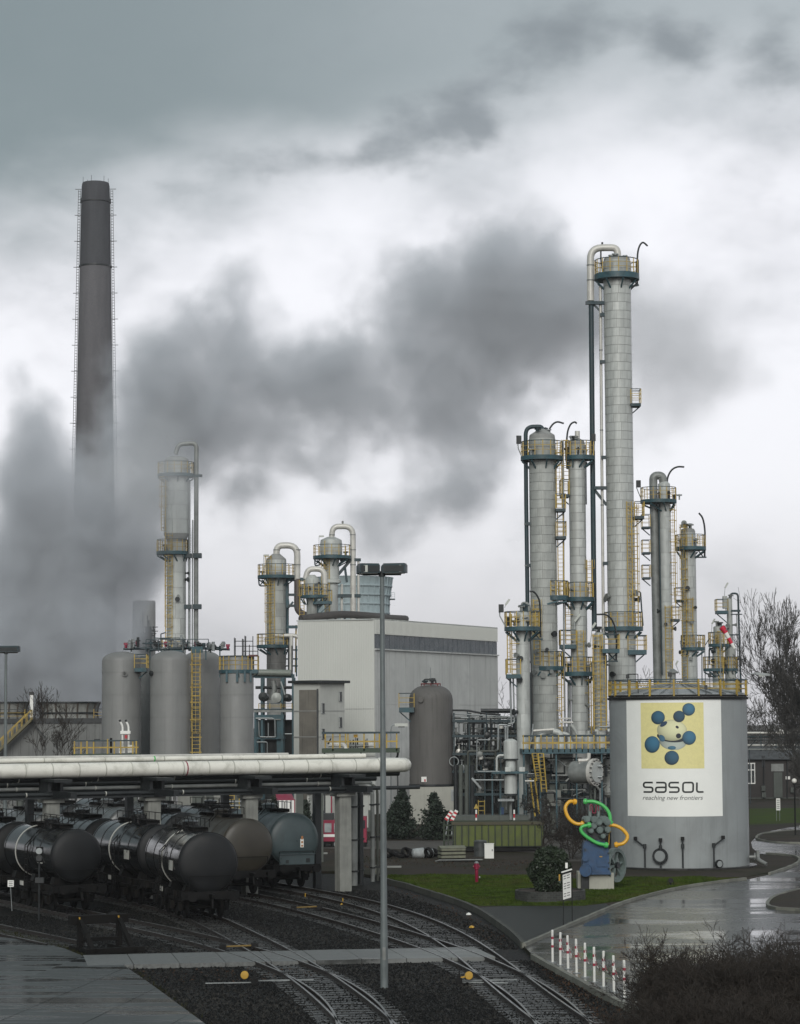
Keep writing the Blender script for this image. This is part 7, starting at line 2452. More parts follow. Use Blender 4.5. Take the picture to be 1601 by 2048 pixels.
# signal and small sign by the left wagon
L = Loc('dwarf_signal', 'dark two-eyed signal post in front of the leftmost black wagon', 'signal', 79, 105.5)
L.tube('post', [(78, 1842), (78.5, 1716)], 1.6, m_dark); L.box('head', 73, 1694, 86, 1725, 0.25, m_black)
for py in (1702, 1716):
    c = L(80, py, -0.13); b = MB(); b.lathe([(0.10, 0), (0.13, -0.04), (0.13, -0.16), (0.11, -0.16)], 16, tuple(c), 'y'); part('hood', b, m_silver if py < 1710 else m_dark, L.o); b = MB(); b.lathe([(0.1, -0.02), (0.02, -0.03)], 14, tuple(c), 'y'); part('lens', b, m_black, L.o)
L.box('cable_box', 71, 1756, 88, 1766, 0.25, m_dark)
L = Loc('track_sign', 'small square white sign on a thin stake at the left picture edge', 'sign', 21, 108)
L.tube('stake', [(24, 1822), (21, 1774)], 0.8, m_silver); L.box('board', 15.5, 1761, 27.5, 1774, 0.03, m_white)
for k in range(3):
    L.box('text_line', 17.5, 1763.5 + k * 3.4, 25.5, 1764.8 + k * 3.4, 0.012, m_inkg, -0.02)

# ------------------------------------------------------------------ pump sculpture with coloured hoses
QX = lambda x: 1000 + x / 5.337
QY = lambda y: 1560 + y / 5.337
L = Loc('pump_sculpture', 'blue compressor sculpture with bright green and orange pipe loops and a flywheel', 'sculpture', 1194, 124, None, 1700)
S = lambda x, y, dy=0.0: L(QX(x), QY(y), dy)
m_blue = mat('faded_blue_paint', (0.020, 0.062, 0.14), 0.55, var=0.2, scale=2, dirt=(0.02, 0.03, 0.045), dirt_amt=0.6, dirt_scale=2)
m_gg = mat('grey_green_casting', (0.12, 0.155, 0.145), 0.45, var=0.2, scale=3)
m_or = mat('orange_pipe_paint', (0.68, 0.36, 0.02), 0.35, var=0.05)
m_gr = mat('bright_green_paint', (0.06, 0.42, 0.095), 0.4, var=0.05)
sc = L.sc
L.box('pedestal', QX(950), QY(992), QX(1215), QY(1165), 1.3, mat('pale_pedestal', (0.34, 0.34, 0.29), 0.8, var=0.12, streak=0.2), 0.3)
L.box('rear_pedestal', QX(836), QY(985), QX(868), QY(1160), 1.0, mat('pale_pedestal', (0.3, 0.3, 0.3)), 0.6)
L.box('support_leg', QX(868), QY(1010), QX(948), QY(1165), 0.8, m_dark, 0.1)
b = MB()
a = [S(878, 1000), S(1168, 1000), S(1150, 690), S(1120, 660), S(905, 650), S(886, 690)]
n = len(a)
b.add([(p.x, -0.55, p.z) for p in a] + [(p.x, 0.55, p.z) for p in a], [tuple(range(n)), tuple(range(2 * n - 1, n - 1, -1))] + [(i, n + i, n + (i + 1) % n, (i + 1) % n) for i in range(n)])
body = part('crankcase', b, m_blue, L.o)
for (x0, y0, x1, y1) in ((1030, 800, 1130, 920), (985, 640, 1060, 700)):
    L.box('cover_plate', QX(x0), QY(y0), QX(x1), QY(y1), 0.06, m_blue, -0.57, body)
b = MB(); b.tube([S(905, 830, -0.57), S(905, 830, -0.68)], 0.16, 18); part('bearing_cap', b, m_blue, body)
b = MB(); b.tube([S(915, 960, -0.5), S(905, 960, -0.72)], 0.30, 20); part('lower_boss', b, m_blue, body)
for k in range(10):
    p = S(rng.choice([900, 1150]) + rng.uniform(-6, 6), rng.uniform(700, 980), -0.57); b = MB(); b.cyl(p, p + Vector((0, -0.05, 0)), 0.035, n=6); part('bolt', b, m_dark, body)
L.box('bottom_flange', QX(868), QY(985), QX(1178), QY(1003), 1.25, m_blue, 0)
L.box('plate', QX(1055), QY(808), QX(1085), QY(818), 0.02, m_yelw, -0.62)
# flywheel, seen three-quarter from its rim
c = S(1235, 915, 0.25)
ax = Vector((0.80, -0.60, 0.0)).normalized()
sd = Vector((0.60, 0.80, 0))
Rw = 178 / 5.337 / sc
b = MB()
for o0, o1, ri, ro in ((-0.16, 0.16, 0.80, 1.0),):
    pts = []
    N = 44
    V, Fc = [], []
    for i in range(N):
        a_ = 2 * pi * i / N
        for (rr, off) in ((Rw * ri, o0), (Rw * ro, o0), (Rw * (ro + 0.02), o0 * 0.5), (Rw * ro * 0.97, 0), (Rw * (ro + 0.02), o1 * 0.5), (Rw * ro, o1), (Rw * ri, o1)):
            p = c + sd * (rr * cos(a_)) + Vector((0, 0, rr * sin(a_))) + ax * off
            V.append(tuple(p))
    for i in range(N):
        j = (i + 1) % N
        for k in range(7):
            l = (k + 1) % 7
            Fc.append((i * 7 + k, j * 7 + k, j * 7 + l, i * 7 + l))
    b.add(V, Fc)
wh = part('flywheel', b, m_gg, L.o)
for i in range(6):
    a_ = 2 * pi * i / 6 + 0.2
    b = MB(); b.bar(c, c + sd * (Rw * 0.82 * cos(a_)) + Vector((0, 0, Rw * 0.82 * sin(a_))), 0.14, 0.10); part('spoke', b, m_gg, wh)
b = MB(); b.tube([c - ax * 0.6, c + ax * 0.22], 0.15, 14); part('hub', b, m_dark, wh)
# cylinder cluster
L.box('cylinder_block', QX(890), QY(400), QX(1160), QY(590), 0.8, m_gg, 0.2); L.box('neck', QX(930), QY(560), QX(1120), QY(660), 0.8, m_dark, 0.15)
for x, y, r in ((905, 420, 36), (985, 425, 38), (1080, 420, 38), (1030, 450, 36), (1120, 452, 36), (975, 490, 34), (1040, 535, 36), (1125, 530, 34), (945, 540, 30), (1075, 600, 26)):
    p = S(x, y, -0.2)
    b = MB(); q = p + Vector((0.10, -0.42, 0.02)); b.tube([p, q], r / 5.337 / sc, 18); cyl = part('cylinder', b, m_gg, L.o)
    b = MB(); b.tube([q, q + Vector((0.012, -0.05, 0))], r * 0.72 / 5.337 / sc, 18); part('cylinder_cap', b, m_gg, cyl)
for x in (965, 1055):
    b = MB(); b.lathe([(0.09, S(x, 400).z), (0.07, S(x, 280).z), (0.03, S(x, 265).z)], 12, (S(x, 300).x, 0.1, 0)); part('intake_stub', b, m_gg, L.o)
b = MB(); b.tube(bend([S(965, 330, -0.05), S(965, 265, -0.05), S(985, 265, -0.05), S(992, 355, -0.05), S(1025, 355, -0.05), S(1032, 265, -0.05), S(1055, 265, -0.05), S(1055, 330, -0.05)], 0.06), 0.022, 8); part('red_tube', b, m_magenta, L.o)
for pts, m_, y0, y1 in (([(800, 235), (745, 232), (702, 285), (706, 350), (745, 420), (810, 465), (880, 468)], m_or, -0.1, -0.3),
                        ([(915, 232), (1000, 233), (1080, 262), (1140, 312), (1172, 375), (1178, 455)], m_gr, 0.0, -0.2),
                        ([(1165, 478), (1240, 490), (1310, 530), (1356, 590), (1345, 645), (1300, 680), (1235, 690)], m_or, -0.2, -0.4),
                        ([(945, 478), (880, 490), (856, 520), (872, 560), (930, 610), (1030, 668), (1125, 690)], m_gr, -0.7, -0.75)):
    n = len(pts)
    P = catmull([S(x, y, y0 + (y1 - y0) * i / (n - 1)) for i, (x, y) in enumerate(pts)], 8)
    b = MB(); b.tube(P, 0.088, 16); hose = part('pipe_loop', b, m_, L.o)
    for q, d in ((P[0], P[0] - P[1]), (P[-1], P[-1] - P[-2])):
        d = d.normalized()
        b = MB(); b.tube([q - d * 0.06, q + d * 0.02], 0.15, 18); b.tube([q + d * 0.02, q + d * 0.09], 0.12, 18); part('flange', b, m_, hose)
        for k in range(6):
            s_ = d.cross(Vector((0, 1, 0.3))).normalized(); t_ = d.cross(s_); p = q + (s_ * cos(k * pi / 3) + t_ * sin(k * pi / 3)) * 0.115
            b = MB(); b.cyl(p - d * 0.08, p + d * 0.06, 0.02, n=5); part('bolt', b, m_, hose)
L.tube('side_rod', [(QX(1160), QY(690), -0.3), (QX(1165), QY(560), -0.3), (QX(1185), QY(545), -0.3)], 0.9, m_yelw)

# ground spotlights
for px, py, lab in ((1195, 1779, 'small black ground spotlight in front of the sculpture pedestal'), (1342, 1773, 'small black ground spotlight on the lawn before the tank')):
    p = G(px, py); o = thing('ground_light', lab, 'spotlight', tuple(p))
    b = MB(); b.cyl((0, 0, 0), (0, 0, 0.22), 0.05, n=8); part('stake', b, m_black, o)
    b = MB(); b.tube([(0, -0.1, 0.30), (0, 0.16, 0.24)], 0.13, 14, r2=0.09); part('lamp_body', b, m_black, o)
    b = MB(); b.box((-0.14, 0, 0.16), (0.02, 0.05, 0.3)); b.box((0.14, 0, 0.16), (0.02, 0.05, 0.3)); part('yoke', b, m_black, o)

# direction sign board in front of the bush
L = Loc('direction_sign', 'white direction board on two dark posts before the round bush', 'sign', 1136, 103)
a, c = L(1127, 1800), L(1144, 1796); tp_, tq_ = L(1126, 1750), L(1143.5, 1745.5)
b = MB()
for dy in (0, 0.03):
    b.add([(p.x, dy + (0.25 if p in (c, tq_) else 0), p.z) for p in (a, c, tq_, tp_)], [(0, 1, 2, 3)])
b.add([(p.x, dy + (0.25 if p in (c, tq_) else 0), p.z) for dy in (0, 0.03) for p in (a, c, tq_, tp_)], [(0, 4, 5, 1), (1, 5, 6, 2), (2, 6, 7, 3), (3, 7, 4, 0)])
bd = part('board', b, m_white, L.o)
b = MB(); b.bar(tp_ + Vector((-0.04, -0.02, 0.04)), tq_ + Vector((0.02, 0.24, 0.06)), 0.06, 0.07); part('top_bar', b, m_black, L.o)
b = MB(); b.bar(tp_ + Vector((-0.05, -0.03, 0.10)), tq_ + Vector((0.03, 0.23, 0.12)), 0.05, 0.05); part('cap_bar', b, m_white, L.o)
for px, dy in ((1127.5, 0.06), (1146, 0.3)):
    L.tube('post', [(px, 1853 if dy < 0.1 else 1845, dy), (px, 1746, dy)], 0.8, m_black)
for k in range(9):
    t_ = 0.08 + k * 0.1
    if k in (2, 6):
        continue
    for w0, w1 in ((0.12, 0.38), (0.5, 0.84)):
        p0_ = tp_.lerp(a, t_); p1_ = tq_.lerp(c, t_)
        q0_, q1_ = p0_.lerp(p1_, w0), p0_.lerp(p1_, w1)
        b = MB(); b.bar(q0_ + Vector((0, 0.25 * w0 - 0.012, 0)), q1_ + Vector((0, 0.25 * w1 - 0.012, 0)), 0.012, 0.028); part('text_line', b, m_inkg, bd)
L.box('number_plate', 1132.5, 1727, 1137.5, 1738, 0.03, m_white, 0.4); L.tube('stake', [(1135, 1748, 0.42), (1135, 1738, 0.42)], 0.5, m_black); L.box('yellow_plate', 1119, 1750, 1122, 1763, 0.03, m_yelw, 0.3)

# ------------------------------------------------------------------ hydrant
p = G(954, 1768)
o = thing('hydrant', 'slim red hydrant post with a grey cap on the lawn', 'hydrant', tuple(p))
k_ = 127.8 / F
b = MB(); b.lathe([(0.07, 0), (0.085, 0.02), (0.085, 0.72), (0.13, 0.74), (0.13, 1.02), (0.10, 1.04)], 16); part('barrel', b, m_magenta, o)
b = MB(); b.lathe([(0.11, 1.04), (0.11, 1.08), (0.05, 1.14), (0.0, 1.15)], 14); part('cap', b, m_silver, o)
b = MB(); b.cyl((-0.18, 0, 0.88), (0.18, 0, 0.88), 0.05, n=10); b.cyl((0.10, -0.02, 0.33), (0.17, -0.02, 0.33), 0.05, n=10); part('outlet', b, m_magenta, o)
b = MB(); b.cyl((0.13, -0.02, 0.33), (0.18, -0.02, 0.33), 0.055, n=10); part('outlet_cap', b, m_silver, o)

# ------------------------------------------------------------------ green container with barriers
L = Loc('waste_container', 'long open-topped olive green waste container with vertical ribs', 'container', 985, 161)
m_grn = mat('faded_green_paint', (0.085, 0.108, 0.020), 0.6, var=0.25, scale=1.2, streak=0.4, dirt=(0.05, 0.06, 0.025), dirt_amt=0.6)
m_grd = mat('dark_green_paint', (0.018, 0.028, 0.014), 0.6, var=0.3)
L.box('side_wall', 908, 1648, 1085, 1690, 0.08, m_grn, -1.1); L.box('rear_wall', 908, 1648, 1085, 1690, 0.08, m_grd, 1.1)
L.box('end_wall', 906, 1648, 909, 1690, 2.2, m_grd, 0); L.box('end_wall', 1083, 1648, 1086, 1690, 2.2, m_grd, 0); L.box('floor', 906, 1688, 1086, 1692, 2.2, m_grd, 0)
for k in range(14):
    L.box('rib', 909 + k * 13.2, 1648, 911.5 + k * 13.2, 1690, 0.14, m_grd, -1.19)
L.box('top_rail', 903, 1643, 1088, 1648, 0.18, mat('olive_rail', (0.06, 0.055, 0.03), 0.7), -1.14); L.box('top_rail', 903, 1643, 1088, 1648, 0.18, m_grd, 1.14); L.box('runner', 905, 1691, 1086, 1700, 0.2, m_black, -0.9); L.box('runner', 905, 1691, 1086, 1700, 0.2, m_black, 0.9)
for py in (1648, 1658, 1668, 1678, 1690):
    L.box('lift_frame_bar', 886, py, 907, py + 3, 0.12, m_grd, -1.1)
for px in (886, 895, 904):
    L.box('lift_frame_post', px, 1643, px + 3, 1698, 0.14, m_grd, -1.1)
for dy in (1.0,):
    L.box('lift_frame_post', 888, 1643, 891, 1698, 0.14, m_grd, dy)
for k, (px, py, x2, y2, lab) in enumerate(((892, 1634, 905, 1622, 'red and white warning board leaning left above the container corner'), (903, 1637, 914, 1621, 'red and white warning board right of the leaning one'))):
    Lb = Loc('warning_board', lab, 'warning board', px, 171)
    a, c = Lb(px, py + 6), Lb(x2, y2)
    for j in range(6):
        b = MB(); p0_, p1_ = a.lerp(c, j / 6), a.lerp(c, (j + 1) / 6); b.bar(p0_, p1_, 0.05, 0.24); part('stripe', b, m_white if j % 2 else m_red, Lb.o)
    b = MB(); b.bar(a + Vector((0, 0.06, -1.0)), a.lerp(c, 0.5) + Vector((0, 0.06, 0)), 0.07); part('stand', b, m_silver, Lb.o)
for px, lab, tri in ((953, 'red and white post with a yellow triangle behind the container', True), (1029, 'red and white post behind the right half of the container', False)):
    Lb = Loc('barrier_post', lab, 'barrier post', px, 170)
    for j in range(6):
        b = MB(); b.cyl(Lb(px, 1668 - 8 * j), Lb(px, 1660 - 8 * j), 0.06, n=8); part('stripe', b, m_white if j % 2 else m_red, Lb.o)
    if tri:
        b = MB(); p = Lb(px, 1614); V = [(p.x - 0.17, -0.05, p.z - 0.12), (p.x + 0.17, -0.05, p.z - 0.12), (p.x, -0.05, p.z + 0.22)]; b.add(V + [(x, y + 0.03, z) for x, y, z in V], [(0, 1, 2), (5, 4, 3), (0, 3, 4, 1), (1, 4, 5, 2), (2, 5, 3, 0)]); part('warning_triangle', b, m_yel, Lb.o)
L = Loc('deck_edge', 'low concrete ledge behind the green container', 'ledge', 990, 176); L.box('ledge', 905, 1632, 1060, 1672, 2.0, m_concd, 1.0)

# white panel, drum, crate, planks, tyres
p = G(979, 1717); o = thing('white_box', 'white upright box in front of the green container', 'box', tuple(p))
b = MB(); b.box((0, 0, 0.44), (0.56, 0.3, 0.88)); part('body', b, m_white, o); b = MB(); b.box((0, 0, 0.89), (0.6, 0.34, 0.03)); part('lid', b, m_white, o); b = MB(); b.box((0.18, -0.16, 0.5), (0.04, 0.03, 0.12)); part('handle', b, m_dark, o)
p = G(962, 1714); o = thing('grey_drum', 'dark grey drum behind the white box', 'drum', tuple(p + Vector((0, 0.5, 0))))
b = MB(); b.lathe([(0.40, 0), (0.40, 0.4), (0.42, 0.41), (0.42, 0.44), (0.40, 0.45), (0.40, 0.86), (0.42, 0.88), (0.36, 0.98), (0.1, 1.0)], 22); part('body', b, mat('grey_drum_paint', (0.05, 0.055, 0.055), 0.5, var=0.3), o)
p = G(904, 1718); o = thing('wooden_crate', 'pale wooden crate with open slots and a shallow gabled lid', 'crate', tuple(p), 0.25)
m_crate = mat('weathered_wood', (0.16, 0.165, 0.12), 0.8, var=0.25, scale=3)
for z in (0.14, 0.36, 0.58):
    b = MB(); b.box((0, -0.42, z), (1.5, 0.04, 0.15)); part('plank', b, m_crate, o); b = MB(); b.box((0, 0.42, z), (1.5, 0.04, 0.15)); part('plank', b, m_crate, o)
    b = MB(); b.box((0.74, 0, z), (0.04, 0.82, 0.13)); part('plank', b, m_crate, o); b = MB(); b.box((-0.74, 0, z), (0.04, 0.82, 0.13)); part('plank', b, m_crate, o)
b = MB(); b.add([(-0.8, -0.48, 0.66), (0.8, -0.48, 0.66), (0.8, 0.48, 0.66), (-0.8, 0.48, 0.66), (-0.8, 0, 0.80), (0.8, 0, 0.80)], [(0, 1, 5, 4), (2, 3, 4, 5), (0, 4, 3), (1, 2, 5), (0, 3, 2, 1)]); part('lid', b, m_crate, o)
b = MB(); b.box((0, 0, 0.33), (1.4, 0.76, 0.6)); part('inner_block', b, m_black, o)  # solid black block filling the crate behind its slots
for k in range(3):
    p = G(915, 1723 + k * 0.6); o = thing('plank', ['upper grey plank lying before the wooden crate', 'middle grey plank lying before the wooden crate', 'lowest grey plank lying before the wooden crate'][k], 'plank', (p.x + 0.1 * k, p.y, 0.05 * k), 0.03 * k)
    b = MB(); b.box((0, 0, 0.025), (2.6, 0.24, 0.045)); part('board', b, m_pipeg, o)
TYL = ['dark old tyre at the left end of the row of scrap', 'dark tyre second in the row of scrap', 'dark tyre third in the row of scrap', 'dark tyre in the middle of the row of scrap', 'dark tyre fifth in the row of scrap', 'dark tyre sixth, before the pale bundle', 'dark tyre behind the pale bundle', 'dark tyre last before the wooden crate']
for k, px in enumerate((776, 789, 800, 812, 822, 833, 858, 868)):
    p = G(px, 1716 + rng.uniform(-2, 2))
    o = thing('tyre', TYL[k], 'tyre', tuple(p), rng.uniform(0, 3), 'old tyres in a row beyond the lawn')
    R = 0.33
    b = MB(); V, Fc = [], []
    tilt = rng.uniform(0.2, 1.3)
    prof = [(R * 0.62, -0.10), (R * 0.9, -0.12), (R, -0.07), (R, 0.07), (R * 0.9, 0.12), (R * 0.62, 0.10)]
    for i in range(20):
        a_ = 2 * pi * i / 20
        for r_, h_ in prof:
            v_ = Euler((tilt, 0, 0)).to_matrix() @ Vector((r_ * cos(a_), r_ * sin(a_), h_)); V.append((v_.x, v_.y, v_.z + R * sin(tilt) + 0.12 * cos(tilt)))
    for i in range(20):
        j = (i + 1) % 20
        for q_ in range(6):
            Fc.append((i * 6 + q_, j * 6 + q_, j * 6 + (q_ + 1) % 6, i * 6 + (q_ + 1) % 6))
    b.add(V, Fc); part('tread', b, m_black, o)
p = G(846, 1716); o = thing('pale_bundle', 'pale grey wrapped bundle lying among the dark tyres', 'bundle', tuple(p), 0.2)
b = MB(); b.lathe([(0.05, -0.7), (0.28, -0.62), (0.34, 0), (0.26, 0.62), (0.05, 0.7)], 12, (0, 0, 0.28), 'x'); part('wrapping', b, mat('grey_wrap', (0.28, 0.30, 0.30), 0.6, var=0.3, scale=5), o); b = MB(); b.lathe([(0.335, -0.05), (0.36, 0), (0.335, 0.05)], 12, (0.1, 0, 0.28), 'x'); part('strap', b, m_dark, o)
# small white strip lying on the ground, right of mast
for px, py, w, lab in ((789, 1736, 30, 'pale plank lying on the earth right of the lamp mast'), (640, 1709, 36, 'pale beam lying behind the end pillar'), (1078, 1690, 0, '')):
    if w:
        p = G(px, py); o = thing('beam', lab, 'beam', tuple(p), 0.02); b = MB(); b.box((0, 0, 0.06), (w / 37, 0.2, 0.10)); part('timber', b, mat('pale_timber', (0.25, 0.26, 0.24), 0.8), o)
p = G(752, 1749); o = thing('marker_stone', 'rounded pale marker stone at the start of the kerb', 'stone', tuple(p)); b = MB(); b.lathe([(0.18, 0), (0.22, 0.1), (0.20, 0.35), (0.08, 0.48), (0.0, 0.5)], 14); part('stone', b, m_kerb, o)

# ------------------------------------------------------------------ red vehicles and awning under the bridge
L = Loc('fire_engine', 'red fire engine partly hidden behind the end pillar', 'fire engine', 655, 168)
L.box('body', 642, 1640, 690, 1682, 2.3, m_magenta, 0.4); L.box('chassis', 622, 1680, 735, 1688, 2.1, m_black, 0.4); L.box('cab', 690, 1634, 734, 1684, 2.3, m_magenta, 0.4); L.box('roof_gear', 624, 1628, 668, 1640, 1.8, m_dark, 0.5); L.box('pump_bay', 622, 1644, 643, 1682, 2.2, m_dark, 0.4)
L.box('cab_window', 696, 1640, 712, 1656, 0.05, m_glass, -0.77); L.box('cab_window', 716, 1640, 731, 1656, 0.05, m_glass, -0.77); L.box('white_stripe', 643, 1668, 690, 1673, 0.04, m_white, -0.77); L.box('shutter', 650, 1646, 664, 1664, 0.05, m_silver, -0.77); L.box('shutter', 669, 1646, 684, 1664, 0.05, m_silver, -0.77); L.box('locker_door', 626, 1650, 640, 1666, 0.05, m_magenta, -0.73)
for px in (638, 676, 720):
    c = L(px, 1688, -0.6); b = MB(); b.lathe([(0.12, -0.14), (0.40, -0.13), (0.46, -0.06), (0.46, 0.06), (0.40, 0.13), (0.12, 0.14)], 22, tuple(c), 'y'); w_ = part('wheel', b, m_black, L.o); b = MB(); b.lathe([(0.04, -0.16), (0.24, -0.15), (0.24, -0.10), (0.04, -0.08)], 18, tuple(c), 'y'); part('rim', b, m_silver, w_)
for px in (626, 640):
    L.box('tail_light', px, 1674, px + 4, 1678, 0.05, m_red, -0.78)
L.box('hose_reel', 628, 1668, 638, 1678, 0.3, m_silver, -0.8)
L = Loc('striped_awning', 'small red-topped awning with red and white stripes between the cypresses', 'awning', 568, 176)
b = MB(); a, c, d_, e_ = L(547, 1600, -1), L(590, 1598, -1), L(582, 1586, 0.6), L(552, 1587, 0.6); b.add([tuple(p) for p in (a, c, d_, e_)] + [tuple(p + Vector((0, 0, -0.05))) for p in (a, c, d_, e_)], [(0, 1, 2, 3), (7, 6, 5, 4), (0, 4, 5, 1), (1, 5, 6, 2), (2, 6, 7, 3), (3, 7, 4, 0)]); part('roof', b, m_magenta, L.o)
for k in range(10):
    L.box('stripe', 547 + k * 4.3, 1600, 551.3 + k * 4.3, 1640, 0.04, m_white if k % 2 else mat('pale_grey_cloth', (0.3, 0.3, 0.3), 0.7), -1.0 - 0.02 * (k % 2))
for px in (546, 590):
    L.box('pole', px, 1598, px + 2, 1680, 0.08, m_magenta, -1.0)
L = Loc('garage', 'pale low garage with a red pole behind the end pillar', 'garage', 640, 190)
L.box('wall', 614, 1586, 745, 1622, 5, m_stair, 3); L.box('lower_wall', 614, 1622, 745, 1664, 5, m_concd, 3); L.box('roof', 610, 1582, 748, 1587, 5.6, m_dark, 3); L.box('red_pole', 662, 1590, 665, 1650, 0.12, m_magenta, -0.1)
for k in range(4):
    L.box('gate', 618 + k * 31, 1592, 644 + k * 31, 1656, 0.06, m_stair if k % 2 else m_pipeg, 0.46)

# ------------------------------------------------------------------ windsock
L = Loc('windsock', 'drooping red and white windsock against the small columns', 'windsock', 1441, 156)
L.tube('pole', [(1441.5, 1640), (1441.5, 1251)], 0.8, m_silver)
b = MB(); b.tube([L(1441.5 + 0 + 6 * (1 - cos(a)) * 1.0, 1257 + 5.5 * sin(a), 0.2 * cos(a)) for a in np.linspace(0, 2 * pi, 16, endpoint=False)], 0.03, 6, close=True); part('hoop', b, m_silver, L.o)
ax_ = [(1447, 1256, 6.2), (1452.5, 1266, 4.6), (1458, 1276, 4.0), (1464, 1287, 3.6), (1470, 1297, 3.0)]
for i in range(4):
    (x0, y0, r0), (x1, y1, r1) = ax_[i], ax_[i + 1]
    b = MB(); b.tube([L(x0 - (3 if i == 0 else 0), y0 - (2 if i == 0 else 0)), L((x0 + x1) / 2, (y0 + y1) / 2), L(x1, y1)], r0 / L.sc, 14, r2=r1 / L.sc); part('red_section' if i % 2 == 0 else 'white_section', b, mat('windsock_red', (0.55, 0.02, 0.05), 0.6, var=0.05) if i % 2 == 0 else m_white, L.o)

# far woods along the horizon
b = MB()
S_all = []
for k in range(60):
    px = -400 + k * 45 + rng.uniform(-15, 15)
    if 560 < px < 760:
        continue
    Y = rng.uniform(520, 720)
    p = gp(px, Y)
    S = grow(rng.uniform(9, 15), 0.35, 0.85, 4, 300 + k, first=0.25)
    S_all += [(a + p, c + p, r0, r1) for a, c, r0, r1 in S]
o = link('far_woods', segs_data('far_woods', [tuple(s[0]) for s in S_all], [tuple(s[1]) for s in S_all], [s[2] * 1.5 for s in S_all], [s[3] * 2 for s in S_all], m_twigg, 3))
o['kind'] = 'stuff'; o['label'] = 'far leafless woods along the horizon'

# ------------------------------------------------------------------ uncountable ground cover: grass blades, leaf litter
def scatter(poly, n):
    mnx, mxx = min(p.x for p in poly), max(p.x for p in poly)
    mny, mxy = min(p.y for p in poly), max(p.y for p in poly)
    X, Y = nrg.uniform(mnx, mxx, n), nrg.uniform(mny, mxy, n)
    k = np.zeros(n, bool)
    for i in range(len(poly)):
        a, c = poly[i], poly[(i + 1) % len(poly)]
        k ^= ((a.y > Y) != (c.y > Y)) & (X < (c.x - a.x) * (Y - a.y) / (c.y - a.y + 1e-9) + a.x)
    return X[k], Y[k]


X, Y = scatter([G(*p) for p in grass_px], 150000)
n = len(X)
cl = np.sin(X * 1.7 + np.cos(Y * 1.1) * 2) * np.cos(Y * 0.9 + X * 0.4)
hgt = (0.05 + 0.05 * nrg.random(n)) * (1 + 0.5 * cl)
a = nrg.uniform(0, 6.28, n)
wx, wy = np.cos(a) * 0.022, np.sin(a) * 0.022
lx, ly = nrg.normal(0, 0.03, n), nrg.normal(0, 0.03, n)
z0 = np.full(n, 0.03)
V = np.stack([np.stack([X - wx, Y - wy, z0], 1), np.stack([X + wx, Y + wy, z0], 1), np.stack([X + lx, Y + ly, z0 + hgt], 1)], 1).reshape(-1, 3)
me = fast_mesh('grass', V, np.arange(n * 3).reshape(-1, 3), mat('grass_blade', (0.040, 0.066, 0.009), 0.8, var=0.6, scale=1.3, dirt=(0.075, 0.070, 0.022), dirt_amt=0.6, dirt_scale=0.35, spec=0.1))
o = link('grass', me); o['kind'] = 'stuff'; o['label'] = 'short winter grass of the lawn'
LT = [([(775, 1762), (850, 1790), (930, 1815), (985, 1845), (1040, 1888), (985, 1880), (900, 1830), (800, 1780)], 1500, ZB + 0.03),
      ([(1065, 1914), (1150, 1960), (1240, 2008), (1300, 2048), (1210, 2048), (1120, 1975)], 1500, ZB + 0.03),
      ([(640, 1700), (760, 1745), (780, 1730), (1160, 1750), (1080, 1722), (760, 1712)], 2500, 0.02),
      ([(240, 1935), (440, 1930), (620, 1925), (640, 1945), (430, 1960), (330, 1960)], 350, ZB + 0.03)]
C_ = []
for px, n, z in LT:
    X, Y = scatter([G(*p) for p in px], n)
    C_.append(np.stack([X, Y, np.full(len(X), z)], 1))
me = leaf_data('leaf_litter', np.concatenate(C_), 0.045, mat('fallen_leaf', (0.055, 0.034, 0.023), 0.8, var=0.7, scale=3.0, spec=0.1))
o = link('leaf_litter', me); o['kind'] = 'stuff'; o['label'] = 'brown fallen leaves scattered on ballast and earth'

X, Y = scatter([G(*p) for p in [(-40, 1850), (0, 1854), (80, 1870), (145, 1888), (188, 1914), (150, 1903), (60, 1878), (-40, 1868)]], 9000)
X2, Y2 = scatter([G(*p) for p in [(200, 1925), (250, 1930), (305, 1967), (365, 2011), (420, 2049), (440, 2049), (380, 2008), (320, 1962), (262, 1928)]], 3500)
X, Y = np.concatenate([X, X2]), np.concatenate([Y, Y2])
n = len(X)
a = nrg.uniform(0, 6.28, n)
wx, wy = np.cos(a) * 0.02, np.sin(a) * 0.02
h_ = nrg.uniform(0.04, 0.16, n)
z0 = np.full(n, ZB)
V = np.stack([np.stack([X - wx, Y - wy, z0], 1), np.stack([X + wx, Y + wy, z0], 1), np.stack([X + nrg.normal(0, 0.05, n), Y + nrg.normal(0, 0.05, n), z0 + h_], 1)], 1).reshape(-1, 3)
o = link('weeds', fast_mesh('weeds', V, np.arange(n * 3).reshape(-1, 3), mat('dull_weeds', (0.024, 0.025, 0.010), 0.85, var=0.6, scale=2.0, spec=0.1)))
o['kind'] = 'stuff'; o['label'] = 'dull winter weeds along the edge of the concrete yard'
# ------------------------------------------------------------------ steam from the cooling cells: real volumes
def steam_material(name, dens, col, aniso=0.15):
    m = bpy.data.materials.new(name)
    m.use_nodes = True
    t = NT(m.node_tree)
    v = t.n('ShaderNodeVolumePrincipled', None, Color=tuple(col) + (1,), Density=dens, Anisotropy=aniso)
    t.n('ShaderNodeOutputMaterial', None, Volume=v)
    return m


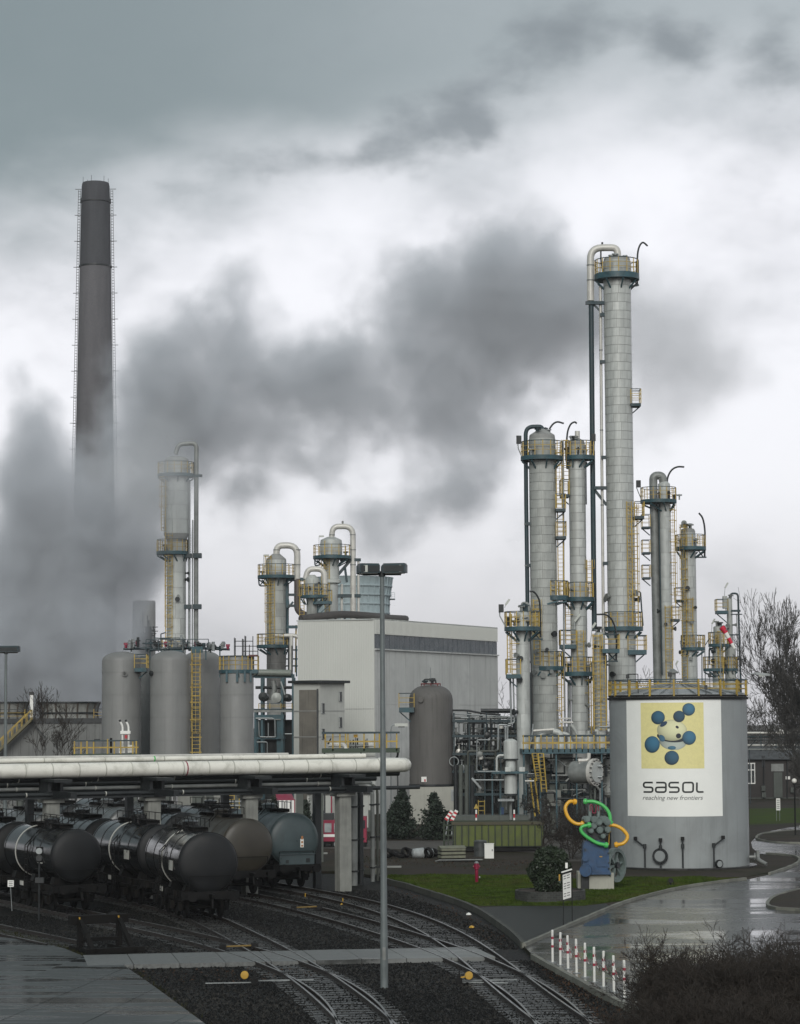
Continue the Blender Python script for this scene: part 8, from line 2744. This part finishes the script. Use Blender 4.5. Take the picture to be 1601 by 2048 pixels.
def plume(name, label, blobs, m, vox=0.45, nscale=0.13, amp=1.9, pad=15.0, seed=0.0, lo=0.30, hi=1.45):
    """blobs: (px, py, Y, radius px, weight). A voxel volume: soft puffs eaten away by noise."""
    B = [(at(px, py, Y), r / (F / Y), w) for px, py, Y, r, w in blobs]
    mn = Vector([min(p[i] - r for p, r, w in B) - pad for i in range(3)])
    mx = Vector([max(p[i] + r for p, r, w in B) + pad for i in range(3)])
    mn.z = max(mn.z, 0.5)
    ng = bpy.data.node_groups.new(name, 'GeometryNodeTree')
    ng.interface.new_socket('Geometry', in_out='OUTPUT', socket_type='NodeSocketGeometry')
    N, Lk = ng.nodes, ng.links

    def node(typ, **props):
        nd = N.new(typ)
        for k, v in props.items():
            setattr(nd, k, v)
        return nd

    def put(nd, i, v):
        if isinstance(v, bpy.types.NodeSocket):
            Lk.new(v, nd.inputs[i])
        else:
            nd.inputs[i].default_value = v

    def mth(op, a, b=0.0, c=0.0, clamp=False):
        nd = node('ShaderNodeMath', operation=op, use_clamp=clamp)
        put(nd, 0, a); put(nd, 1, b); put(nd, 2, c)
        return nd.outputs[0]
    pos = node('GeometryNodeInputPosition').outputs[0]
    # warp the coordinates so the puffs lose their round shape
    wn = node('ShaderNodeTexNoise', noise_dimensions='4D')
    put(wn, 0, pos); wn.inputs['W'].default_value = seed; wn.inputs['Scale'].default_value = 0.075; wn.inputs['Detail'].default_value = 3.0
    sub = node('ShaderNodeVectorMath', operation='SUBTRACT'); Lk.new(wn.outputs['Color'], sub.inputs[0]); sub.inputs[1].default_value = (0.5, 0.5, 0.5)
    scl = node('ShaderNodeVectorMath', operation='SCALE'); Lk.new(sub.outputs[0], scl.inputs[0]); scl.inputs['Scale'].default_value = 15.0
    wp = node('ShaderNodeVectorMath', operation='ADD'); Lk.new(pos, wp.inputs[0]); Lk.new(scl.outputs[0], wp.inputs[1])
    acc = None
    for p, r, w in B:
        d = node('ShaderNodeVectorMath', operation='DISTANCE'); Lk.new(wp.outputs[0], d.inputs[0]); d.inputs[1].default_value = tuple(p)
        q = mth('MULTIPLY_ADD', d.outputs['Value'], -1.0 / (r * 1.2), 1.0, True)
        q = mth('MULTIPLY', q, w * 1.5)
        q = mth('MULTIPLY', q, q)
        acc = q if acc is None else mth('ADD', acc, q)
    acc = mth('MINIMUM', mth('SQRT', acc), 1.6)
    fn = node('ShaderNodeTexNoise', noise_dimensions='4D')
    put(fn, 0, pos); fn.inputs['W'].default_value = seed + 3.7; fn.inputs['Scale'].default_value = nscale; fn.inputs['Detail'].default_value = 6.0; fn.inputs['Roughness'].default_value = 0.66
    f2 = node('ShaderNodeTexNoise', noise_dimensions='4D')
    put(f2, 0, wp.outputs[0]); f2.inputs['W'].default_value = seed + 8.1; f2.inputs['Scale'].default_value = nscale * 2.9; f2.inputs['Detail'].default_value = 5.0; f2.inputs['Roughness'].default_value = 0.6
    nz = mth('ADD', mth('MULTIPLY_ADD', fn.outputs[0], amp, -0.5 * amp), mth('MULTIPLY_ADD', f2.outputs[0], amp * 0.55, -0.275 * amp))
    s = mth('ADD', acc, nz)
    mr = node('ShaderNodeMapRange', interpolation_type='SMOOTHSTEP'); put(mr, 0, s); put(mr, 1, lo); put(mr, 2, hi)
    dens = mth('MULTIPLY', mr.outputs[0], mth('MULTIPLY', acc, 2.0, 0, True))
    vc = node('GeometryNodeVolumeCube')
    put(vc, 0, dens)
    vc.inputs['Background'].default_value = 0.0
    vc.inputs['Min'].default_value = tuple(mn); vc.inputs['Max'].default_value = tuple(mx)
    for i, k in enumerate(('Resolution X', 'Resolution Y', 'Resolution Z')):
        vc.inputs[k].default_value = int((mx[i] - mn[i]) / vox)
    sm = node('GeometryNodeSetMaterial'); Lk.new(vc.outputs[0], sm.inputs[0]); sm.inputs['Material'].default_value = m
    out = node('NodeGroupOutput'); Lk.new(sm.outputs[0], out.inputs[0])
    me = bpy.data.meshes.new(name)
    me.materials.append(m)
    o = link(name, me)
    md = o.modifiers.new('steam', 'NODES')
    md.node_group = ng
    o['kind'] = 'stuff'
    o['label'] = label
    return o


m_steam = steam_material('grey_steam', 0.50, (0.89, 0.918, 0.955))
plume('steam_plume', 'grey steam rolling up from the cooling cells and drifting right across the chimney', [
    (10, 1410, 252, 130, 1.1), (150, 1405, 252, 100, 1.1), (10, 1300, 253, 170, 1.15), (140, 1290, 254, 150, 1.15), (40, 1180, 255, 170, 1.15), (160, 1160, 256, 170, 1.15), (255, 1220, 257, 95, 0.9), (285, 1110, 257, 100, 0.95),
    (70, 1050, 256, 140, 0.95), (190, 1040, 257, 170, 1.12), (75, 930, 256, 110, 0.82), (65, 850, 256, 90, 0.66), (245, 950, 257, 115, 0.85), (310, 840, 258, 140, 0.85),
    (345, 700, 258, 130, 0.70), (420, 860, 258, 170, 0.86), (440, 690, 259, 150, 0.68), (540, 890, 259, 140, 0.64), (470, 1010, 259, 110, 0.62), (560, 750, 260, 180, 0.70), (680, 800, 260, 170, 0.61), (650, 690, 260, 150, 0.60),
    (780, 740, 261, 160, 0.62), (800, 560, 262, 140, 0.42), (830, 640, 262, 150, 0.66), (880, 790, 262, 160, 0.62), (960, 630, 262, 170, 0.82), (1060, 580, 263, 170, 0.88), (1090, 700, 263, 160, 0.78), (990, 510, 263, 140, 0.72), (1170, 590, 263, 130, 0.7), (1090, 480, 263, 100, 0.55),
    (820, 1020, 262, 140, 0.64), (900, 930, 262, 140, 0.62), (970, 850, 262, 130, 0.58), (740, 1070, 262, 110, 0.58), (620, 960, 260, 130, 0.45), (30, 770, 256, 70, 0.5), (480, 590, 259, 120, 0.45), (680, 560, 260, 110, 0.4)], m_steam, 0.42)
plume('steam_plume', 'thinner steam wisps trailing away behind the tallest column', [
    (1290, 690, 262, 170, 0.85), (1390, 690, 262, 150, 0.74), (1340, 820, 262, 150, 0.72), (1200, 640, 262, 150, 0.8), (1210, 480, 262, 90, 0.6), (1460, 720, 262, 130, 0.55), (1450, 600, 262, 120, 0.5), (1250, 900, 262, 120, 0.5)], steam_material('thin_steam', 0.12, (0.91, 0.925, 0.945)), 0.5, seed=5.0)
plume('steam_plume', 'thin veil of steam in front of the left column head', [
    (330, 900, 228, 120, 1.0), (370, 980, 228, 110, 0.9), (270, 960, 228, 120, 0.95), (340, 1050, 228, 80, 0.7)], steam_material('veil_steam', 0.13, (0.91, 0.925, 0.945)), 0.4, seed=9.0)
# thin winter haze: one closed box round the whole scene
b = MB(); b.box((0, 1400, 54.5), (6200, 3100, 113)); hz = part('haze', b, None, None)
hm = bpy.data.materials.new('haze_air'); hm.use_nodes = True
_t = NT(hm.node_tree)
_t.n('ShaderNodeOutputMaterial', None, Volume=_t.n('ShaderNodeVolumePrincipled', None, Color=(0.93, 0.95, 0.97, 1), Density=0.00011))
hz.data.materials.append(hm)
hz['kind'] = 'stuff'; hz['label'] = 'thin damp winter haze in the air'
cy.volume_step_rate = 1.5
cy.volume_max_steps = 256
